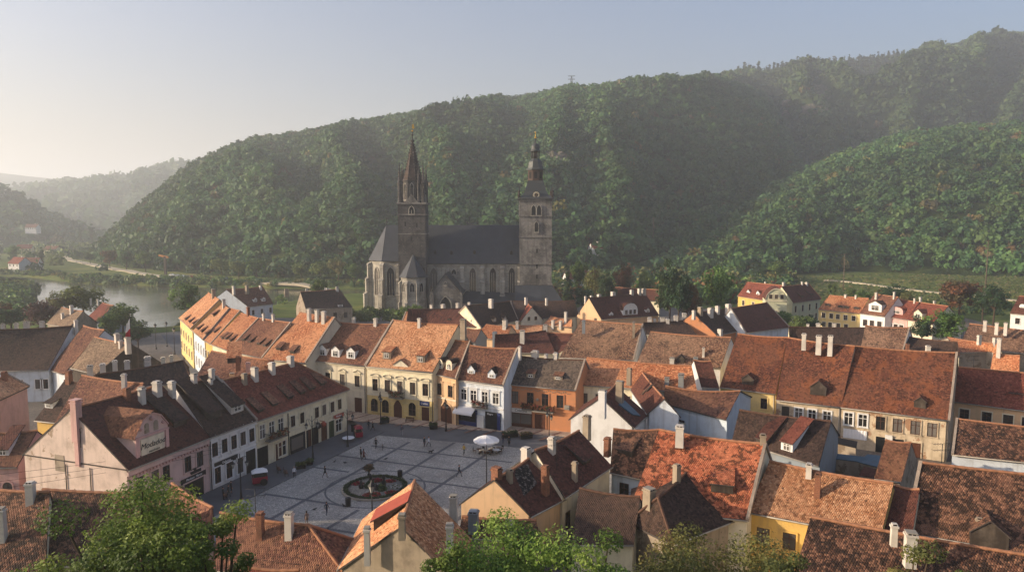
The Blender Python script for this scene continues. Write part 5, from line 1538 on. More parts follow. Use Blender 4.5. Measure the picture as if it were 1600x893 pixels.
for a in (225, 270, 315):
    n = (math.cos(R(a)), math.sin(R(a))); lancet((tx + n[0] * rr, TY + tr + n[1] * rr), 0, cz(456, TY), 1.7, cz(442, TY), chapel, n=n, mull=2)
for a in (202.5, 247.5, 292.5):
    n = Vector((math.cos(R(a)), math.sin(R(a)))); buttress(tx + n.x * tr, TY + tr + n.y * tr, 0.9, 1.0, cz(440, TY), (n.x, n.y), 2)
# porch
PY = 271.0
pl, pr, pm = cx(674, PY), cx(719, PY), cx(695.5, PY)
zp, za = cz(457, PY), cz(429, PY)
mb = MB()
mb.poly([(pl, PY, -1), (pr, PY, -1), (pr, PY, zp), (pm, PY, za), (pl, PY, zp)]); mb.poly([(pr, PY, -1), (pr, CY, -1), (pr, CY, zp), (pr, PY, zp)]); mb.poly([(pl, CY, -1), (pl, PY, -1), (pl, PY, zp), (pl, CY, zp)])
for sg in (pl, pr):
    mb.box(sg - .8, PY - .8, -1, sg + .8, PY + .8, zp - .5); mb.lathe([(.9, 0), (.6, .6), (.05, 2.2)], 4, c=(sg, PY, zp - .5), smooth=False, rot=R(45))
porch = cb(mb, 'porch', [M_TOWER])
mb = MB()
slab_roof(mb, [(pr + .8, PY - .4, zp - .7), (pr + .8, CY - .05, zp - .7), (pm, CY - .05, za + .1), (pm, PY - .4, za + .1)], .3)
slab_roof(mb, [(pl - .8, CY - .05, zp - .7), (pl - .8, PY - .4, zp - .7), (pm, PY - .4, za + .1), (pm, CY - .05, za + .1)], .3)
cb(mb, 'porch_roof', [M_SLATE], porch)
lancet(695.5, PY, 0.2, 4.0, cz(463, PY), porch, mull=2, name='porch_door'); lancet(695.5, PY, cz(445, PY), 0.9, cz(440, PY), porch, mull=2)
mb = MB(); mb.lathe([(.25, 0), (.3, .5), (.08, .8), (.06, 2.0)], 6, c=(pm, PY - .2, za)); cb(mb, 'finial', [M_LEAD], porch)

# clock tower
KY = 283.0
kx0, kx1 = cx(812, KY), cx(862, KY); kw = kx1 - kx0; kxm = (kx0 + kx1) / 2; kym = KY + kw / 2
zk = cz(311, KY)
mb = MB(); mb.box(kx0, KY, -1, kx1, KY + kw, zk); clock_tower = cb(mb, 'clock_tower', [M_TOWER])
for zz, h_, e_ in ((zk, .5, .7), (zk - .9, .4, .3), (cz(338, KY), .4, .3), (cz(371, KY), .4, .3), (cz(413, KY), .5, .4), (cz(445, KY), .5, .4)):
    mb = MB(); mb.box(kx0 - e_, KY - e_, zz, kx1 + e_, KY + kw + e_, zz + h_); cb(mb, 'cornice', [M_TOWER], clock_tower)
for px in (833.5, 842): lancet(px, KY, cz(336, KY), 1.7, cz(320.5, KY), clock_tower, mull=1, name='belfry_window')
for dy in (-1.2, 1.2): lancet((kx0, kym + dy), 0, cz(336, KY), 1.7, cz(320.5, KY), clock_tower, n=(-1, 0), mull=1, name='belfry_window')
lancet(838, KY, cz(362, KY), 1.5, cz(346, KY), clock_tower, mull=1, name='belfry_window')
for py in (392, 416, 432):
    mb = MB(); c = (cx(839, KY), KY - .03, cz(py, KY)); mb.poly([(c[0] - .28, c[1], c[2] - .8), (c[0] + .28, c[1], c[2] - .8), (c[0] + .28, c[1], c[2] + .8), (c[0] - .28, c[1], c[2] + .8)]); cb(mb, 'slit_window', [MT['soot']], clock_tower)
mb = MB()
slab_roof(mb, [(kx1 + .1, KY - 1, cz(446, KY)), (kx1 + .1, KY + kw, cz(446, KY)), (kx1 + 4.2, KY + kw, cz(470, KY)), (kx1 + 4.2, KY - 5, cz(470, KY))], .3)
slab_roof(mb, [(kx0 - 2, KY - 5, cz(470, KY)), (kx1 + 4.2, KY - 5, cz(470, KY)), (kx1 + .1, KY - .05, cz(446, KY)), (kx0 - 2, KY - .05, cz(446, KY))], .3)
cb(mb, 'skirt_roof', [M_SLATE], clock_tower)
# baroque helm: square bell roof, two open lanterns, cupola
z = lambda py: cz(py, kym)
hk = kw / 2
def sq(r): return r * math.sqrt(2)
mb = MB(); mb.lathe([(sq(hk + .8), z(311)), (sq(hk + .6), z(309)), (sq(hk * .80), z(305)), (sq(hk * .68), z(300)), (sq(hk * .60), z(293)), (sq(hk * .53), z(287)), (sq(hk * .47), z(282.5))], 4, c=(kxm, kym, 0), smooth=False, rot=R(45))
helm = cb(mb, 'helm_roof', [M_COPPER], clock_tower)
mb = MB(); mb.lathe([(hk * .52, z(282.5)), (hk * .52, z(281.5)), (hk * .50, z(281)), (hk * .50, z(266))], 8, c=(kxm, kym, 0), smooth=False, rot=R(22.5)); lan = cb(mb, 'lower_lantern', [plain_mat('brown_lantern', '#4a3a31', .8, .4, 1)], helm)
for k in range(8):
    a = R(45 * k); n = (math.cos(a), math.sin(a)); rr = hk * .50 * math.cos(R(22.5))
    mb = MB(); nv = Vector((n[0], n[1], 0)); u = Vector((-n[1], n[0], 0)); c = Vector((kxm, kym, z(279))) + nv * (rr + .03); hh = z(269) - z(279)
    mb.poly([c - u * .6, c + u * .6, c + u * .6 + Vector((0, 0, hh)), c - u * .6 + Vector((0, 0, hh))]); cb(mb, 'lantern_opening', [MT['soot']], helm)
mb = MB(); mb.lathe([(hk * .62, z(266)), (hk * .62, z(264.5)), (hk * .52, z(263)), (hk * .46, z(257)), (hk * .44, z(253)), (hk * .30, z(249.5)), (hk * .26, z(248))], 8, c=(kxm, kym, 0), smooth=False, rot=R(22.5)); cb(mb, 'middle_roof', [M_COPPER], helm)
mb = MB()
for k in range(8):
    a = R(22.5 + 45 * k); mb.tube([(kxm + hk * .24 * math.cos(a), kym + hk * .24 * math.sin(a), z(248.2)), (kxm + hk * .24 * math.cos(a), kym + hk * .24 * math.sin(a), z(237))], .24, 5)
mb.lathe([(hk * .13, z(248)), (hk * .13, z(237))], 6, c=(kxm, kym, 0)); cb(mb, 'upper_lantern', [M_LEAD], helm)
mb = MB(); mb.lathe([(hk * .33, z(237)), (hk * .33, z(235)), (hk * .25, z(234)), (hk * .29, z(231)), (hk * .25, z(227)), (hk * .12, z(224.5)), (hk * .05, z(223)), (.14, z(216))], 12, c=(kxm, kym, 0)); cb(mb, 'cupola', [M_COPPER], helm)
mb = MB(); mb.lathe([(.12, z(216.5)), (.5, z(215.2)), (.12, z(213.8)), (.10, z(208)), (.34, z(207)), (.02, z(205.8))], 8, c=(kxm, kym, 0)); cb(mb, 'finial', [M_GOLD], helm)
for sx in (-1, 1):
    for sy in (-1, 1):
        mb = MB(); mb.lathe([(.5, 0), (.42, 1.2), (.62, 1.3), (.55, 1.6), (.25, 1.9), (.5, 2.5), (.2, 3.0), (.04, 4.0)], 8, c=(kxm + sx * (hk + .2), kym + sy * (hk + .2), z(310))); cb(mb, 'corner_urn', [M_LEAD], helm)
# clock face on the front of the helm
mb = MB()
cc = Vector((cx(837.5, KY), KY - .15, cz(304.5, KY)))
def disc(mb, c, r, y, mat, n=28): mb.poly([c + Vector((r * math.cos(2 * math.pi * k / n), y, r * math.sin(2 * math.pi * k / n))) for k in range(n)], mat)
for k in range(28):
    a0, a1 = 2 * math.pi * k / 28, 2 * math.pi * (k + 1) / 28; r = 1.5
    mb.poly([cc + Vector((r * math.cos(a0), 0, r * math.sin(a0))), cc + Vector((r * math.cos(a0), 2.2, r * math.sin(a0))), cc + Vector((r * math.cos(a1), 2.2, r * math.sin(a1))), cc + Vector((r * math.cos(a1), 0, r * math.sin(a1)))], 0)
disc(mb, cc, 1.5, 0, 0); disc(mb, cc, 1.3, -.03, 1); disc(mb, cc, .75, -.05, 0)
for k in range(12):
    a = R(30 * k); d = Vector((math.sin(a), 0, math.cos(a))); u = Vector((math.cos(a), 0, -math.sin(a)))
    c = cc + Vector((0, -.06, 0)) + d * 1.05
    mb.poly([c - u * .07 - d * .17, c + u * .07 - d * .17, c + u * .07 + d * .17, c - u * .07 + d * .17], 2)
clock = cb(mb, 'clock_face', [M_LEAD, MT['plaster_cream'], MT['iron']], clock_tower)
for a, L in ((25, 1.1), (200, .75)):
    mb = MB(); d = Vector((math.sin(R(a)), 0, math.cos(R(a)))); u = Vector((d.z, 0, -d.x)); c = cc + Vector((0, -.1, 0)); mb.poly([c - u * .08 - d * .2, c + u * .08 - d * .2, c + u * .04 + d * L, c - u * .04 + d * L]); cb(mb, 'clock_hand', [M_GOLD], clock)
# ================================================================== THE SQUARE AND THE STREETS
def cobble_mat(name, c1, c2, mortar, scale, rot=25.0, var=0.5):
    g = NT(name)
    pos = g.n('NewGeometry').outputs['Position']
    mp = g.n('Mapping'); g.l(pos, mp.inputs[0]); mp.inputs['Rotation'].default_value = (0, 0, R(rot))
    vo = g.n('TexVoronoi'); g.l(mp.outputs[0], vo.inputs['Vector']); vo.inputs['Scale'].default_value = scale
    a = g.noise(pos, 0.11, 6, 0.65); b = g.noise(pos, 0.8, 5, 0.7)
    ve = g.n('TexVoronoi', feature='DISTANCE_TO_EDGE'); g.l(mp.outputs[0], ve.inputs['Vector']); ve.inputs['Scale'].default_value = scale
    sp = g.n('SeparateXYZ'); g.l(vo.outputs['Color'], sp.inputs[0])
    col = g.mix(sp.outputs[0], lin(c1), lin(c2))
    col = g.mix(g.math('MULTIPLY', g.step(a, 0.40, 0.68), var), col, scale_c(lin(c1), 0.55))
    col = g.mix(g.math('MULTIPLY', g.step(b, 0.5, 0.72), 0.35), col, scale_c(lin(c2), 0.6))
    edge = g.math('LESS_THAN', ve.outputs['Distance'], 0.06)
    col = g.mix(g.math('MULTIPLY', edge, 0.7), col, lin(mortar))
    g.bump(g.math('ADD', g.math('MULTIPLY', g.step(ve.outputs['Distance'], 0.0, 0.2), 1.0), g.math('MULTIPLY', sp.outputs[1], 0.6)), 0.6, 0.03)
    return g.out(col, 0.75, 0.35)
M_COB = cobble_mat('grey_cobbles', '#8c8984', '#b6b1a8', '#585652', 5.0, var=0.75)
M_DARKCOB = cobble_mat('dark_setts', '#56565a', '#66666a', '#38383a', 6.0)
M_YARD = cobble_mat('yard_earth', '#6a6258', '#7e7468', '#4c463e', 2.5, var=0.7)
M_ASPH = plain_mat('old_asphalt', '#5a5a5c', 0.85, 0.45, 0.35)
def slabs_mat():
    g = NT('warm_paving')
    pos = g.n('NewGeometry').outputs['Position']
    mp = g.n('Mapping'); g.l(pos, mp.inputs[0]); mp.inputs['Rotation'].default_value = (0, 0, R(17))
    br = g.n('TexBrick'); g.l(mp.outputs[0], br.inputs[0])
    br.inputs['Color1'].default_value = lin('#b09a86'); br.inputs['Color2'].default_value = lin('#c0aa94'); br.inputs['Mortar'].default_value = lin('#7d6e60')
    br.inputs['Scale'].default_value = 1.6; br.inputs['Mortar Size'].default_value = 0.02
    a = g.noise(pos, 0.5, 6, 0.65)
    return g.out(g.mix(g.math('MULTIPLY', g.step(a, 0.42, 0.7), 0.5), br.outputs[0], lin('#7f7062')), 0.85)
M_SLAB = slabs_mat()
M_REDSLAB = plain_mat('reddish_setts', '#7a5a4c', 0.85, 0.4, 1.5)
def sheet(name, pts, z, mat, kind='structure', thick=None):
    mb = MB()
    P = [Vector((p[0], p[1], z)) for p in pts]
    # counter clockwise seen from above
    ar = sum(P[i].x * P[(i + 1) % len(P)].y - P[(i + 1) % len(P)].x * P[i].y for i in range(len(P)))
    if ar < 0: P = P[::-1]
    mb.poly(P)
    if thick:
        for i in range(len(P)):
            a, b = P[i], P[(i + 1) % len(P)]
            dz = Vector((0, 0, -thick)); mb.poly([a + dz, b + dz, b, a])
    o = mb.build(name, [mat])
    return tag(o, kind=kind)
def g0(px, py): return at_z(px, py, 0.0)
sheet('town_ground', [(-150, 54), (150, 54), (170, 270), (95, 285), (30, 300), (20, 268), (-50, 268), (-64, 258), (-92, 262), (-100, 236), (-116, 224), (-150, 215)], -0.012, M_YARD)
Wd = (w_c.b - w_c.a).normalized()           # along the left row, away from the camera
Nd = (r5.b - r1.a).normalized()             # along the far row, to the right
wa, wb = w_p.a - Wd * 8, w_c.b
na, nb = r1.a - Nd * 2, r6.b
def at(p, d, s, e, t): return p + d * s + e * t
sq_pts = [wa, wb + Wd * 14, nb + Nd * 2, nb - Wd * 22, Vector((12, 70, 0)), Vector((-10, 56, 0)), Vector((-34, 56, 0))]
sheet('square', sq_pts, 0.0, M_COB)
# street to the river
sheet('street', [(-112, 222), (-88, 236), (-40, 140), (-27, 122), (-52, 122), (-68, 152)], 0.002 + 0.002, M_ASPH)
# road along the far side, then its raised pavement
Nn = Vector((Nd.y, -Nd.x, 0))
if Nn.y > 0: Nn = -Nn
f0, f1 = r1.a - Nd * 14, r6.b
sheet('road', [at(f0, Nn, 8.2, Nd, -6), at(f1, Nn, 5.6, Nd, 0), at(f1, Nn, 13.5, Nd, 0), at(f0, Nn, 15.0, Nd, -6)], 0.004, M_ASPH)
pv = [at(r1.a, Nn, -1.5, Nd, -1), at(r3.b, Nn, -1.5, Nd, 0), at(r6.b, Nn, -1.5, Nd, 0), at(r6.b, Nn, 5.2, Nd, 0), at(r1.a, Nn, 7.6, Nd, -1)]
sheet('pavement', pv, 0.13, M_SLAB, thick=0.2)
mb = MB()
k = 0
t = 1.5
L = (r6.b - r1.a).length
while t < L - 2:
    p = r1.a + Nd * t
    w = 7.4 - 2.2 * t / L
    s = Nd * (-2.2)
    a, b = p + Nn * 0.4, p + Nn * w + s
    mb.poly([Vector((q.x, q.y, 0.134)) for q in (a, b, b + Nd * 0.45, a + Nd * 0.45)][::1])
    t += 3.3
o = mb.build('paving_bands', [M_REDSLAB]); tag(o, kind='structure')
# pavement along the left side
We = Vector((Wd.y, -Wd.x, 0))
wp = [w_p.a - Wd * 6, w_c.b + Wd * 0.5, w_c.b + We * 6.2 + Wd * 2, w_p.a + We * 6.0 - Wd * 6]
sheet('pavement', [p - We * 0.6 if i < 2 else p for i, p in enumerate(wp)], 0.10, M_ASPH, thick=0.15)
# dark granite bands in the cobbles
def bandline(p, q, w=0.55, z=0.008):
    p, q = Vector((p[0], p[1], 0)), Vector((q[0], q[1], 0))
    d = (q - p).normalized(); n = Vector((-d.y, d.x, 0)) * (w / 2)
    return [Vector((v.x, v.y, z)) for v in (p - n, q - n, q + n, p + n)]
mb = MB()
for (a, b) in (((400, 823), (640, 690)), ((560, 783), (710, 691)), ((640, 790), (775, 699)), ((700, 822), (842, 716)), ((800, 838), (880, 760)), ((440, 868), (560, 796))):
    mb.poly(bandline(g0(*a), g0(*b)))
for k, (a, b) in enumerate((((527, 711), (720, 736)), ((580, 696), (800, 722)), ((413, 771), (540, 790)), ((488, 729), (545, 737)), ((640, 748), (800, 770)), ((640, 800), (760, 815)), ((440, 815), (560, 833)), ((380, 800), (440, 815)))):
    mb.poly(bandline(g0(*a), g0(*b), 0.5, 0.012))
o = mb.build('paving_bands', [M_DARKCOB]); tag(o, kind='structure')
BED = g0(587, 762)
mb = MB()
n = 56
for (r0, r1_, zz) in ((6.5, 6.75, 0.016),):
    for k in range(n):
        a0, a1 = 2 * math.pi * k / n, 2 * math.pi * (k + 1) / n
        mb.poly([(BED.x + r * math.cos(a), BED.y + r * math.sin(a), zz) for r, a in ((r0, a0), (r1_, a0), (r1_, a1), (r0, a1))])
o = mb.build('paving_bands', [M_DARKCOB]); tag(o, kind='structure')

# ------------------------------------------------------------------ ground floors of the far row
def arch_prof(w, h, pointed=False, n=10):
    if pointed:
        hs = h - w * 0.62
        pts = [(w / 2, 0), (w / 2, hs)]
        for k in range(1, 6): a = R(55) * k / 5; pts.append((w * .5 - w * .87 * (1 - math.cos(a)) * .0 - (w / 2) * (k / 5), hs + (h - hs) * math.sin(R(90) * k / 5) ** .9))
        return [(-x, z) for x, z in pts] [::1] + [(x, z) for x, z in pts[::-1]][1:]
    hs = h - w / 2
    return [(-w / 2, 0), (-w / 2, hs)] + [(w / 2 * math.cos(math.pi - math.pi * k / n), hs + w / 2 * math.sin(math.pi * k / n)) for k in range(1, n)] + [(w / 2, hs), (w / 2, 0)]
def doorway(h, t, w, hh, mat='wood_brown', pointed=False, arch=True, trim='plaster_trim', off=0.0, z=0.0, name='door', leaves=2):
    prof = arch_prof(w, hh, pointed) if arch else [(-w / 2, 0), (-w / 2, hh), (w / 2, hh), (w / 2, 0)]
    mb = MB(); mb.poly([(x, -.03, zz) for x, zz in prof][::-1])
    for k in range(leaves):
        xa = -w / 2 + w * k / leaves + .1; xb = -w / 2 + w * (k + 1) / leaves - .1
        hm = (hh - (w / 2 if arch else .3)) - .1
        for (za, zb) in ((.15, hm * .42), (hm * .48, hm * .96)):
            mb.box(xa, -.07, za, xb, -.03, zb)
    d = h.piece(name, mb, [MT[mat]], 'front', t, z, off)
    fm = MB()
    for i in range(len(prof) - 1):
        (x0, z0), (x1, z1) = prof[i], prof[i + 1]
        e = lambda x, zz: (x * (1 + .36 / w), zz + (.18 if zz > hh * .6 else 0))
        (a0, b0), (a1, b1) = e(x0, z0), e(x1, z1)
        fm.hexa([(x0, -.14, z0), (x0, 0, z0), (a0, 0, b0), (a0, -.14, b0), (x1, -.14, z1), (x1, 0, z1), (a1, 0, b1), (a1, -.14, b1)])
    link('surround', fm.mesh('surround', [MT[trim]]), d)
    return d
def text_child(parent, s, size, mat, loc=(0, 0, 0), italic=False, width=None):
    cu = bpy.data.curves.new('lettering', 'FONT')
    cu.body = s; cu.size = size; cu.align_x = 'CENTER'; cu.align_y = 'CENTER'; cu.extrude = 0.012
    if italic: cu.shear = 0.3
    cu.materials.append(MT[mat])
    o = bpy.data.objects.new('lettering', cu); COL.objects.link(o)
    me = bpy.data.meshes.new_from_object(o.evaluated_get(bpy.context.evaluated_depsgraph_get())); bpy.data.objects.remove(o)
    me.materials.clear(); me.materials.append(MT[mat])
    o = bpy.data.objects.new('lettering', me); o.location = loc; o.rotation_euler = (math.pi / 2, 0, 0); o.parent = parent
    COL.objects.link(o)
    return o
def sign(h, which, t, z, w, hh, mat, s, size, tmat, off=0.0, italic=False, d=.1):
    mb = MB(); mb.box(-w / 2, -d, -hh / 2, w / 2, 0, hh / 2)
    o = h.piece('sign', mb, [MT[mat]], which, t, z, off)
    if s: text_child(o, s, size, tmat, (0, -d - .015, 0), italic)
    return o
def facing(h, mat, z1, t0=0.0, t1=1.0, d=.07, grooves=5):
    p, u, n, L = h.face('front')
    mb = MB()
    x0, x1 = L * t0 + .02, L * t1 - .02
    for k in range(grooves):
        za, zb = z1 * k / grooves, z1 * (k + 1) / grooves - (.05 if k < grooves - 1 else 0)
        mb.box(x0, -d, za, x1, 0, zb)
    return h.put('rusticated_base', mb.mesh('rusticated_base', [MT[mat]]), 'front', 0, 0)
def balcony(h, t, z, w, d=1.0, flowers=True, hang='rust'):
    mb = MB(); mb.box(-w / 2, -d, -.18, w / 2, 0, 0)
    b = h.piece('balcony', mb, [MT['stonegrey']], 'front', t, z)
    rm = MB()
    for k in range(int(w / .18) + 1): x = -w / 2 + .03 + k * (w - .06) / int(w / .18); rm.box(x - .018, -d + .02, 0, x + .018, -d + .056, .95)
    for x in (-w / 2 + .03, w / 2 - .03):
        for k in range(4): y = -d + .2 + k * (d - .25) / 3; rm.box(x - .018, y - .018, 0, x + .018, y + .018, .95)
    rm.box(-w / 2, -d, .95, w / 2, -d + .07, 1.02); rm.box(-w / 2, -d + .07, .95, -w / 2 + .06, 0, 1.02); rm.box(w / 2 - .06, -d + .07, .95, w / 2, 0, 1.02)
    link('railing', rm.mesh('railing', [MT['iron']]), b)
    if flowers:
        n = int(w * 16)
        c = np.stack([rng.uniform(-w / 2, w / 2, n), np.full(n, -d) + rng.normal(0, .1, n), rng.uniform(.25, 1.2, n)], -1)
        pal = np.array([(.30, .07, .04), (.22, .10, .04), (.06, .08, .03), (.10, .06, .035), (.35, .14, .06)])
        V, F, TV = crown_quads(c, np.full(n, .2), pal[rng.integers(0, 5, n)], 7, .5)
        o = link('flower_boxes', tint_mesh('flower_boxes', V, F, TV), b); o['kind'] = 'stuff'
    return b
# R1
doorway(r1, .62, 1.7, 3.0, 'wood_brown', arch=False); doorway(r1, .87, 1.7, 2.9, 'wood_brown', arch=False); r1.windows('front', [.2, .4], .5, 1.6, 2.3, 'plain', TC, 'frame_brown')
# R2 ground floor of yellow stone, arched openings
facing(r2, 'plaster_yellow', 3.72)
r2.windows('front', [.115, .285, .69], .75, 1.5, 2.45, 'arch plain', 'plaster_yellow', 'frame_brown', off=-.0 + .07)
doorway(r2, .475, 1.8, 3.35, 'wood_brown', True, True, 'plaster_yellow', .07)
doorway(r2, .885, 1.6, 2.6, 'wood_brown', arch=False, trim='plaster_yellow', off=.07)
sign(r2, 'front', .87, 3.25, 1.9, .85, 'navy', 'Casino', .5, 'canvas', .07)
balcony(r2, .475, 3.95, 2.9)
# R3
doorway(r3, .56, 2.9, 3.6, 'wood_brown', trim='plaster_peach')
# R4 shop
mb = MB(); mb.box(.15, -.14, 0, 4.2, 0, .85); mb.box(.15, -.14, 2.75, 4.2, 0, 3.05); mb.box(.15, -.14, .85, .4, 0, 2.75); mb.box(3.95, -.14, .85, 4.2, 0, 2.75)
o = r4.piece('shopfront', mb, [MT['navy']], 'front', 0); m2 = MB(); m2.poly([(.4, -.05, .85), (3.95, -.05, .85), (3.95, -.05, 2.75), (.4, -.05, 2.75)]); link('shop_window', m2.mesh('shop_window', [MT['glass']]), o)
mb = MB(); mb.hexa([(.1, -1.6, 2.65), (4.0, -1.6, 2.65), (4.0, 0, 3.5), (.1, 0, 3.5), (.1, -1.6, 2.72), (4.0, -1.6, 2.72), (4.0, 0, 3.57), (.1, 0, 3.57)]); mb.box(.1, -1.63, 2.36, 4.0, -1.6, 2.68)
for k in range(9): x = .1 + 3.9 * k / 8; mb.tube([(x, -1.55, 2.66), (x, 0, 3.49)], .02, 4)
r4.piece('awning', mb, [MT['canvas']], 'front', 0)
mb = MB(); mb.box(0, -.16, 0, 3.0, 0, 3.1)
o = r4.piece('shopfront', mb, [MT['black']], 'front', .62); text_child(o, 'Elegro', .45, 'canvas', (1.0, -.18, 2.75))
m2 = MB(); m2.box(2.4, -.2, 0, 3.0, -.161, 3.1); link('side_panel', m2.mesh('side_panel', [MT['navy']]), o)
mb = MB(); mb.box(-.05, -.35, 0, 1.3, 0, 2.3); r4.piece('display_case', mb, [MT['frame_white']], 'front', .46)
balcony(r4, .52, 3.75, 2.9, .7, True)
# R5
mb = MB(); mb.box(0, -.1, 0, 4.2, 0, .7); mb.box(0, -.1, .7, .2, 0, 2.6); mb.box(4.0, -.1, .7, 4.2, 0, 2.6); mb.box(.2, -.1, 2.45, 4.0, 0, 2.6); mb.box(2.0, -.09, .7, 2.15, -.01, 2.45)
o = r5.piece('shopfront', mb, [MT['wood_brown']], 'front', .07); m2 = MB(); m2.poly([(.2, -.04, .7), (4.0, -.04, .7), (4.0, -.04, 2.45), (.2, -.04, 2.45)]); link('shop_window', m2.mesh('shop_window', [MT['glass']]), o)
sign(r5, 'front', .235, 3.0, 3.9, .75, 'frame_white', 'Cidesana', .62, 'black', 0, False)
doorway(r5, .51, 2.0, 2.75, 'wood_brown', arch=False, trim='plaster_salmon')
balcony(r5, .345, 3.5, 2.0, .9, True); balcony(r5, .56, 3.45, 4.0, 1.0, True)
mb = MB(); mb.lathe([(.02, -.3), (.28, -.12), (.28, .12), (.02, .3)], 10, c=(0, -.25, 0)); r5.piece('wall_lamp', mb, [MT['stonegrey']], 'front', .475, 5.3)
mb = MB(); mb.box(-.45, -.5, 0, .45, 0, .7); mb.lathe([(.26, 0), (.26, .02)], 14, c=(0, -.5, .35)); r5.piece('air_conditioner', mb, [MT['stonegrey']], 'front', .89, 4.1)
# plaster garland under the eaves
mb = MB()
for k in range(30):
    x = .8 + k * .38; z = .12 * math.sin(k * 1.7); mb.lathe([(.02, -.12), (.13, 0), (.02, .12)], 5, c=(x, -.03, z))
r5.piece('plaster_frieze', mb, [MT['plaster_stone']], 'front', 0, 6.85)
# left row ground floors
facing(w_c, 'plaster_cream', 3.5, .315, 1.0, .06, 5)
mb = MB(); mb.box(-2.0, -.12, 0, 2.0, 0, 2.9); o = w_c.piece('shopfront', mb, [MT['black']], 'front', .42, 0, .06); m2 = MB(); m2.poly([(-1.8, -.14, .6), (.8, -.14, .6), (.8, -.14, 2.5), (-1.8, -.14, 2.5)]); link('shop_window', m2.mesh('shop_window', [MT['glass']]), o)
for t, m, w, hh in ((.525, 'wood_brown', 1.3, 2.9), (.60, 'black', 1.5, 2.9), (.70, 'wood_brown', 1.5, 2.9), (.79, 'wood_green', 1.4, 2.9), (.205, 'wood_brown', 1.3, 2.6), (.05, 'black', 2.2, 3.0)): doorway(w_c, t, w, hh, m, arch=False, off=.06 if t > .31 else 0)
w_c.windows('front', [.245], .4, 1.6, 2.3, 'plain', TC); w_c.windows('front', [.88], .6, 1.5, 2.1, 'plain', TC, off=.06)
sign(w_c, 'front', .885, 3.25, 2.6, .7, 'redmetal', 'Merkur', .5, 'canvas', .06)
for k, t in enumerate((.60, .655)):
    mb = MB(); mb.box(-.06, -1.1, .3, .06, 0, .38); mb.lathe([(.02, -.5), (.45, -.2), (.45, .2), (.02, .5)], 10, c=(0, -.8, -.15)); w_c.piece('hanging_sign', mb, [MT['iron' if k == 0 else 'redmetal']], 'front', t, 3.3, .06)
balcony(w_c, .165, 3.75, 3.7, 1.1, True)
mb = MB()
for t in (.055, .145, .235):
    for k in range(9):
        a = math.pi * k / 8; x = (t * 20.3) + .8 * math.cos(a); mb.lathe([(.02, -.14), (.16, 0), (.02, .14)], 5, c=(x, -.02, .45 * math.sin(a)))
w_c.piece('stucco_garland', mb, [MT['plaster_trim']], 'front', 0, 6.3)
mb = MB(); mb.tube([(0, -.12, 0), (0, -.12, 6.8)], .07, 6); w_c.piece('downpipe', mb, [MT['iron']], 'front', .31)
doorway(w_w, .86, 2.0, 3.4, 'black', arch=False, trim=TW); w_w.windows('front', [.14, .38, .62], .7, 1.1, 2.2, 'plain', TW, 'frame_brown')
sign(w_w, 'front', .33, 3.25, 4.2, .65, 'black', 'Galantea', .45, 'canvas')
mb = MB(); mb.tube([(0, -.12, 0), (0, -.12, 6.9)], .07, 6); w_w.piece('downpipe', mb, [MT['vergedark']], 'front', .01)
doorway(w_p, .77, 3.4, 2.5, 'black', arch=False, trim='plaster_pink'); sign(w_p, 'front', .77, 2.95, 4.3, .7, 'black', 'Meritum  Marco', .42, 'canvas', 0, True)
mb = MB(); mb.box(-.9, -.14, -.35, .9, -.02, .35); mb.box(-.25, -.16, -.1, .6, -.14, .1); w_p.piece('shop_emblem', mb, [MT['black'], MT['canvas']], 'front', .80, 3.75)
w_p.windows('front', [.2, .42], .6, 1.3, 2.1, 'plain', 'plaster_pink', 'frame_brown')
mb = MB()
for k in range(26): mb.box(.15 + k * .5, -.32, 0, .37 + k * .5, 0, .26)
w_p.piece('eaves_frieze', mb, [MT['plaster_rose']], 'front', 0, 6.28)
for t in (.42, .66):
    mb = MB(); mb.tube([(0, -.1, 0), (0, -.1, 7)], .06, 6); w_p.piece('downpipe', mb, [MT['vergedark']], 'left', t)
# bricked up window and iron bars on the plain gable
mb = MB(); mb.box(-.75, -.05, 0, .75, 0, 2.0); w_p.piece('blocked_window', mb, [MT['plaster_ruin']], 'left', .36, 6.0)
mb = MB(); mb.box(-.35, -.05, 0, -.28, 0, 2.3); mb.box(.28, -.05, 0, .35, 0, 2.3); mb.box(-.28, -.045, 1.1, .28, 0, 1.18); w_p.piece('iron_bracket', mb, [MT['iron']], 'left', .56, 9.3)
mb = MB(); mb.box(-.3, -.25, 0, .3, 0, 3.0); mb.box(-.44, -.4, 3.0, .44, .4, 7.6); mb.box(-.52, -.48, 7.6, .52, .48, 7.75); mb.box(-.4, -.36, 7.75, .4, .36, 7.95); mb.box(-.54, -.5, 7.95, .54, .5, 8.08); w_p.piece('chimney', mb, [MT['plaster_rose']], 'left', .55, 7.0)
w_p.band('left', 7.3, .14, .08, 'vergedark', 'gable_ledge')
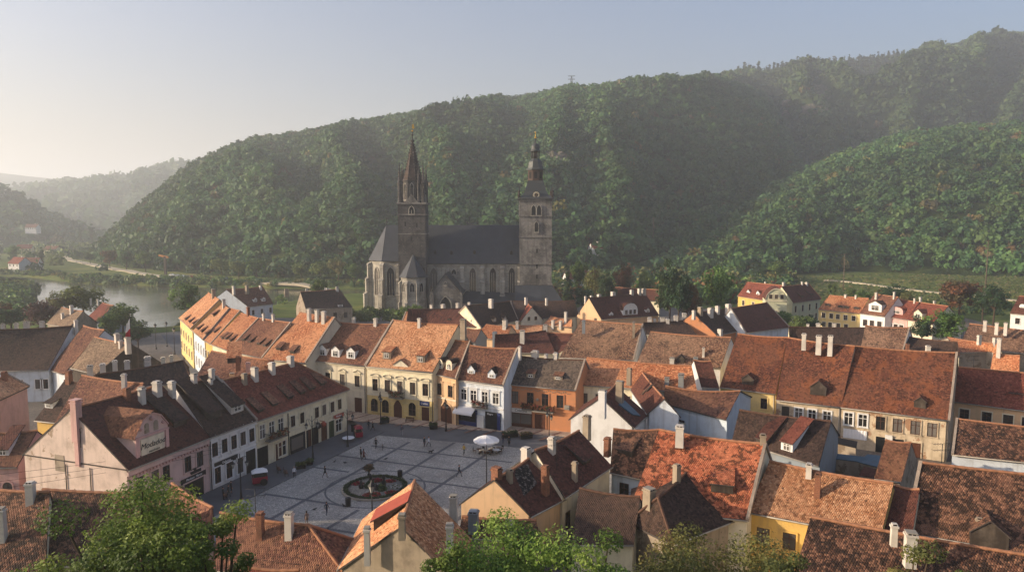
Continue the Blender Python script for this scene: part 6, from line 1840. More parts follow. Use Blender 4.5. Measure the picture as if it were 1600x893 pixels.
# the big painted dormer gable of the pink house
def pink_dormer():
    p, u, n, L = w_p.face('front')
    W = 5.0; t0 = .335
    fr = [(-W / 2, 0), (W / 2, 0), (W / 2, 3.5), (W / 2 - 1.1, 4.9), (.3, 5.4), (-.3, 5.4), (-W / 2 + 1.1, 4.9), (-W / 2, 3.5)]
    mb = MB(); mb.poly([(x, .6, z) for x, z in fr])
    tan = w_p.tan
    zb = .95 * tan
    for sg in (-1, 1): mb.poly([(sg * W / 2, .6, 0), (sg * W / 2, .6, 3.5), (sg * W / 2, .6 + 3.5 / tan, 3.5)])
    d = w_p.piece('dormer', mb, [MT['plaster_pink']], 'front', t0, w_p.ze + .1)
    tm = MB()
    tm.box(-W / 2 - .05, .42, 2.75, W / 2 + .05, .6, 2.95); tm.box(-W / 2, .45, 0, -W / 2 + .5, .6, 2.75); tm.box(W / 2 - .5, .45, 0, W / 2, .6, 2.75); tm.box(-W / 2 - .05, .42, -.05, W / 2 + .05, .6, .15)
    for i in range(2, 7): 
        (x0, z0), (x1, z1) = fr[i], fr[i + 1]
        tm.hexa([(x1, .4, z1 - .22), (x0, .4, z0 - .22), (x0, .6, z0 - .22), (x1, .6, z1 - .22), (x1, .4, z1), (x0, .4, z0), (x0, .6, z0), (x1, .6, z1)])
    link('plaster_trim', tm.mesh('plaster_trim', [MT['plaster_rose']]), d)
    pm = MB(); pm.box(-W / 2 + .75, .5, .35, W / 2 - .75, .6, 2.55); o = link('name_panel', pm.mesh('name_panel', [MT['plaster_palecream']]), d)
    om = MB()
    for x in (-.75, .65):
        pr = arch_prof(.75, 1.25); om.poly([(x + a, .57, 3.1 + z) for a, z in pr][::-1])
    link('niche', om.mesh('niche', [MT['plaster_ruin']]), d)
    cr = MB(); cr.lathe([(.02, -.3), (.4, 0), (.02, .3)], 8, c=(0, .5, 4.75)); cr.lathe([(.02, -.2), (.3, 0), (.02, .2)], 8, c=(1.7, .5, 3.8)); cr.lathe([(.02, -.2), (.3, 0), (.02, .2)], 8, c=(-1.7, .5, 3.8)); link('crest', cr.mesh('crest', [MT['plaster_rose']]), d)
    text_child(d, 'Modadod', .98, 'black', (0, .47, 1.62), True); text_child(d, 'maximum', .42, 'black', (.15, .47, .82), True)
    rf = MB()
    zr, Lr = 5.5, 5.5 / tan + .6
    prof = [(-W / 2 - .5, 3.0), (-W / 2 + .9, 5.0), (0, 5.75), (W / 2 - .9, 5.0), (W / 2 + .5, 3.0)]
    for i in range(4):
        (x0, z0), (x1, z1) = prof[i], prof[i + 1]
        f = .15 if abs(x0) + abs(x1) < 5 else .15
        a = [Vector((x0, f, z0)), Vector((x1, f, z1)), Vector((x1, .6 + z1 / tan + .2, z1)), Vector((x0, .6 + z0 / tan + .2, z0))]
        if i >= 2: rf.grid(a[3], a[0], a[1], a[2], 8, 3, 0, .04)
        else: rf.grid(a[0], a[3], a[2], a[1], 8, 3, 0, .04)
    link('roof', rf.mesh('roof', [MT['brown']]), d)
pink_dormer()
# ================================================================== MORE BUILDINGS AND SHEDS
n8d = H('small half timbered house with a red hooded gable before the clock tower', (813, 502), (806, 494), (833, 479), (825, 476), 6.5, 1.1, 'red', 'palecream', group=g_mid, square=True)
b10.dormer(1229, 705, 1.7, 1.3, 'shed', 'plaster_trimwhite', 'red', back=4.4); b10.dormer(1190, 696, 1.7, 1.0, 'shed', 'plaster_darkwood', 'darkred', back=4.0, win=False)
e7c = H('orange roofed house with a blue white gable at the right edge', (1592, 596), (1545, 590), (1590, 558), (1556, 548), 7.0, 0.8, 'orange', 'blue', group=g_right, square=True)
e7c.chim([(1560, 556, 528, 7)])
b17 = H('small brick hut with a swept tile roof in the yard', (1408, 752), (1366, 747), (1446, 690), (1425, 694), 3.6, 1.0, 'brown', 'ruin', group=g_right, square=True)
b19 = H('sliver of red roofed house at the bottom edge beside the green tree', (380, 925), (470, 925), (380, 884), (460, 890), 4.4, 0.8, 'red', 'rose', group=g_near)
b20 = H('low brick patched roof strip under the bare cream gable', (716, 838), (846, 846), (722, 806), (838, 812), 4.6, 0.7, 'mottled', 'rose', group=g_near)
b20.chim([(740, 826, 796, 19, 'plaster_slateblue'), (796, 834, 813, 17), (709, 838, 770, 15, 'plaster_chimwhite')])
b21 = H('old roof remnant with a curved stone gable behind the green tree', (240, 842), (330, 850), (238, 752), (300, 790), 5.0, 0.9, 'brown', 'gable', group=g_near)
# villa centre with a curved gable
Y = 233.0
vx0, vx1 = at_y(1197, 470, Y).x, at_y(1240, 470, Y - 6).x
ve = empty('villa', ((vx0 + vx1) / 2, Y, 0), 'pale green villa front with a curved gable between the yellow wing and the dark roof', 'house', g_edge)
zE, zT = at_y(1218, 469, Y).z, at_y(1218, 451, Y).z
w = (vx1 - vx0) / 2
pr = [(-w, -.6), (w, -.6), (w, zE)] + [(w * math.cos(math.pi * k / 12), zE + (zT - zE) * math.sin(math.pi * k / 12) ** 1.3) for k in range(1, 12)] + [(-w, zE)]
mb = MB(); mb.poly([(x, 0, z) for x, z in pr]); mb.poly([(w, 0, -.6), (w, 9, -.6), (w, 9, zE), (w, 0, zE)]); mb.poly([(-w, 9, -.6), (-w, 0, -.6), (-w, 0, zE), (-w, 9, zE)]); mb.poly([(w, 9, -.6), (-w, 9, -.6), (-w, 9, zE), (w, 9, zE)])
vw = link('wall', mb.mesh('wall', [MT['plaster_palegreen']]), ve); ve.rotation_euler = (0, 0, R(-14))
mb = MB()
top = [(w * 1.05 * math.cos(math.pi * k / 12), zE + .05 + (zT - zE) * math.sin(math.pi * k / 12) ** 1.3) for k in range(13)]
for i in range(12):
    (x0, z0), (x1, z1) = top[i], top[i + 1]
    mb.poly([(x0, -.3, z0 + .15), (x0, 9, z0 + .15), (x1, 9, z1 + .15), (x1, -.3, z1 + .15)], 0, [(0, i), (9, i), (9, i + 1), (0, i + 1)]); mb.poly([(x1, -.3, z1 - .15), (x0, -.3, z0 - .15), (x0, -.3, z0 + .15), (x1, -.3, z1 + .15)], 1)
link('roof', mb.mesh('roof', [MT['darkred'], MT['plaster_trim']]), ve)
mb = MB(); mb.box(-w - .1, -.25, zE - .3, w + .1, 0, zE); link('cornice', mb.mesh('cornice', [MT['plaster_trim']]), ve)
gl, fr, su = win_meshes(1.1, 2.0, 'plain', TC, 'frame_brown')
for z in (1.0, 4.2, zE + .5):
    for x in (-w * .52, 0, w * .52):
        s_ = .72 if z > zE else 1
        o = link('window', gl, ve, (x, 0, z), 0, (1, 1, s_)); link('frame', fr, o); link('surround', su, o)
# curved white dormer gable already on the white gabled house: its three windows
gl, fr, su = win_meshes(.9, 1.3, 'plain', TW, 'frame_brown')
f = n6.slope_at(985, 492)
for x in (-1.6, 0, 1.6):
    u = Vector((-n6.n.y, n6.n.x, 0)); o = link('window', gl, n6.e, f + u * x + n6.n * .03 + Vector((0, 0, .35)) - n6.o, math.atan2(n6.n.x, -n6.n.y)); link('frame', fr, o)
# half timber pattern and windows on the hooded gable
for t in (.35, .68): n8d.windows('left', [t], 6.6, .9, 1.1, 'bare', TC, 'frame_brown')
n6.windows('left', [.78], 5.2, .9, 1.5, 'bare', TC, 'frame_brown'); b5.windows('right', [.2], 2.2, 1.0, 1.9, 'bare', TC, 'frame_brown')
b6.windows('front', [.10], 2.6, 1.0, 2.0, 'bare', TC, 'frame_brown')
b9.windows('front', [.30], 4.6, 1.0, .35, 'bare', TC, 'frame_brown'); b8.windows('front', [.12, .28], 3.6, .9, 1.9, 'arch plain', 'plaster_bluewhite')
# two skylights in the narrow wing
for (px, py) in ((1008, 611), (1015, 606)):
    f = b8.slope_at(px, py); mb = MB(); n = (b8.B - b8.A).cross(b8.D - b8.A).normalized(); n = n if n.z > 0 else -n
    u = b8.u; v = n.cross(u); mb.obox(-u * .35 - v * .7, u * .7, v * 1.4, n * .12); o = mb.build('skylight', [MT['glass']], b8.e); o.location = f - b8.o
# torn roof patch of the bare cream gabled house
def patch(h, pts, mat, name='roof_patch', lift=.16):
    q = [h.slope_at(*p) for p in pts]; n = (h.B - h.A).cross(h.D - h.A).normalized(); n = n if n.z > 0 else -n
    c = sum(q, Vector()) / len(q); mb = MB(); mb.poly([p + n * lift - c for p in q] if (q[1] - q[0]).cross(q[2] - q[1]).dot(n) > 0 else [p + n * lift - c for p in q[::-1]])
    for i in range(len(q)): a, b = q[i], q[(i + 1) % len(q)]; mb.poly([a - c, b - c, b + n * lift - c, a + n * lift - c])
    o = mb.build(name, [mat], h.e); o.location = c - h.o
g = NT('torn_roofing'); pos = g.n('NewGeometry').outputs['Position']; a = g.noise(pos, 2.2, 6, .75); g.bump(a, 1.0, .2)
M_TORN = g.out(g.ramp(a, [(.40, lin('#141312')), (.52, lin('#2a2420')), (.58, lin('#8a8078')), (.66, lin('#2a2522'))]), .9)
patch(b5, [(806, 732), (824, 726), (838, 756), (818, 776), (800, 756)], M_TORN)
patch(b7, [(966, 632), (988, 648), (1000, 650), (990, 640), (975, 626)], MT['bluemetal'])

# sheds in the yard
def lean_to(name, label, pts, zs, mat, th=.12, group='sheds in the yard'):
    P = [at_z(px, py, z) for (px, py), z in zip(pts, zs)]
    c = sum(P, Vector()) / len(P)
    e = empty(name, (c.x, c.y, 0), label, 'shed', group)
    o = Vector((c.x, c.y, 0))
    mb = MB(); q = [p - o for p in P]; slab_roof(mb, q, th); mb.build('roof', [mat], e)
    mb = MB()
    for i in range(4):
        a, b = q[i].lerp(sum(q, Vector()) / 4, .06), q[(i + 1) % 4].lerp(sum(q, Vector()) / 4, .06); mb.poly([(a.x, a.y, -.3), (b.x, b.y, -.3), (b.x, b.y, b.z), (a.x, a.y, a.z)])
    mb.build('wall', [MT['plaster_ruin']], e)
    return e
lean_to('lean_to_shed', 'blue grey sheet metal roof over the yard, the larger one', [(1340, 722), (1383, 733), (1397, 715), (1356, 710)], (2.6, 2.6, 3.2, 3.2), MT['bluemetal'])
lean_to('lean_to_shed', 'dark narrow sheet metal roof in front of the larger blue grey one', [(1305, 717), (1345, 722), (1350, 714), (1308, 709)], (2.4, 2.4, 2.8, 2.8), MT['bluemetal'])
lean_to('lean_to_shed', 'dark felt roof against the shabby wall with hanging sheets', [(1308, 693), (1338, 700), (1340, 690), (1309, 684)], (2.6, 2.6, 3.0, 3.0), MT['black'])
lean_to('lean_to_shed', 'rusty tiled shed roof low in the yard beside the hut', [(1342, 742), (1372, 748), (1380, 736), (1350, 729)], (2.2, 2.2, 2.6, 2.6), MT['darkred'])
for k, (t, m) in enumerate(((.09, 'canvas'), (.20, 'canvas'))):
    mb = MB(); n = 8
    for i in range(n): x0, x1 = -.9 + 1.8 * i / n, -.9 + 1.8 * (i + 1) / n; y0, y1 = -.1 - .06 * (i % 2), -.1 - .06 * ((i + 1) % 2); mb.poly([(x0, y0, 0), (x1, y1, 0), (x1, y1, 1.5), (x0, y0, 1.5)])
    m1c.piece('hanging_sheet', mb, [MT[m]], 'front', t, 1.6, .05)
doorway(m1c, .40, 1.5, 2.5, 'black', arch=False, trim='plaster_shabby'); doorway(m1c, .56, 1.5, 2.5, 'black', arch=False, trim='plaster_shabby'); doorway(m1c, .72, 1.4, 2.3, 'wood_brown', arch=False, trim='plaster_shabby')
mb = MB(); mb.box(-.5, -.45, 0, .5, 0, .75); m1c.piece('air_conditioner', mb, [MT['frame_white']], 'front', .47, 2.2)
for h, t in ((m1b, .98), (m1c, .985), (m1a, .97), (r1, .985), (r2, .985), (r3, .99), (r5, .02)):
    mb = MB(); mb.tube([(0, -.12, 0), (0, -.12, h.ze - .2)], .07, 6); h.piece('downpipe', mb, [MT['gutter' if h in (m1b, m1a) else 'vergedark']], 'front', t)
# satellite dish, antennas
def dish(h, which, t, z, r=.55, m='stonegrey'):
    mb = MB(); mb.lathe([(.03, 0), (r * .5, .06), (r, .22), (r * .96, .24), (r * .48, .1)], 16); o = h.piece('satellite_dish', mb, [MT[m]], which, t, z, .4); o.rotation_euler = (R(80), 0, o.rotation_euler[2]); return o
dish(b5, 'left', .34, 4.6, .62); dish(n14, 'front', .5, 6.6, .7)
def antenna(h, px, py, hh=3.2):
    f = h.slope_at(px, py); mb = MB(); mb.tube([(0, 0, -.3), (0, 0, hh)], .035, 5)
    for k, z in enumerate((hh - .05, hh - .7)):
        mb.tube([(-.9, 0, z), (.9, .2, z)], .02, 4)
        for j in range(7): x = -.9 + .3 * j; mb.tube([(x, -.35, z), (x, .35, z)], .014, 4)
    o = mb.build('antenna', [MT['iron']], h.e); o.location = f - h.o
for h, px, py in ((w_r, 226, 590), (n6, 990, 478), (b3, 400, 815), (e10, 1490, 540), (e7, 1505, 535), (mr2, 1520, 585), (b6, 870, 730), (b16, 1470, 740), (n10, 795, 530)): antenna(h, px, py)

# small houses far off
def far_house(label, px, py, w, d, h, roof, wall, z, Y, rz, group='scattered houses beyond the town'):
    c = at_y(px, py, Y); c.z = z
    e = empty('house', c, label, 'house', group, R(rz))
    mb = MB(); zr = h + d * .45
    mb.poly([(-w / 2, -d / 2, -2), (w / 2, -d / 2, -2), (w / 2, -d / 2, h), (-w / 2, -d / 2, h)]); mb.poly([(w / 2, d / 2, -2), (-w / 2, d / 2, -2), (-w / 2, d / 2, h), (w / 2, d / 2, h)])
    mb.poly([(w / 2, -d / 2, -2), (w / 2, d / 2, -2), (w / 2, d / 2, h), (w / 2, 0, zr - .1), (w / 2, -d / 2, h)]); mb.poly([(-w / 2, d / 2, -2), (-w / 2, -d / 2, -2), (-w / 2, -d / 2, h), (-w / 2, 0, zr - .1), (-w / 2, d / 2, h)])
    link('wall', mb.mesh('wall', [MT['plaster_' + wall]]), e)
    mb = MB(); t = .35
    slab_roof(mb, [(-w / 2 - t, -d / 2 - .5, h - .4), (w / 2 + t, -d / 2 - .5, h - .4), (w / 2 + t, 0, zr), (-w / 2 - t, 0, zr)], .15); slab_roof(mb, [(w / 2 + t, d / 2 + .5, h - .4), (-w / 2 - t, d / 2 + .5, h - .4), (-w / 2 - t, 0, zr), (w / 2 + t, 0, zr)], .15)
    rf = link('roof', mb.mesh('roof', [MT[roof]]), e)
    mb = MB(); mb.box(w * .2, -.4, zr - .6, w * .2 + .8, .4, zr + 1.1); link('chimney', mb.mesh('chimney', [MT['plaster_chimwhite']]), rf)
    gl, fr, su = win_meshes(1.2, 1.5, 'plain', TW, 'frame_brown')
    for k in range(max(2, int(w / 3.2))):
        x = -w / 2 + w * (k + .5) / max(2, int(w / 3.2)); link('window', gl, e, (x, -d / 2, h - 2.3), 0)
    return e
s_ = surface_at(HA, 930, 388)
far_house('white cottage with an orange red roof high among the trees right of the church', 930, 384, 7, 7, 3.4, 'red', 'white', s_.z - 1.0, s_.y - 6, 25)
far_house('long low house with a faded red roof and white gable behind the spruce', 908, 420, 17, 8, 4.5, 'darkred', 'white', 2.5, 360, 14)
far_house('small house half hidden at the edge of the left river bank, white gable lit', 32, 424, 12, 9, 7, 'red', 'white', -1, 505, -24)
far_house('grey house with a hipped look beside the tall poplar on the left bank', 52, 425, 10, 9, 6, 'brown', 'white', -1, 520, 12)
far_house('pinkish roofed house farther up the left bank', 40, 394, 14, 9, 6, 'red', 'cream', 0, 780, 20)
far_house('low pale house by the far bend of the road', 83, 400, 14, 9, 5, 'brown', 'cream', 0, 760, -10)
far_house('white speck of a house at the foot of the left hill', 52, 366, 16, 10, 7, 'brown', 'trimwhite', 20, 1010, 0)
far_house('shed roof beside the clock tower garden', 872, 428, 9, 6, 3, 'brown', 'stone', 0, 330, 0)
mb = MB(); mb.box(-2, -2, -.5, 2, 2, 4.2); mb.box(-2.3, -2.3, 4.2, 2.3, 2.3, 4.5); o = mb.build('transformer_hut', [MT['plaster_white']]); o.location = at_y(1537, 460, 300); o.location.z = 0; tag(o, 'small white transformer hut under the tall wooden pole', 'hut')

# ================================================================== THE FAR BANK ROAD
def ribbon(name, pix, w, z, mat, kind='structure'):
    P = [at_z(px, py, z) for px, py in pix]
    mb = MB()
    # smooth the line
    Q = []
    for i in range(len(P) - 1):
        p0, p1, p2, p3 = P[max(i - 1, 0)], P[i], P[i + 1], P[min(i + 2, len(P) - 1)]
        for k in range(8):
            t = k / 8; Q.append(0.5 * ((2 * p1) + (p2 - p0) * t + (2 * p0 - 5 * p1 + 4 * p2 - p3) * t * t + (3 * p1 - p0 - 3 * p2 + p3) * t ** 3))
    Q.append(P[-1])
    ht = lambda v: float(land_h(np.array([v.x]), np.array([v.y]))[0])
    L = []
    for i, q in enumerate(Q):
        d = (Q[min(i + 1, len(Q) - 1)] - Q[max(i - 1, 0)]); d.z = 0; d.normalize(); n = Vector((-d.y, d.x, 0)) * w / 2
        a, b = q - n, q + n; zz = max(ht(a), ht(b), ht(q)) + .5
        L.append((Vector((a.x, a.y, zz)), Vector((b.x, b.y, zz))))
    for i in range(len(L) - 1):
        (a, b), (c, d) = L[i], L[i + 1]
        mb.poly([a, c, d, b] if (c - a).cross(d - a).z > 0 else [b, d, c, a]); dz = Vector((0, 0, -1.2))
        mb.poly([a + dz, c + dz, c, a]); mb.poly([b, d, d + dz, b + dz])
    o = mb.build(name, [mat]); return tag(o, kind=kind), L
M_GRAVEL = plain_mat('pale_gravel', '#b0a48c', .95, .3, .3)
road_o, ROADL = ribbon('road', [(140, 388), (118, 393), (105, 399), (108, 405), (130, 411), (165, 418), (210, 426), (260, 432), (320, 436), (390, 440), (470, 443), (570, 448)], 7.0, 0.2, M_GRAVEL)
ribbon('path', [(1290, 436), (1330, 440), (1420, 452), (1520, 463), (1640, 474)], 3.5, 0.2, M_GRAVEL)

# ================================================================== STREET FURNITURE
def lamp_post(px, py, hh, label, kind='double', Y=None, rz=25):
    p = g0(px, py) if Y is None else Vector((at_y(px, 400, Y).x, Y, 0))
    e = empty('street_lamp', p, label, 'street lamp', 'street lamps on the square', R(rz))
    mb = MB(); mb.lathe([(.24, 0), (.24, .25), (.15, .4), (.13, 1.0), (.085, 1.2), (.07, hh * .8), (.05, hh)], 8); link('post', mb.mesh('post', [MT['iron']]), e)
    def lantern(x, y, z, s=1.0):
        l = MB(); l.lathe([(.10 * s, 0), (.24 * s, .5 * s)], 6, c=(x, y, z), smooth=False); lo = link('lantern', l.mesh('lantern', [M_LANT]), e)
        c = MB(); c.lathe([(.30 * s, .5 * s), (.28 * s, .56 * s), (.10 * s, .76 * s), (.03 * s, .95 * s)], 6, c=(x, y, z), smooth=False); c.lathe([(.05 * s, -.12 * s), (.13 * s, 0)], 6, c=(x, y, z))
        for k in range(6): a = R(60 * k); c.tube([(x + .10 * s * math.cos(a), y + .1 * s * math.sin(a), z), (x + .25 * s * math.cos(a), y + .25 * s * math.sin(a), z + .5 * s)], .018, 4)
        link('cage', c.mesh('cage', [MT['iron']]), lo)
    if kind == 'double':
        a = MB()
        for sg in (-1, 1):
            a.tube([(0, 0, hh * .86), (sg * .35, 0, hh * .93), (sg * .75, 0, hh * .93), (sg * .85, 0, hh * .86)], .035, 5); a.tube([(0, 0, hh * .74), (sg * .3, 0, hh * .80), (sg * .5, 0, hh * .92)], .028, 5)
        link('bracket', a.mesh('bracket', [MT['iron']]), e)
        for sg in (-1, 1): lantern(sg * .85, 0, hh * .86 - .85, .95)
    elif kind == 'top': lantern(0, 0, hh, 1.5)
    else:
        a = MB(); a.tube([(0, 0, hh), (.0, 0, hh + .1), (.5, 0, hh + .3)], .05, 5); a.box(.35, -.14, hh + .24, .95, .14, hh + .36); a.tube([(0, 0, hh), (-.5, 0, hh + .25)], .05, 5); a.box(-.95, -.14, hh + .2, -.35, .14, hh + .32); link('lamp_head', a.mesh('lamp_head', [MT['stonegrey']]), e)
    return e
M_LANT = plain_mat('lantern_glass', '#a8a8a0', .2, .2, 3)
lamp_post(377, 781, 6.2, 'ornate two armed street lamp before the white house with the black shop sign')
lamp_post(489, 718, 6.8, 'two armed street lamp in the middle of the cream corner house front')
lamp_post(543.5, 698, 6.2, 'two armed street lamp at the corner of the cream house by the round table')
lamp_post(595, 662, 5.9, 'two armed street lamp before the large cream and yellow house', rz=110)
lamp_post(697, 673, 5.8, 'two armed street lamp before the brown carriage door', rz=110)
lamp_post(858, 690, 5.6, 'two armed street lamp at the door of the terracotta house', rz=110)
lamp_post(759, 0, 6.6, 'tall lamp with two flat heads beside the cream gable', 'flat', Y=88)
lamp_post(574, 0, 6.3, 'old lantern lamp with a single glass lantern behind the orange roof', 'top', Y=75)
for k, (px, py, lb) in enumerate(((244, 545, 'slim lamp post on the street to the river, nearest the flag'), (261, 541, 'slim lamp post on the street to the river, middle of the three'), (273, 553, 'slim lamp post close to the yellow street house'))):
    lamp_post(px, py, 6.0, lb, 'top')

def parasol(p, r, z, label, sag=.55):
    e = empty('parasol', p, label, 'parasol')
    mb = MB(); mb.lathe([(.45, 0), (.45, .1), (.06, .14), (.05, z + .5)], 10); link('pole', mb.mesh('pole', [MT['wood_brown']]), e)
    n = 8; mb = MB(); ring = []
    for k in range(n * 3):
        a = 2 * math.pi * k / (n * 3); dip = .10 * abs(math.sin(a * n / 2 + 0)) ; ring.append(a)
        a2 = 2 * math.pi * (k + 1) / (n * 3)
        for (t0, t1) in ((0, .4), (.4, .75), (.75, 1.0)):
            f = lambda a, t: Vector((r * t * math.cos(a), r * t * math.sin(a), z + .55 - sag * t ** 1.25 * 1.3 - .10 * t * abs(math.sin(a * n / 2))))
            q = [f(a, t0), f(a, t1), f(a2, t1), f(a2, t0)]
            mb.poly(q if t0 > 0 else q[:3])
        q = [f(a, 1), f(a, 1) + Vector((0, 0, -.22)), f(a2, 1) + Vector((0, 0, -.22)), f(a2, 1)]; mb.poly(q)
    link('canopy', mb.mesh('canopy', [MT['canvas']]), e)
    mb = MB()
    for k in range(n): a = 2 * math.pi * k / n; mb.tube([(0, 0, z - .1), (r * .9 * math.cos(a), r * .9 * math.sin(a), z + .5 - sag * 1.3 * .9)], .02, 4)
    mb.lathe([(.03, 0), (.07, .1), (.02, .22)], 6, c=(0, 0, z + .52)); link('ribs', mb.mesh('ribs', [MT['wood_brown']]), e)
    return e
PAR = g0(760, 707)
parasol(PAR, 2.0, 2.3, 'large round white parasol over cafe tables on the cobbles')
def cafe_table(p, label, white=False, rz=0, r=.42):
    e = empty('cafe_table', p, label, 'table', 'cafe tables', R(rz))
    mb = MB(); mb.lathe([(r, .70), (r, .74)], 14); link('table_top', mb.mesh('table_top', [MT['canvas' if white else 'wood_brown']]), e)
    mb = MB(); mb.lathe([(.26, 0), (.24, .03), (.035, .06), (.035, .70)], 8); link('leg', mb.mesh('leg', [MT['iron']]), e)
    return e
def cafe_chair(p, rz, label, mat='iron'):
    e = empty('cafe_chair', p, label, 'chair', 'cafe chairs', R(rz))
    mb = MB(); mb.box(-.22, -.22, .43, .22, .22, .47); link('seat', mb.mesh('seat', [MT['wood_brown']]), e)
    mb = MB(); mb.box(-.22, .20, .60, .22, .24, .90); mb.box(-.2, .2, .47, -.17, .23, .6); mb.box(.17, .2, .47, .2, .23, .6); link('backrest', mb.mesh('backrest', [MT[mat]]), e)
    for sx in (-1, 1):
        for sy in (-1, 1): mb = MB(); mb.tube([(sx * .21, sy * .21, 0), (sx * .18, sy * .18, .43)], .018, 5); link('leg', mb.mesh('leg', [MT[mat]]), e)
    return e
for k, (dx, dy) in enumerate(((-1.1, -.3), (.6, -.6), (1.9, .3))):
    cafe_table(PAR + Vector((dx, dy, 0)), ('cafe table at the left under the white parasol', 'cafe table in the middle under the white parasol', 'cafe table just outside the right edge of the white parasol')[k])
    for a in (20, 140, 260):
        cafe_chair(PAR + Vector((dx + .75 * math.sin(R(a)), dy - .75 * math.cos(R(a)), 0)), a + 180, 'dark cafe chair pulled up to a table by the white parasol')
cafe_table(g0(776, 708), 'white topped table in front of the cafe tables', True, 10, .8)
cafe_table(g0(544.5, 690), 'round white table beside the corner lamp', True, 0, 1.0)
def bin_(px, py, label):
    e = empty('litter_bin', g0(px, py), label, 'bin', 'litter bins beside the flower bed')
    mb = MB(); mb.lathe([(.30, 0), (.34, .05), (.36, .95), (.33, 1.0)], 12); link('body', mb.mesh('body', [MT['black']]), e)
    mb = MB(); mb.lathe([(.37, 1.0), (.37, 1.06), (.2, 1.16), (.05, 1.2)], 12); link('lid', mb.mesh('lid', [MT['iron']]), e)
bin_(625, 746, 'black litter bin behind the round flower bed'); bin_(544, 790, 'black litter bin in front of the round flower bed')
def planter(px, py, label, w=1.3, cols=((.05, .08, .03), (.07, .09, .03)), n=60):
    e = empty('planter', g0(px, py), label, 'planter', 'planters on the pavements', R(17)); e.location.z = .13 if py < 690 else 0
    mb = MB(); mb.hexa([(-w / 2, -.35, 0), (w / 2, -.35, 0), (w / 2, .35, 0), (-w / 2, .35, 0), (-w / 2 - .06, -.4, .55), (w / 2 + .06, -.4, .55), (w / 2 + .06, .4, .55), (-w / 2 - .06, .4, .55)]); link('box', mb.mesh('box', [MT['black']]), e)
    c = np.stack([rng.uniform(-w / 2, w / 2, n), rng.uniform(-.3, .3, n), rng.uniform(.55, .95, n)], -1); pal = np.array(cols)
    V, F, TV = crown_quads(c, np.full(n, .2), pal[rng.integers(0, len(pal), n)], 8, .5); o = link('foliage', tint_mesh('foliage', V, F, TV), e); o['kind'] = 'stuff'
planter(602, 661, 'dark planter beside the lamp before the cream and yellow house'); planter(677, 670, 'dark planter before the brown carriage door'); planter(470, 732, 'dark planter on the left pavement near the man in white')
planter(797, 683, 'long green planter on the pavement before the white shop sign', 2.6); planter(822, 685, 'low planter with reddish leaves left of the terracotta door', 2.0, ((.12, .06, .03), (.06, .07, .03)))
planter(484, 726, 'small planter at the foot of the middle lamp', .8)
# red vending cart and booth
def red_cart(px, py, label, s=1.0, rz=25, big=True):
    e = empty('vendor_cart', g0(px, py), label, 'vendor cart', None, R(rz))
    e.location.z = .10
    M_RED = MT['redgloss']
    mb = MB(); mb.hexa([(-1.0 * s, -.6 * s, .35 * s), (1.0 * s, -.6 * s, .35 * s), (1.0 * s, .6 * s, .35 * s), (-1.0 * s, .6 * s, .35 * s), (-1.05 * s, -.7 * s, 1.25 * s), (1.05 * s, -.7 * s, 1.25 * s), (1.05 * s, .7 * s, 1.25 * s), (-1.05 * s, .7 * s, 1.25 * s)]); link('body', mb.mesh('body', [M_RED]), e)
    mb = MB(); mb.box(-1.0 * s, -.6 * s, 1.25 * s, 1.0 * s, .6 * s, 1.3 * s); mb.box(-.7 * s, -.45 * s, 1.3 * s, .7 * s, .45 * s, 1.85 * s); link('glass_case', mb.mesh('glass_case', [MT['glass']]), e)
    mb = MB(); mb.hexa([(-1.1 * s, -.75 * s, 1.9 * s), (1.1 * s, -.75 * s, 1.9 * s), (1.1 * s, .75 * s, 1.9 * s), (-1.1 * s, .75 * s, 1.9 * s), (-.5 * s, -.2 * s, 2.35 * s), (.5 * s, -.2 * s, 2.35 * s), (.5 * s, .2 * s, 2.35 * s), (-.5 * s, .2 * s, 2.35 * s)]); link('roof', mb.mesh('roof', [M_RED if not big else MT['canvas']]), e)
    for sx in (-1, 1):
        for sy in (-1, 1): mb = MB(); mb.tube([(sx * .9 * s, sy * .55 * s, 1.25 * s), (sx * .9 * s, sy * .55 * s, 1.95 * s)], .03, 5); link('post', mb.mesh('post', [MT['iron']]), e)
    for sy in (-1, 1):
        mb = MB(); mb.tube([(.5 * s, sy * .72 * s, .5 * s), (.5 * s, sy * .80 * s, .5 * s)], .5 * s, 16); mb.tube([(.5 * s, sy * .80 * s, .5 * s), (.5 * s, sy * .84 * s, .5 * s)], .12 * s, 8); link('wheel', mb.mesh('wheel', [MT['black']]), e)
MT['redgloss'] = plain_mat('red_gloss_paint', '#8e2034', .35, .2, 2)
red_cart(406, 757, 'dark red vendor cart with a white top before the black carriage doors', .95)
red_cart(560.5, 684, 'small red booth at the corner of the cream house', .9, 110, False)
mb = MB(); mb.box(-.5, -.3, 0, .5, .3, 1.3); mb.box(-.55, -.35, 1.3, .55, .35, 1.4); o = mb.build('utility_cabinet', [MT['black']]); o.location = g0(554, 674); tag(o, 'black utility cabinet beside the small red booth', 'cabinet')
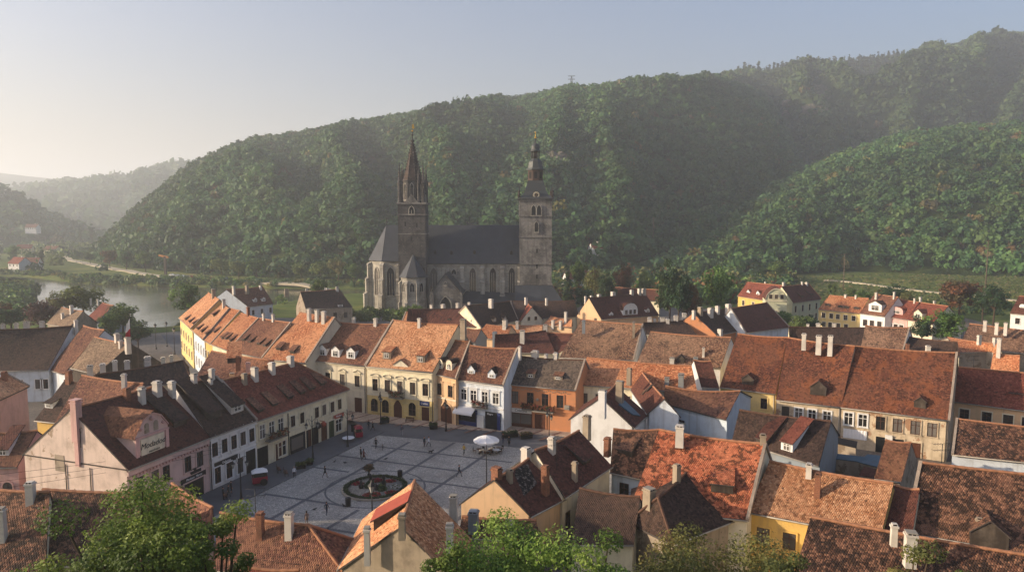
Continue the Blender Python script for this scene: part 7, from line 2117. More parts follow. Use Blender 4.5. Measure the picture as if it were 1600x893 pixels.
# benches along the left pavement
def bench(px, py, label, rz=25):
    e = empty('bench', g0(px, py), label, 'bench', 'benches', R(rz)); e.location.z = .1
    mb = MB()
    for k in range(3): mb.box(-.8, -.22 + k * .15, .42, .8, -.1 + k * .15, .46)
    link('seat', mb.mesh('seat', [MT['wood_brown']]), e)
    mb = MB()
    for k in range(2): mb.box(-.8, .25, .55 + .18 * k, .8, .29, .68 + .18 * k)
    link('backrest', mb.mesh('backrest', [MT['wood_brown']]), e)
    for sx in (-1, 1): mb = MB(); mb.box(sx * .7 - .03, -.22, 0, sx * .7 + .03, -.16, .42); mb.box(sx * .7 - .03, .2, 0, sx * .7 + .03, .26, .9); mb.box(sx * .7 - .03, -.16, .36, sx * .7 + .03, .2, .42); link('leg', mb.mesh('leg', [MT['iron']]), e)
bench(436, 737, 'wooden bench against the cream house near the balcony', 115); bench(447, 742, 'wooden bench at the pavement edge near the man in white', 115); bench(352, 778, 'wooden bench against the white house', 115)
bench(640, 660, 'bench against the yellow ground floor', -17)

# ------------------------------------------------------------------ the round flower bed
fb = empty('flower_bed', BED, 'round bed of red and white flowers in the middle of the square', 'flower bed')
mb = MB(); n = 48
mb.lathe([(4.5, 0), (4.5, .22), (4.25, .22), (4.25, .05)], 48); link('kerb', mb.mesh('kerb', [MT['stonegrey']]), fb)
mb = MB(); mb.lathe([(4.24, .0), (4.24, .12), (.01, .14)], 40); link('soil', mb.mesh('soil', [cobble_mat('bed_gravel', '#6e6a64', '#8a857c', '#4a4640', 4.0)]), fb)
def bed_patch(name, n, fn, pal, r=.16, K=9, q=.55):
    c = np.array([fn() for _ in range(n)]); pal = np.array(pal)
    V, F, TV = crown_quads(c, np.full(n, r), pal[rng.integers(0, len(pal), n)], K, q); o = link(name, tint_mesh(name, V, F, TV), fb); o['kind'] = 'stuff'
    return o
def ringp(r0, r1, a0=0, a1=360, z=.3):
    def f():
        r = random.uniform(r0, r1); a = R(random.uniform(a0, a1)); return (r * math.cos(a), r * math.sin(a), random.uniform(.15, z))
    return f
def blobp(x, y, r, z=.35):
    def f():
        a = random.uniform(0, 6.283); q = r * math.sqrt(random.random()); return (x + q * math.cos(a), y + q * math.sin(a) * .8, random.uniform(.15, z) * (1.2 - q / r))
    return f
bed_patch('low_hedge', 520, ringp(3.75, 4.2, z=.3), [(.035, .055, .025), (.05, .07, .03)])
for (x, y, r) in ((0.0, -2.6, 1.2), (-2.6, 1.2, .9), (-.3, 2.4, 1.1), (1.6, 2.2, .8), (2.5, -1.9, .9)):
    o = bed_patch('red_flowers', int(130 * r * r), blobp(x, y, r), [(.30, .03, .035), (.22, .02, .03), (.35, .06, .05), (.05, .06, .02)], .13)
bed_patch('white_flowers', 130, blobp(2.6, .2, .9), [(.6, .58, .55), (.5, .48, .46), (.06, .08, .03)], .13)
bed_patch('green_shrub', 60, blobp(-.8, .2, .8, .9), [(.03, .06, .025), (.05, .08, .03)], .25)
bed_patch('green_shrub', 60, blobp(.9, -.8, .7, .8), [(.03, .06, .025), (.05, .08, .03)], .25)
for (x, y, hgt) in ((-1.9, -.3, 1.1), (-.9, 1.2, 1.5), (1.0, .6, 1.6), (.3, -.9, .8)):
    mb = MB(); mb.lathe([(.30, 0), (.34, hgt * .35), (.16, hgt * .5), (.22, hgt * .7), (.15, hgt * .85), (.02, hgt)], 9, c=(x, y, .12)); link('dark_figure', mb.mesh('dark_figure', [MT['iron']]), fb)
pe = empty('flower_urn', BED + Vector((-1.9, 4.9, 0)), 'tall urn with a rust coloured bush behind the flower bed', 'urn')
mb = MB(); mb.lathe([(.25, 0), (.2, .15), (.1, .35), (.12, .5), (.32, .75), (.34, .85)], 12); link('vase', mb.mesh('vase', [MT['iron']]), pe)
c = np.stack([rng.normal(0, .3, 90), rng.normal(0, .3, 90), rng.uniform(.8, 1.35, 90)], -1); V, F, TV = crown_quads(c, np.full(90, .2), np.array([(.10, .055, .025), (.14, .07, .03), (.06, .06, .03)])[rng.integers(0, 3, 90)], 8, .5); o = link('foliage', tint_mesh('foliage', V, F, TV), pe); o['kind'] = 'stuff'

# ------------------------------------------------------------------ flag, poles, wires, pylon, crane
p = at_z(203, 590, 6.0); p = Vector((at_y(203, 500, 132).x, 132, 0))
fe = empty('flagpole', p, 'tall flagpole with a hanging white and red flag at the dark gable', 'flagpole')
zt = at_y(203, 494, 132).z
mb = MB(); mb.tube([(0, 0, 0), (0, 0, zt)], [.09, .05], 6); mb.lathe([(.02, 0), (.12, .1), (.02, .25)], 8, c=(0, 0, zt)); link('pole', mb.mesh('pole', [MT['iron']]), fe)
mb = MB(); nx, nz = 6, 10
for i in range(nx):
    for j in range(nz):
        f = lambda i, j: Vector((-.05 - 1.5 * (i / nx) * (.35 + .5 * j / nz), .25 * math.sin(i * 1.9 + j * .25) * (i / nx), zt - .4 - 3.8 * j / nz - 1.0 * (i / nx)))
        mb.poly([f(i, j), f(i + 1, j), f(i + 1, j + 1), f(i, j + 1)], 0 if j < 5 else 1, None, True)
link('flag', mb.mesh('flag', [MT['canvas'], plain_mat('flag_red', '#a8242c', .8, .1)]), fe)
def pole(px, pyt, pyb, Y, label, z0=0.0, arms=3):
    x = at_y(px, 400, Y).x; zt = at_y(px, pyt, Y).z
    e = empty('utility_pole', (x, Y, z0), label, 'pole', 'wooden utility poles')
    mb = MB(); mb.tube([(0, 0, -1), (0, 0, zt - z0)], [.28, .16], 7); link('pole', mb.mesh('pole', [MT['wood_pole']]), e)
    for k in range(arms):
        mb = MB(); z = zt - z0 - .5 - 1.6 * k; mb.box(-1.2, -.1, z, 1.2, .1, z + .16)
        for x in (-1.05, -.5, .5, 1.05): mb.lathe([(.06, 0), (.09, .1), (.03, .28)], 6, c=(x, 0, z + .16))
        link('crossarm', mb.mesh('crossarm', [MT['wood_pole']]), e)
    return Vector((at_y(px, 400, Y).x, Y, zt))
MT['wood_pole'] = plain_mat('grey_pole_wood', '#5c5044', .9, .4, 2)
p1 = pole(1543, 375, 460, 300, 'tall wooden utility pole at the transformer hut')
p2 = pole(1320, 396, 450, 370, 'wooden utility pole on the meadow behind the yellow row')
p3 = pole(1020, 340, 388, 520, 'utility pole among the trees right of the church', at_y(1020, 385, 520).z)
def wire(a, b, sag, label, r=.02, cat='cable'):
    mb = MB(); n = 14
    mb.tube([a.lerp(b, k / n) + Vector((0, 0, -sag * 4 * (k / n) * (1 - k / n))) for k in range(n + 1)], r, 4, 0, True, False); o = mb.build('overhead_wire', [MT['iron']]); tag(o, label, cat, 'overhead wires')
wire(p1 + Vector((0, 0, -.2)), p2 + Vector((0, 0, -.2)), 3.5, 'long overhead wire between the two poles on the meadow', .035)
wire(p1 + Vector((.9, 0, -.2)), at_y(1640, 385, 260), 1.5, 'overhead wire leaving the tall pole to the right', .035)
wire(p3, at_y(1120, 372, 620), 2.0, 'overhead wire over the trees beside the utility pole', .05)
for k in range(3): wire(Vector((-62, 66, 8.6 + .9 * k)), Vector((-37.5, 90, 6.0 + .5 * k)), .4, ('lowest of three wires crossing before the plain gable', 'middle of three wires crossing before the plain gable', 'highest of three wires crossing before the plain gable')[k], .018)
wire(Vector((7.5, 68, 8.4)), Vector((25, 72, 10.5)), .3, 'yellowish wire strung from the cream gable to the golden roof', .022)
wire(Vector((-27, 60, 7.0)), Vector((-15, 60, 5.4)), .3, 'wire crossing the dark hip of the low brown roof', .02)
# lattice pylon on the skyline
s_ = surface_at(HA, 895, 140); e = empty('pylon', s_, 'small lattice pylon on the skyline right of the clock tower', 'pylon')
mb = MB(); hp = 19
for k in range(4):
    a = R(45 + 90 * k); mb.tube([(3 * math.cos(a), 3 * math.sin(a), -2), (.5 * math.cos(a), .5 * math.sin(a), hp)], .35, 4)
for z in (5, 10, 15): r = 3 - 2.5 * z / hp; mb.tube([(-r, -r, z), (r, r, z + 3)], .25, 4); mb.tube([(r, -r, z), (-r, r, z + 3)], .25, 4)
link('mast', mb.mesh('mast', [MT['iron']]), e)
for z in (hp - 5, hp - .5): mb = MB(); mb.box(-5, -.3, z, 5, .3, z + .8); link('crossarm', mb.mesh('crossarm', [MT['iron']]), e)
p = at_z(259, 429, 0); e = empty('crane', p, 'small orange crane standing on the far bank road', 'crane'); zt = at_y(259, 400, p.y).z
mb = MB(); mb.box(-.7, -.7, -1, .7, .7, zt); link('mast', mb.mesh('mast', [MT['wood_pole']]), e); mb = MB(); mb.hexa([(-4.0, -.6, zt), (2.2, -.6, zt - 1.4), (2.2, .6, zt - 1.4), (-4.0, .6, zt), (-4.0, -.6, zt + 1.1), (2.2, -.6, zt - .1), (2.2, .6, zt - .1), (-4.0, .6, zt + 1.1)]); link('jib', mb.mesh('jib', [plain_mat('crane_orange', '#d08a4a', .6, .2)]), e)

# ------------------------------------------------------------------ parked cars on the far bank
def car_meshes():
    b = MB(); prof = [(-2.1, .35), (-2.1, .85), (-1.2, .95), (-.7, 1.42), (.8, 1.42), (1.5, .98), (2.1, .85), (2.1, .35)]
    W = .85
    b.poly([(x, -W, z) for x, z in prof][::-1]); b.poly([(x, W, z) for x, z in prof])
    for i in range(len(prof)): (x0, z0), (x1, z1) = prof[i], prof[(i + 1) % len(prof)]; b.poly([(x0, -W, z0), (x0, W, z0), (x1, W, z1), (x1, -W, z1)])
    g = MB()
    for sg in (-1, 1): q = [(-1.1, sg * (W + .01), .98), (-.65, sg * (W + .01), 1.34), (.75, sg * (W + .01), 1.34), (1.35, sg * (W + .01), 1.0)]; g.poly(q if sg < 0 else q[::-1])
    w = MB()
    w.tube([(0, -.1, 0), (0, .1, 0)], .33, 10)
    return b, g, w
CARP = [plain_mat('car_paint_' + n, c, .3, .05, 1) for n, c in (('white', '#d8d8d6'), ('grey', '#6a6e72'), ('red', '#8c2a26'), ('blue', '#33486a'), ('silver', '#a4a8aa'))]
b_, g_, w_ = car_meshes(); gm = g_.mesh('windows', [MT['glass']]); wm_ = w_.mesh('wheel', [MT['black']])
CL = ['white car', 'grey car', 'red car', 'blue car', 'silver car']
def car(p, rz, ci, label):
    e = empty('parked_car', p, label, 'car', 'cars on the far bank', rz)
    link('body', b_.mesh('body', [CARP[ci]]), e); link('windows', gm, e)
    for x in (-1.3, 1.3):
        for y in (-.8, .8): link('wheel', wm_, e, (x, y, .33))
PL = ['beside the orange crane', 'second from the crane', 'in the middle of the parked row', 'past the middle of the parked row', 'near the end of the parked row', 'at the end of the parked row', 'alone farther right on the road']
for k, (px, c) in enumerate(((268, 0), (276, 4), (284, 0), (292, 1), (300, 2), (308, 0), (352, 3))):
    py = 432 + (px - 260) * .07 - 2.2; p = at_z(px, py, .3); p.z = float(land_h(np.array([p.x]), np.array([p.y]))[0]) + .1; car(p, R(-12), c, CL[c] + ' ' + PL[k] + ' on the far bank')

# ================================================================== PEOPLE
def person_mesh(pose):
    """one continuous body grown from a jointed skeleton; faces -y"""
    import bmesh
    st = pose == 'stand'
    sw = 0.0 if st else (.30 if pose == 'walk' else .20)
    V, E, Rr = [], [], []
    def v(p, r, par=None):
        V.append(p); Rr.append((r, r) if not isinstance(r, tuple) else r)
        if par is not None: E.append((par, len(V) - 1))
        return len(V) - 1
    pel = v((0, 0, .96), (.155, .11)); wst = v((0, -.01, 1.12), (.135, .10), pel); ch = v((0, 0, 1.32), (.165, .115), wst); nb = v((0, .005, 1.46), (.09, .075), ch); nk = v((0, -.005, 1.53), .055, nb)
    hd = v((0, -.02, 1.62), (.075, .09), nk); hd2 = v((0, -.015, 1.72), (.072, .088), hd)
    for sg in (-1, 1):
        s = sg * sw
        hip = v((sg * .095, 0, .90), (.095, .10), pel); kn = v((sg * .10, -s * .75 - .02, .50), .062, hip); an = v((sg * .10, -s * 1.05 + (.10 if s < 0 else .02), .09), .042, kn); v((sg * .11, -s * 1.05 - .13 + (.10 if s < 0 else 0), .035), (.045, .03), an)
        sh = v((sg * .19, 0, 1.40), .06, ch); el = v((sg * .25, s * .55 + .03, 1.12), .045, sh); wr = v((sg * .25, s * 1.0 - .08 if not st else -.05, .88), .032, el); hn = v((sg * .25, s * 1.05 - .10 if not st else -.07, .80), (.022, .038), wr)
        for k, L in enumerate((.075, .085, .08, .065)):
            y = V[hn][1] + (-.030 + .02 * k); f1 = v((sg * .252, y, .76), .0095, hn); v((sg * .243, y - .012, .76 - L), .008, f1)
        v((sg * .235, V[hn][1] - .05, .785), .010, hn)
    me = bpy.data.meshes.new('person'); me.from_pydata(V, E, [])
    ob = bpy.data.objects.new('tmp_person', me); COL.objects.link(ob)
    sk = ob.modifiers.new('s', 'SKIN'); sk.use_smooth_shade = True
    for i, r in enumerate(Rr): me.skin_vertices[0].data[i].radius = r; me.skin_vertices[0].data[i].use_root = (i == 0)
    sub = ob.modifiers.new('u', 'SUBSURF'); sub.levels = 1; sub.render_levels = 1
    dg = bpy.context.evaluated_depsgraph_get(); res = bpy.data.meshes.new_from_object(ob.evaluated_get(dg))
    bpy.data.objects.remove(ob)
    bm = bmesh.new(); bm.from_mesh(res)
    # face: nose and brow
    for vtx in bm.verts:
        c = vtx.co
        if c.y < -.07 and abs(c.x) < .02 and 1.60 < c.z < 1.66: vtx.co.y -= .02
    for f in bm.faces:
        c = f.calc_center_median()
        if c.z > 1.50: f.material_index = 0
        elif c.z < .09: f.material_index = 3
        elif abs(c.x) > .205 and c.z < .885: f.material_index = 0
        elif c.z > .93 or (abs(c.x) > .2): f.material_index = 1
        else: f.material_index = 2
        f.smooth = True
    bm.to_mesh(res); bm.free()
    return res
PM = {p: person_mesh(p) for p in ('stand', 'walk', 'stroll')}
MSKIN = plain_mat('skin', '#b07c60', .6, .1); CLOTH = {}
def cloth(c):
    if c not in CLOTH: CLOTH[c] = plain_mat('cloth', c, .9, .25, 8)
    return CLOTH[c]
def hair_mesh(long=False):
    mb = MB(); prof = [(.02, .125), (.065, .105), (.092, .06), (.098, .0)] if not long else [(.02, .125), (.065, .105), (.095, .06), (.10, -.02), (.095, -.14)]
    prof = prof[::-1]; n = 12; rings = []
    for (r, z) in prof: rings.append([(r * math.cos(2 * math.pi * k / n), r * 1.12 * math.sin(2 * math.pi * k / n) + .02, z) for k in range(n)])
    for i in range(len(rings) - 1):
        for k in range(n):
            a = 2 * math.pi * (k + .5) / n
            if math.sin(a) < -.55 and prof[i][1] < .05: continue
            mb.poly([rings[i][k], rings[i][(k + 1) % n], rings[i + 1][(k + 1) % n], rings[i + 1][k]], 0, None, True)
    return mb
def coat_mesh(L):
    mb = MB(); n = 12
    prof = [(.20, .96 - L), (.185, .96 - L * .4), (.165, .97), (.15, 1.12)]
    mb.lathe(prof, n, sx=1.0, sy=.78); return mb
def person(px, py, pose, face, top, leg, label, hair='#2a1d15', coat=0, long=False, h=1.72, hat=None, z=0.0):
    p = g0(px, py); p.z = z
    me = PM[pose].copy(); mi = [q.material_index for q in me.polygons]; me.materials.clear()
    for m in (MSKIN, cloth(top), cloth(leg), cloth('#1c1a19')): me.materials.append(m)
    me.polygons.foreach_set('material_index', mi)
    o = link('person', me, None, p, R(face), (h / 1.80,) * 3); tag(o, label, 'person')
    link('hair', hair_mesh(long).mesh('hair', [cloth(hair)]), o, (0, -.015, 1.68))
    if coat: link('coat', coat_mesh(coat).mesh('coat', [cloth(top)]), o)
    return o
person(576, 670, 'stand', 40, '#1b1c20', '#18181b', 'person in black standing on the road, left of a dark pair')
person(582.5, 673, 'walk', 70, '#221f20', '#1c1b1e', 'person in black walking on the road, right of a dark pair', coat=.3)
person(628, 679, 'walk', 190, '#4a4c55', '#8c8c90', 'person in a grey jacket and pale trousers crossing the road')
person(587.5, 699.5, 'walk', 160, '#1d1c1f', '#222024', 'person in dark clothes walking alone on the cobbles near the corner lamp', coat=.25)
person(598, 703, 'stroll', 160, '#5c5a58', '#2a2a2e', 'small child in grey beside the person in dark clothes', h=1.05)
person(564, 714.6, 'stand', 120, '#1e1c1e', '#1c1b1d', 'person in a black coat beside the one in a red brown coat', coat=.35)
person(568.5, 717.8, 'walk', 120, '#6b3226', '#2a2022', 'person in a long red brown coat on the cobbles', coat=.5, long=True)
person(460, 746, 'stand', 200, '#d2d2d4', '#1d1d22', 'man in a white shirt and black trousers on the left pavement', hair='#8a8378')
person(508, 745.5, 'walk', 70, '#1c1e1c', '#5a4a40', 'woman in black striding across the cobbles before the planter', coat=.2, long=True)
person(510.5, 804, 'stroll', 170, '#232a38', '#2c3548', 'person in a dark blue jacket near the front litter bin')
person(479.5, 819, 'walk', 200, '#8a7260', '#75604e', 'person in beige clothes walking near the low brown roof', coat=.3, long=True)
person(663, 697.5, 'stand', 60, '#26303c', '#20242c', 'person in dark blue standing beside one in white on the square', coat=.3)
person(670, 697.5, 'walk', 60, '#c4c6ca', '#23252b', 'person in a white jacket next to the one in dark blue')
person(725, 710, 'walk', 150, '#b0902a', '#1e2026', 'person in a yellow jacket walking towards the parasol')
person(717.5, 744, 'walk', 80, '#22242a', '#30343e', 'person in dark clothes walking on the right half of the cobbles', h=1.78)
person(786, 692, 'stand', 30, '#1b1a1d', '#23304e', 'person in black and blue standing behind the parasol')
person(795.5, 696.5, 'stand', 200, '#1a191b', '#1a191b', 'person in a black coat right of the parasol', coat=.45)
person(380, 797, 'stand', 220, '#cfcfd0', '#26262a', 'person in a white top at the tiled roof edge on the left of the square')
person(349, 781, 'stand', 120, '#1d1b1d', '#1b1a1c', 'person in black close to the white house wall', z=.1)
person(357.5, 777, 'stroll', 120, '#25242a', '#1e1d20', 'second person in black close to the white house wall', z=.1)
person(361.5, 771, 'stand', 130, '#201f20', '#2a2622', 'person in black farthest along the white house wall', z=.1)
person(288, 566, 'walk', 150, '#3a3438', '#2a2a30', 'person on the street to the river beside the yellow house')
person(268, 560, 'stand', 150, '#46424a', '#2a2a30', 'person in grey in the middle of the street to the river')
for k, (px, py) in enumerate(((120, 410.5), (126, 412), (137, 414))): 
    p = at_z(px, py, .3); o = person(px, py, 'walk', 120, ('#3c3a40', '#54443c', '#30343c')[k], '#2a2a2e', ('tiny figure on the pale road at the far bend, left of three', 'tiny figure on the pale road at the far bend, middle of three', 'tiny figure on the pale road at the far bend, right of three')[k]); o.location.z = .35
# a small dark dog on the cobbles
mb = MB()
mb.tube([(-.30, 0, .34), (-.12, 0, .36), (.12, 0, .37), (.26, 0, .40)], [.09, .11, .13, .10], 8); mb.tube([(.24, 0, .42), (.36, 0, .56), (.44, 0, .58), (.56, 0, .54)], [.08, .075, .085, .04], 8)
for x, y in ((-.26, -.07), (-.26, .07)): mb.tube([(x, y, .33), (x + .04, y, .24), (x - .05, y, .13), (x - .03, y, .02), (x + .04, y, .015)], [.06, .045, .028, .024, .022], 6)
for x, y in ((.2, -.07), (.2, .07)): mb.tube([(x, y, .34), (x - .01, y, .18), (x, y, .02), (x + .05, y, .015)], [.05, .032, .024, .022], 6)
mb.tube([(-.32, 0, .38), (-.46, 0, .48), (-.52, 0, .60)], [.035, .025, .015], 5)
for sg in (-1, 1): mb.poly([(.42, sg * .05, .64), (.46, sg * .09, .56), (.40, sg * .09, .56)])
o = mb.build('dog', [cloth('#1c1815')]); o.location = g0(673, 708); o.rotation_euler = (0, 0, R(-20)); tag(o, 'small dark dog on the cobbles below the pair in blue and white', 'dog')
# pigeons on the cobbles
def pigeon(px, py, rz, label):
    mb = MB(); mb.tube([(-.17, 0, .10), (-.06, 0, .13), (.05, 0, .14), (.10, 0, .18), (.14, 0, .22), (.19, 0, .21)], [.02, .06, .055, .035, .03, .006], 7); mb.poly([(-.15, -.03, .11), (-.15, .03, .11), (-.28, .04, .09), (-.28, -.04, .09)])
    for sg in (-1, 1): mb.tube([(.0, sg * .025, .10), (.01, sg * .025, .0), (.05, sg * .025, .004)], .008, 4)
    o = mb.build('pigeon', [cloth('#2c2e34')]); o.location = g0(px, py); o.rotation_euler = (0, 0, R(rz)); o.scale = (1.6,) * 3; tag(o, label, 'bird', 'pigeons on the cobbles')
for px, py, rz in ((492, 797, 20), (537, 791, 140), (523, 722, 60), (539, 724, 200), (603, 718, 10), (512, 829, 90), (516, 833, 300)): pigeon(px, py, rz, 'dark pigeon on the grey cobbles of the square')
# ================================================================== TREES
def tree_meshes(h, rw, seed, n_clu, leaves, leaf, tints, r_clu=None, flat=1.0, trunk_h=None, shape='round', droop=0.0):
    """tapered trunk with limbs out to clumps of leaves; crown with gaps between the clumps"""
    rg = np.random.default_rng(seed); rd = random.Random(seed)
    trunk_h = trunk_h if trunk_h is not None else h * .32
    ch = (h - trunk_h) / 2; cz_ = trunk_h + ch
    r_clu = r_clu or rw * .30
    cl = []
    tries = 0
    while len(cl) < n_clu and tries < 9000:
        tries += 1
        d = rg.normal(0, 1, 3); d /= np.linalg.norm(d)
        q = rd.random() ** .45
        if shape == 'cone':
            t = rd.random() ** .8; a = rd.uniform(0, 6.283); rr = rw * (1 - t) * rd.uniform(.55, 1.0) + .1
            p = np.array([rr * math.cos(a), rr * math.sin(a), h * .06 + (h * .92) * t])
        else:
            k = 1 + .22 * math.sin(3 * math.atan2(d[1], d[0]) + seed) + .12 * math.sin(5 * d[2] + seed * 2)
            p = np.array([d[0] * (rw - r_clu * .6) * q * k, d[1] * (rw - r_clu * .6) * q * k, cz_ + d[2] * (ch - r_clu * .5) * q * flat * k])
            if shape == 'dome' and p[2] < trunk_h: continue
        if any(np.linalg.norm(p - c) < r_clu * .62 for c in cl): continue
        cl.append(p)
    cl = np.array(cl)
    tb = MB()
    tr = max(.10, h * .022)
    top = Vector((rd.uniform(-.3, .3), rd.uniform(-.3, .3), h * (.62 if shape != 'cone' else .97)))
    spine = [Vector((0, 0, -.6)), Vector((0, 0, trunk_h * .5)), Vector((top.x * .3, top.y * .3, trunk_h)), top * .8 + Vector((0, 0, 0)), top]
    spine[3] = spine[2].lerp(top, .5)
    tb.tube(spine, [tr * 1.35, tr, tr * .85, tr * .5, tr * .2], 7)
    if shape != 'cone':
        for c in cl[: min(len(cl), 46)]:
            c = Vector(c); t = max(0, min(1, (c.z - trunk_h * .9) / (h * .8))); s0 = spine[2].lerp(top, min(.95, t * .75)); m = s0.lerp(c, .5) + Vector((0, 0, .06 * h * (1 - t) - .02 * h))
            L = (c - s0).length; tb.tube([s0, m, c], [tr * .42 * (1 - t * .5), tr * .26, tr * .08], 5, 0, True, False)
    N = len(cl)
    per = leaves // N
    d = rg.normal(0, 1, (N, per, 3)); d /= np.linalg.norm(d, axis=-1, keepdims=True)
    rad = rg.uniform(.25, 1.0, (N, per)) ** .6 * (r_clu * rg.uniform(.75, 1.3, N))[:, None]
    P = cl[:, None, :] + d * rad[..., None] * np.array([1, 1, .72 if shape != 'cone' else .45])
    if shape == 'cone': P[..., 2] -= droop * np.hypot(P[..., 0], P[..., 1])
    n = d * .7 + np.array([0, 0, .55]) + rg.normal(0, .55, d.shape); n /= np.linalg.norm(n, axis=-1, keepdims=True)
    t = np.cross(n, rg.normal(0, 1, n.shape)); t /= np.linalg.norm(t, axis=-1, keepdims=True); b = np.cross(n, t)
    s = leaf * rg.uniform(.65, 1.35, (N, per, 1))
    V = np.stack([P - t * s, P - b * s * .55 + t * s * .1, P + t * s, P + b * s * .55 + t * s * .1], 2).reshape(-1, 3)
    F = np.arange(len(V)).reshape(-1, 4)
    tt = np.array(tints)
    base = tt[rg.integers(0, len(tt), N)][:, None, :] * rg.uniform(.78, 1.22, (N, 1, 1)) * rg.uniform(.75, 1.25, (N, per, 1))
    TV = np.repeat(base.reshape(-1, 3), 4, axis=0)
    return tb.mesh('trunk', [M_BARK]), tint_mesh('crown', V, F, TV)
G1 = [(0.092, 0.153, 0.037), (0.073, 0.126, 0.031), (0.119, 0.181, 0.042)]
G2 = [(0.131, 0.169, 0.046), (0.153, 0.188, 0.052), (0.107, 0.146, 0.042)]
G3 = [(0.040, 0.080, 0.031), (0.052, 0.096, 0.034), (0.034, 0.067, 0.031)]
GO = [(0.153, 0.150, 0.050), (0.126, 0.138, 0.042), (0.184, 0.153, 0.055)]
RU = [(0.177, 0.080, 0.034), (0.138, 0.073, 0.034), (0.107, 0.088, 0.037)]
PU = [(0.077, 0.034, 0.034), (0.096, 0.046, 0.040), (0.061, 0.034, 0.031)]
KIND = {}
def kind(name, *a, **k): KIND[name] = (a, k, [])
def get_kind(name, seed):
    a, k, store = KIND[name]
    if len(store) < 2: store.append(tree_meshes(*a, seed=seed, **k))
    return store[seed % len(store)]
kind('green', 12, 5.2, n_clu=30, leaves=2600, leaf=.34, tints=G1)
kind('light', 11, 5.4, n_clu=30, leaves=2600, leaf=.34, tints=G2)
kind('dark', 13, 5.0, n_clu=34, leaves=2800, leaf=.34, tints=G3)
kind('olive', 11, 5.0, n_clu=28, leaves=2400, leaf=.34, tints=GO)
kind('rust', 11, 5.2, n_clu=30, leaves=2600, leaf=.34, tints=RU)
kind('purple', 10, 5.0, n_clu=28, leaves=2400, leaf=.34, tints=PU)
kind('spruce', 16, 3.6, n_clu=60, leaves=3000, leaf=.40, tints=G3, r_clu=1.1, shape='cone', droop=.25, trunk_h=1.0)
kind('poplar', 20, 2.6, n_clu=30, leaves=1800, leaf=.42, tints=G3, r_clu=1.2, trunk_h=2.0)
kind('bush', 4, 2.6, n_clu=14, leaves=1000, leaf=.24, tints=G1, trunk_h=.3)
def plant_tree(k, px, pyt, Y, wpx, label, seed=None, z0=None, group=None, name='tree', nm=None):
    """px, pyt: middle and top of the crown in the picture, Y: its distance, wpx: crown width"""
    top = at_y(px, pyt, Y); x = top.x
    z0 = float(land_h(np.array([x]), np.array([Y]))[0]) if z0 is None else z0
    seed = seed if seed is not None else int(px * 7 + Y) % 97
    trunk, crown = get_kind(k, seed)
    h0 = KIND[k][0][0]; r0 = KIND[k][0][1]
    sz = (top.z - z0) / h0 * .97; sx = (wpx * Y / FPX) / (2 * r0) * 1.02
    e = empty(nm or {'bush': 'bush', 'spruce': 'spruce_tree', 'poplar': 'poplar_tree'}.get(k, 'tree'), (x, Y, z0), label, 'bush' if k == 'bush' else 'tree', group, rz=(seed * 37) % 360 * math.pi / 180)
    e.scale = (sx, sx, sz)
    link('trunk', trunk, e); link('crown', crown, e)
    return e
gt_ = 'trees round the town'
T = lambda *a, **k: plant_tree(*a, group=gt_, **k)
T('green', 293, 437, 250, 48, 'round green tree at the head of the street by the river')
T('light', 128, 440, 243, 78, 'broad light green tree in front of the lit water')
T('olive', 84, 456, 236, 34, 'olive tree left of the broad light green one')
T('green', 190, 471, 212, 62, 'green tree behind the flag')
T('green', 172, 486, 205, 40, 'smaller green tree behind the small red roof')
T('dark', 214, 500, 190, 40, 'dark green tree directly right of the flag')
T('purple', 62, 461, 214, 52, 'copper purple leaved tree at the left')
T('dark', 15, 474, 216, 66, 'dark green tree at the left edge')
T('rust', 6, 470, 225, 30, 'rust tinged tree at the left edge behind the dark one')
T('green', 497, 433, 268, 30, 'small pointed green tree behind the crumbling gable')
T('dark', 1048, 404, 218, 50, 'tall dark tree with dense needles behind the brick gable')
T('dark', 1062, 418, 214, 44, 'dark tree leaning to the rust coloured one')
T('rust', 1080, 428, 219, 36, 'rust coloured tree between two dark green trees')
T('green', 1122, 411, 224, 62, 'large green tree left of the yellow villa wing')
T('rust', 1502, 430, 258, 70, 'large rust coloured tree behind the end of the row')
T('green', 1482, 481, 190, 66, 'deep green tree before the end of the row of houses')
T('dark', 1442, 492, 192, 36, 'smaller deep green tree at the pink row house')
T('dark', 1556, 442, 240, 46, 'grey green tree left of the white mansard house')
T('dark', 1538, 450, 246, 34, 'narrow dark tree beside the white mansard house')
T('dark', 1400, 444, 262, 54, 'dark tree behind the pink row house')
T('olive', 1420, 456, 255, 40, 'olive tree right of the dark one behind the row')
T('green', 1350, 451, 268, 40, 'green tree behind the white row house')
T('olive', 1378, 448, 275, 36, 'olive brown tree behind the white row house')
T('light', 1448, 462, 250, 30, 'yellowish bush like tree above the cream row house')
T('spruce', 887, 418, 255, 26, 'slim spruce beside the clock tower')
T('rust', 975, 412, 290, 38, 'rust brown tree right of the clock tower garden')
T('olive', 930, 418, 284, 44, 'olive tree in the clock tower garden')
T('light', 1010, 416, 292, 30, 'pale green tree in front of the wooded slope')
T('green', 905, 404, 312, 34, 'green tree behind the slim spruce')
T('dark', 950, 424, 270, 36, 'low dark green tree above the white gable roof')
T('green', 1225, 484, 222, 40, 'green tree below the pale green villa')
T('light', 1252, 488, 214, 40, 'light green tree below the pale green villa')
T('dark', 1272, 492, 219, 30, 'dark green tree at the end of the yellow row')
T('bush', 579, 489, 262, 22, 'small round bush at the foot of the apse')
T('bush', 634, 474, 240, 36, 'bush above the pale stone gable')
T('bush', 652, 472, 246, 26, 'smaller bush under the chapel roof')
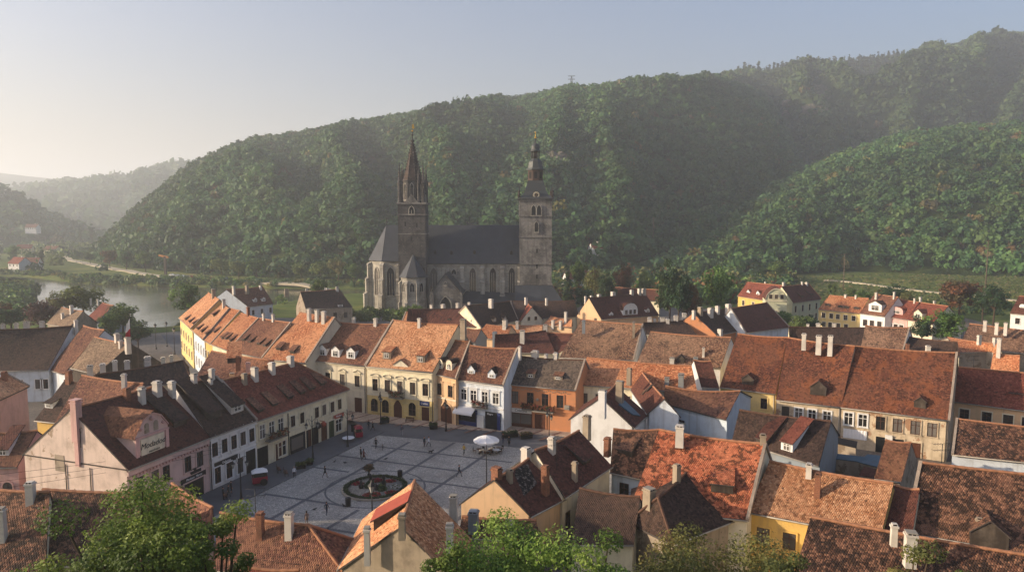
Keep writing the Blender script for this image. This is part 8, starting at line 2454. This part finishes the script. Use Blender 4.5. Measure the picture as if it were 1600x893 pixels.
T('green', 1218, 405, 420, 40, 'green tree at the left end of the meadow'); T('dark', 1190, 408, 430, 40, 'dark tree at the left end of the meadow')
T('bush', 1330, 446, 300, 24, 'low bush on the meadow path behind the yellow row'); T('bush', 1300, 440, 330, 20, 'low bush at the brown end of the meadow')
# poplars and others in the hazy valley
gv = 'trees in the hazy valley'
V_ = lambda *a, **k: plant_tree(*a, group=gv, **k)
V_('poplar', 64, 384, 560, 9, 'tall poplar on the left bank beside the white gable')
V_('poplar', 124, 349, 1000, 6, 'thin poplar far up the valley'); V_('poplar', 142, 347, 1000, 11, 'broader poplar far up the valley'); V_('poplar', 98, 372, 900, 5, 'small poplar by the far bend of the road')
V_('green', 20, 382, 640, 26, 'rounded tree behind the white gable on the left bank'); V_('light', 86, 396, 600, 24, 'pale tree right of the tall poplar'); V_('dark', 36, 400, 570, 20, 'dark tree above the white gable on the left bank')
V_('dark', 8, 432, 400, 60, 'dark tree mass on the near left bank'); V_('olive', 28, 436, 395, 34, 'lower tree at the tip of the near left bank')
V_('rust', 170, 386, 520, 26, 'rust tinted tree at the foot of the long hill'); V_('dark', 196, 388, 510, 24, 'dark tree at the foot of the long hill left of the crane'); V_('green', 226, 390, 495, 26, 'green tree at the foot of the long hill beside the crane')
V_('dark', 140, 394, 580, 18, 'dark tree at the bend where the long hill meets the road')
for k, (px, pyt, Y, w, kd, lb) in enumerate(((345, 400, 440, 34, 'light', 'pale tree above the parked cars'), (372, 404, 435, 30, 'light', 'second pale tree right of the parked cars'), (400, 402, 432, 32, 'green', 'green tree over the far road, left of the light ones'), (470, 408, 420, 30, 'light', 'light tree over the far road, straight left of the apse'), (500, 405, 416, 36, 'light', 'rounded light tree over the far road near the apse'), (528, 402, 410, 36, 'olive', 'olive tree over the far road near the apse'), (552, 410, 402, 30, 'green', 'green tree touching the apse at the left'))):
    V_(kd, px, pyt, Y, w, lb)
# bushes along the far bank and scattered growth on the valley floor
def scatter(name, label, pts, r0, r1, K, qs, tints, squash=.8):
    p = np.array(pts); n = len(p); r = rng.uniform(r0, r1, n)
    z = land_h(p[:, 0], p[:, 1]); c = np.stack([p[:, 0], p[:, 1], z + r * .45], -1)
    t = np.array(tints)[rng.integers(0, len(tints), n)] * rng.uniform(.75, 1.2, (n, 1))
    V, F, TV = crown_quads(c, r, t, K, qs, squash=squash); o = link(name, tint_mesh(name, V, F, TV)); tag(o, label, 'bushes', kind='stuff')
pts = []
while len(pts) < 900:
    x, y = random.uniform(-480, 60), random.uniform(380, 520)
    d = float(river_dist(np.array([x]), np.array([y]))[0])
    px, py = proj((x, y, 0))
    if 0 < d < 16 and y > 385 and random.random() < math.exp(-d / 9): pts.append((x, y))
scatter('riverside_bushes', 'low bushes along the far river bank', pts, .9, 2.0, 40, .3, G1 + GO + G3)
pts = []
while len(pts) < 1100:
    x, y = random.uniform(-1150, -240), random.uniform(480, 1250)
    if float(river_dist(np.array([x]), np.array([y]))[0]) < 12: continue
    px, py = proj((x, y, 0))
    if px > 165 or (95 < px < 160 and y < 620): continue
    if random.random() < float(fbm(np.array([x / 90]), np.array([y / 90]), 8)[0]) * 1.3 - .25: pts.append((x, y))
scatter('valley_trees', 'hazy scattered trees on the valley floor', pts, 3.0, 6.5, 36, .34, G1 + G3 + G2, .95)
pts = []
while len(pts) < 750:
    x, y = random.uniform(-340, -100), random.uniform(225, 445)
    d = float(river_dist(np.array([x]), np.array([y]))[0])
    if x > -185 and random.random() < .8: continue
    if -3 < d < 12 or (d >= 12 and random.random() < .15 and x < -170): pts.append((x, y))
scatter('riverside_bushes', 'bushes along the near river bank at the left', pts, .9, 3.0, 40, .3, G1 + G3 + G2)
pts = []
while len(pts) < 330:
    px, Y = random.uniform(865, 1235), random.uniform(300, 460); x = at_y(px, 400, Y).x
    if Y > 300 and random.random() < .8: pts.append((x, Y))
scatter('garden_trees', 'mixed garden trees and shrubs between the church and the wooded slope', pts, 2.0, 5.2, 90, .24, G1 + G3 + GO + RU[:1], .95)
pts = []
while len(pts) < 120:
    px, Y = random.uniform(1300, 1640), random.uniform(268, 300); pts.append((at_y(px, 400, Y).x, Y))
scatter('garden_trees', 'shrubs along the path below the meadow', pts, .8, 2.0, 60, .26, G1 + G3 + GO, .95)
pts = []
while len(pts) < 70:
    px, Y = random.uniform(530, 668), random.uniform(252, 272); pts.append((at_y(px, 400, Y).x, Y))
scatter('church_shrubs', 'shrubs and small trees round the foot of the apse', pts, .9, 2.3, 70, .25, G1 + G2, .95)
pts = []
while len(pts) < 2600:
    px, Y = random.uniform(1225, 1640), random.uniform(312, 470); x = at_y(px, 400, Y).x
    if random.random() < .25 + float(fbm(np.array([x / 18]), np.array([Y / 18]), 31)[0]): pts.append((x, Y))
scatter('meadow_tufts', 'rough grass tufts and dry stalks on the meadow', pts, .3, .75, 12, .5, [(.10, .13, .035), (.13, .14, .045), (.20, .165, .08), (.085, .115, .03), (.07, .10, .03)], .5)
# nearest trees, on the slope below the viewpoint
def near_tree(px, pyt, Y, wpx, seed, tints, label, n_clu=70, leaves=26000, leaf=.085, flat=1.0, rc=.17):
    top = at_y(px, pyt, Y); x = top.x; z0 = float(land_h(np.array([x]), np.array([Y]))[0])
    h = top.z - z0; rw = wpx * Y / FPX / 2
    trunk, crown = tree_meshes(h, rw, seed, n_clu, leaves, leaf, tints, r_clu=rw * rc * 1.5, trunk_h=h * .30, flat=flat)
    e = empty('tree', (x, Y, z0), label, 'tree', 'trees on the slope at the bottom'); link('trunk', trunk, e); link('crown', crown, e)
NG = [(0.144, 0.210, 0.036), (0.114, 0.174, 0.031), (0.180, 0.240, 0.048), (0.090, 0.144, 0.029)]
NO = [(0.168, 0.168, 0.048), (0.138, 0.144, 0.041), (0.204, 0.180, 0.054), (0.108, 0.120, 0.036)]
near_tree(205, 738, 32, 285, 3, NG, 'large leafy green tree at the lower left, nearest of all', 120, 60000)
near_tree(330, 770, 34, 170, 5, NG, 'green tree right of the large leafy one at the lower left', 66, 28000)
near_tree(85, 838, 30, 190, 6, NG, 'low green tree at the lower left corner', 60, 22000)
near_tree(800, 794, 33, 290, 9, NG, 'bright green tree at the middle of the bottom edge', 120, 54000)
near_tree(700, 842, 31, 120, 10, NG, 'small green tree at the bottom edge left of the bright one', 44, 15000)
near_tree(925, 822, 32, 170, 12, NG, 'green tree at the bottom edge right of the bright one', 66, 26000)
near_tree(1105, 836, 36, 300, 21, NO, 'olive green tree before the dark hipped roof', 120, 54000)
near_tree(1225, 850, 34, 150, 15, NO, 'thin olive tree before the yellow wall', 50, 15000)
near_tree(1420, 864, 33, 170, 17, NO, 'sparse olive treetop at the bottom right', 44, 14000)
near_tree(1545, 876, 33, 130, 18, NG, 'small green treetop in the bottom right corner', 34, 10000)
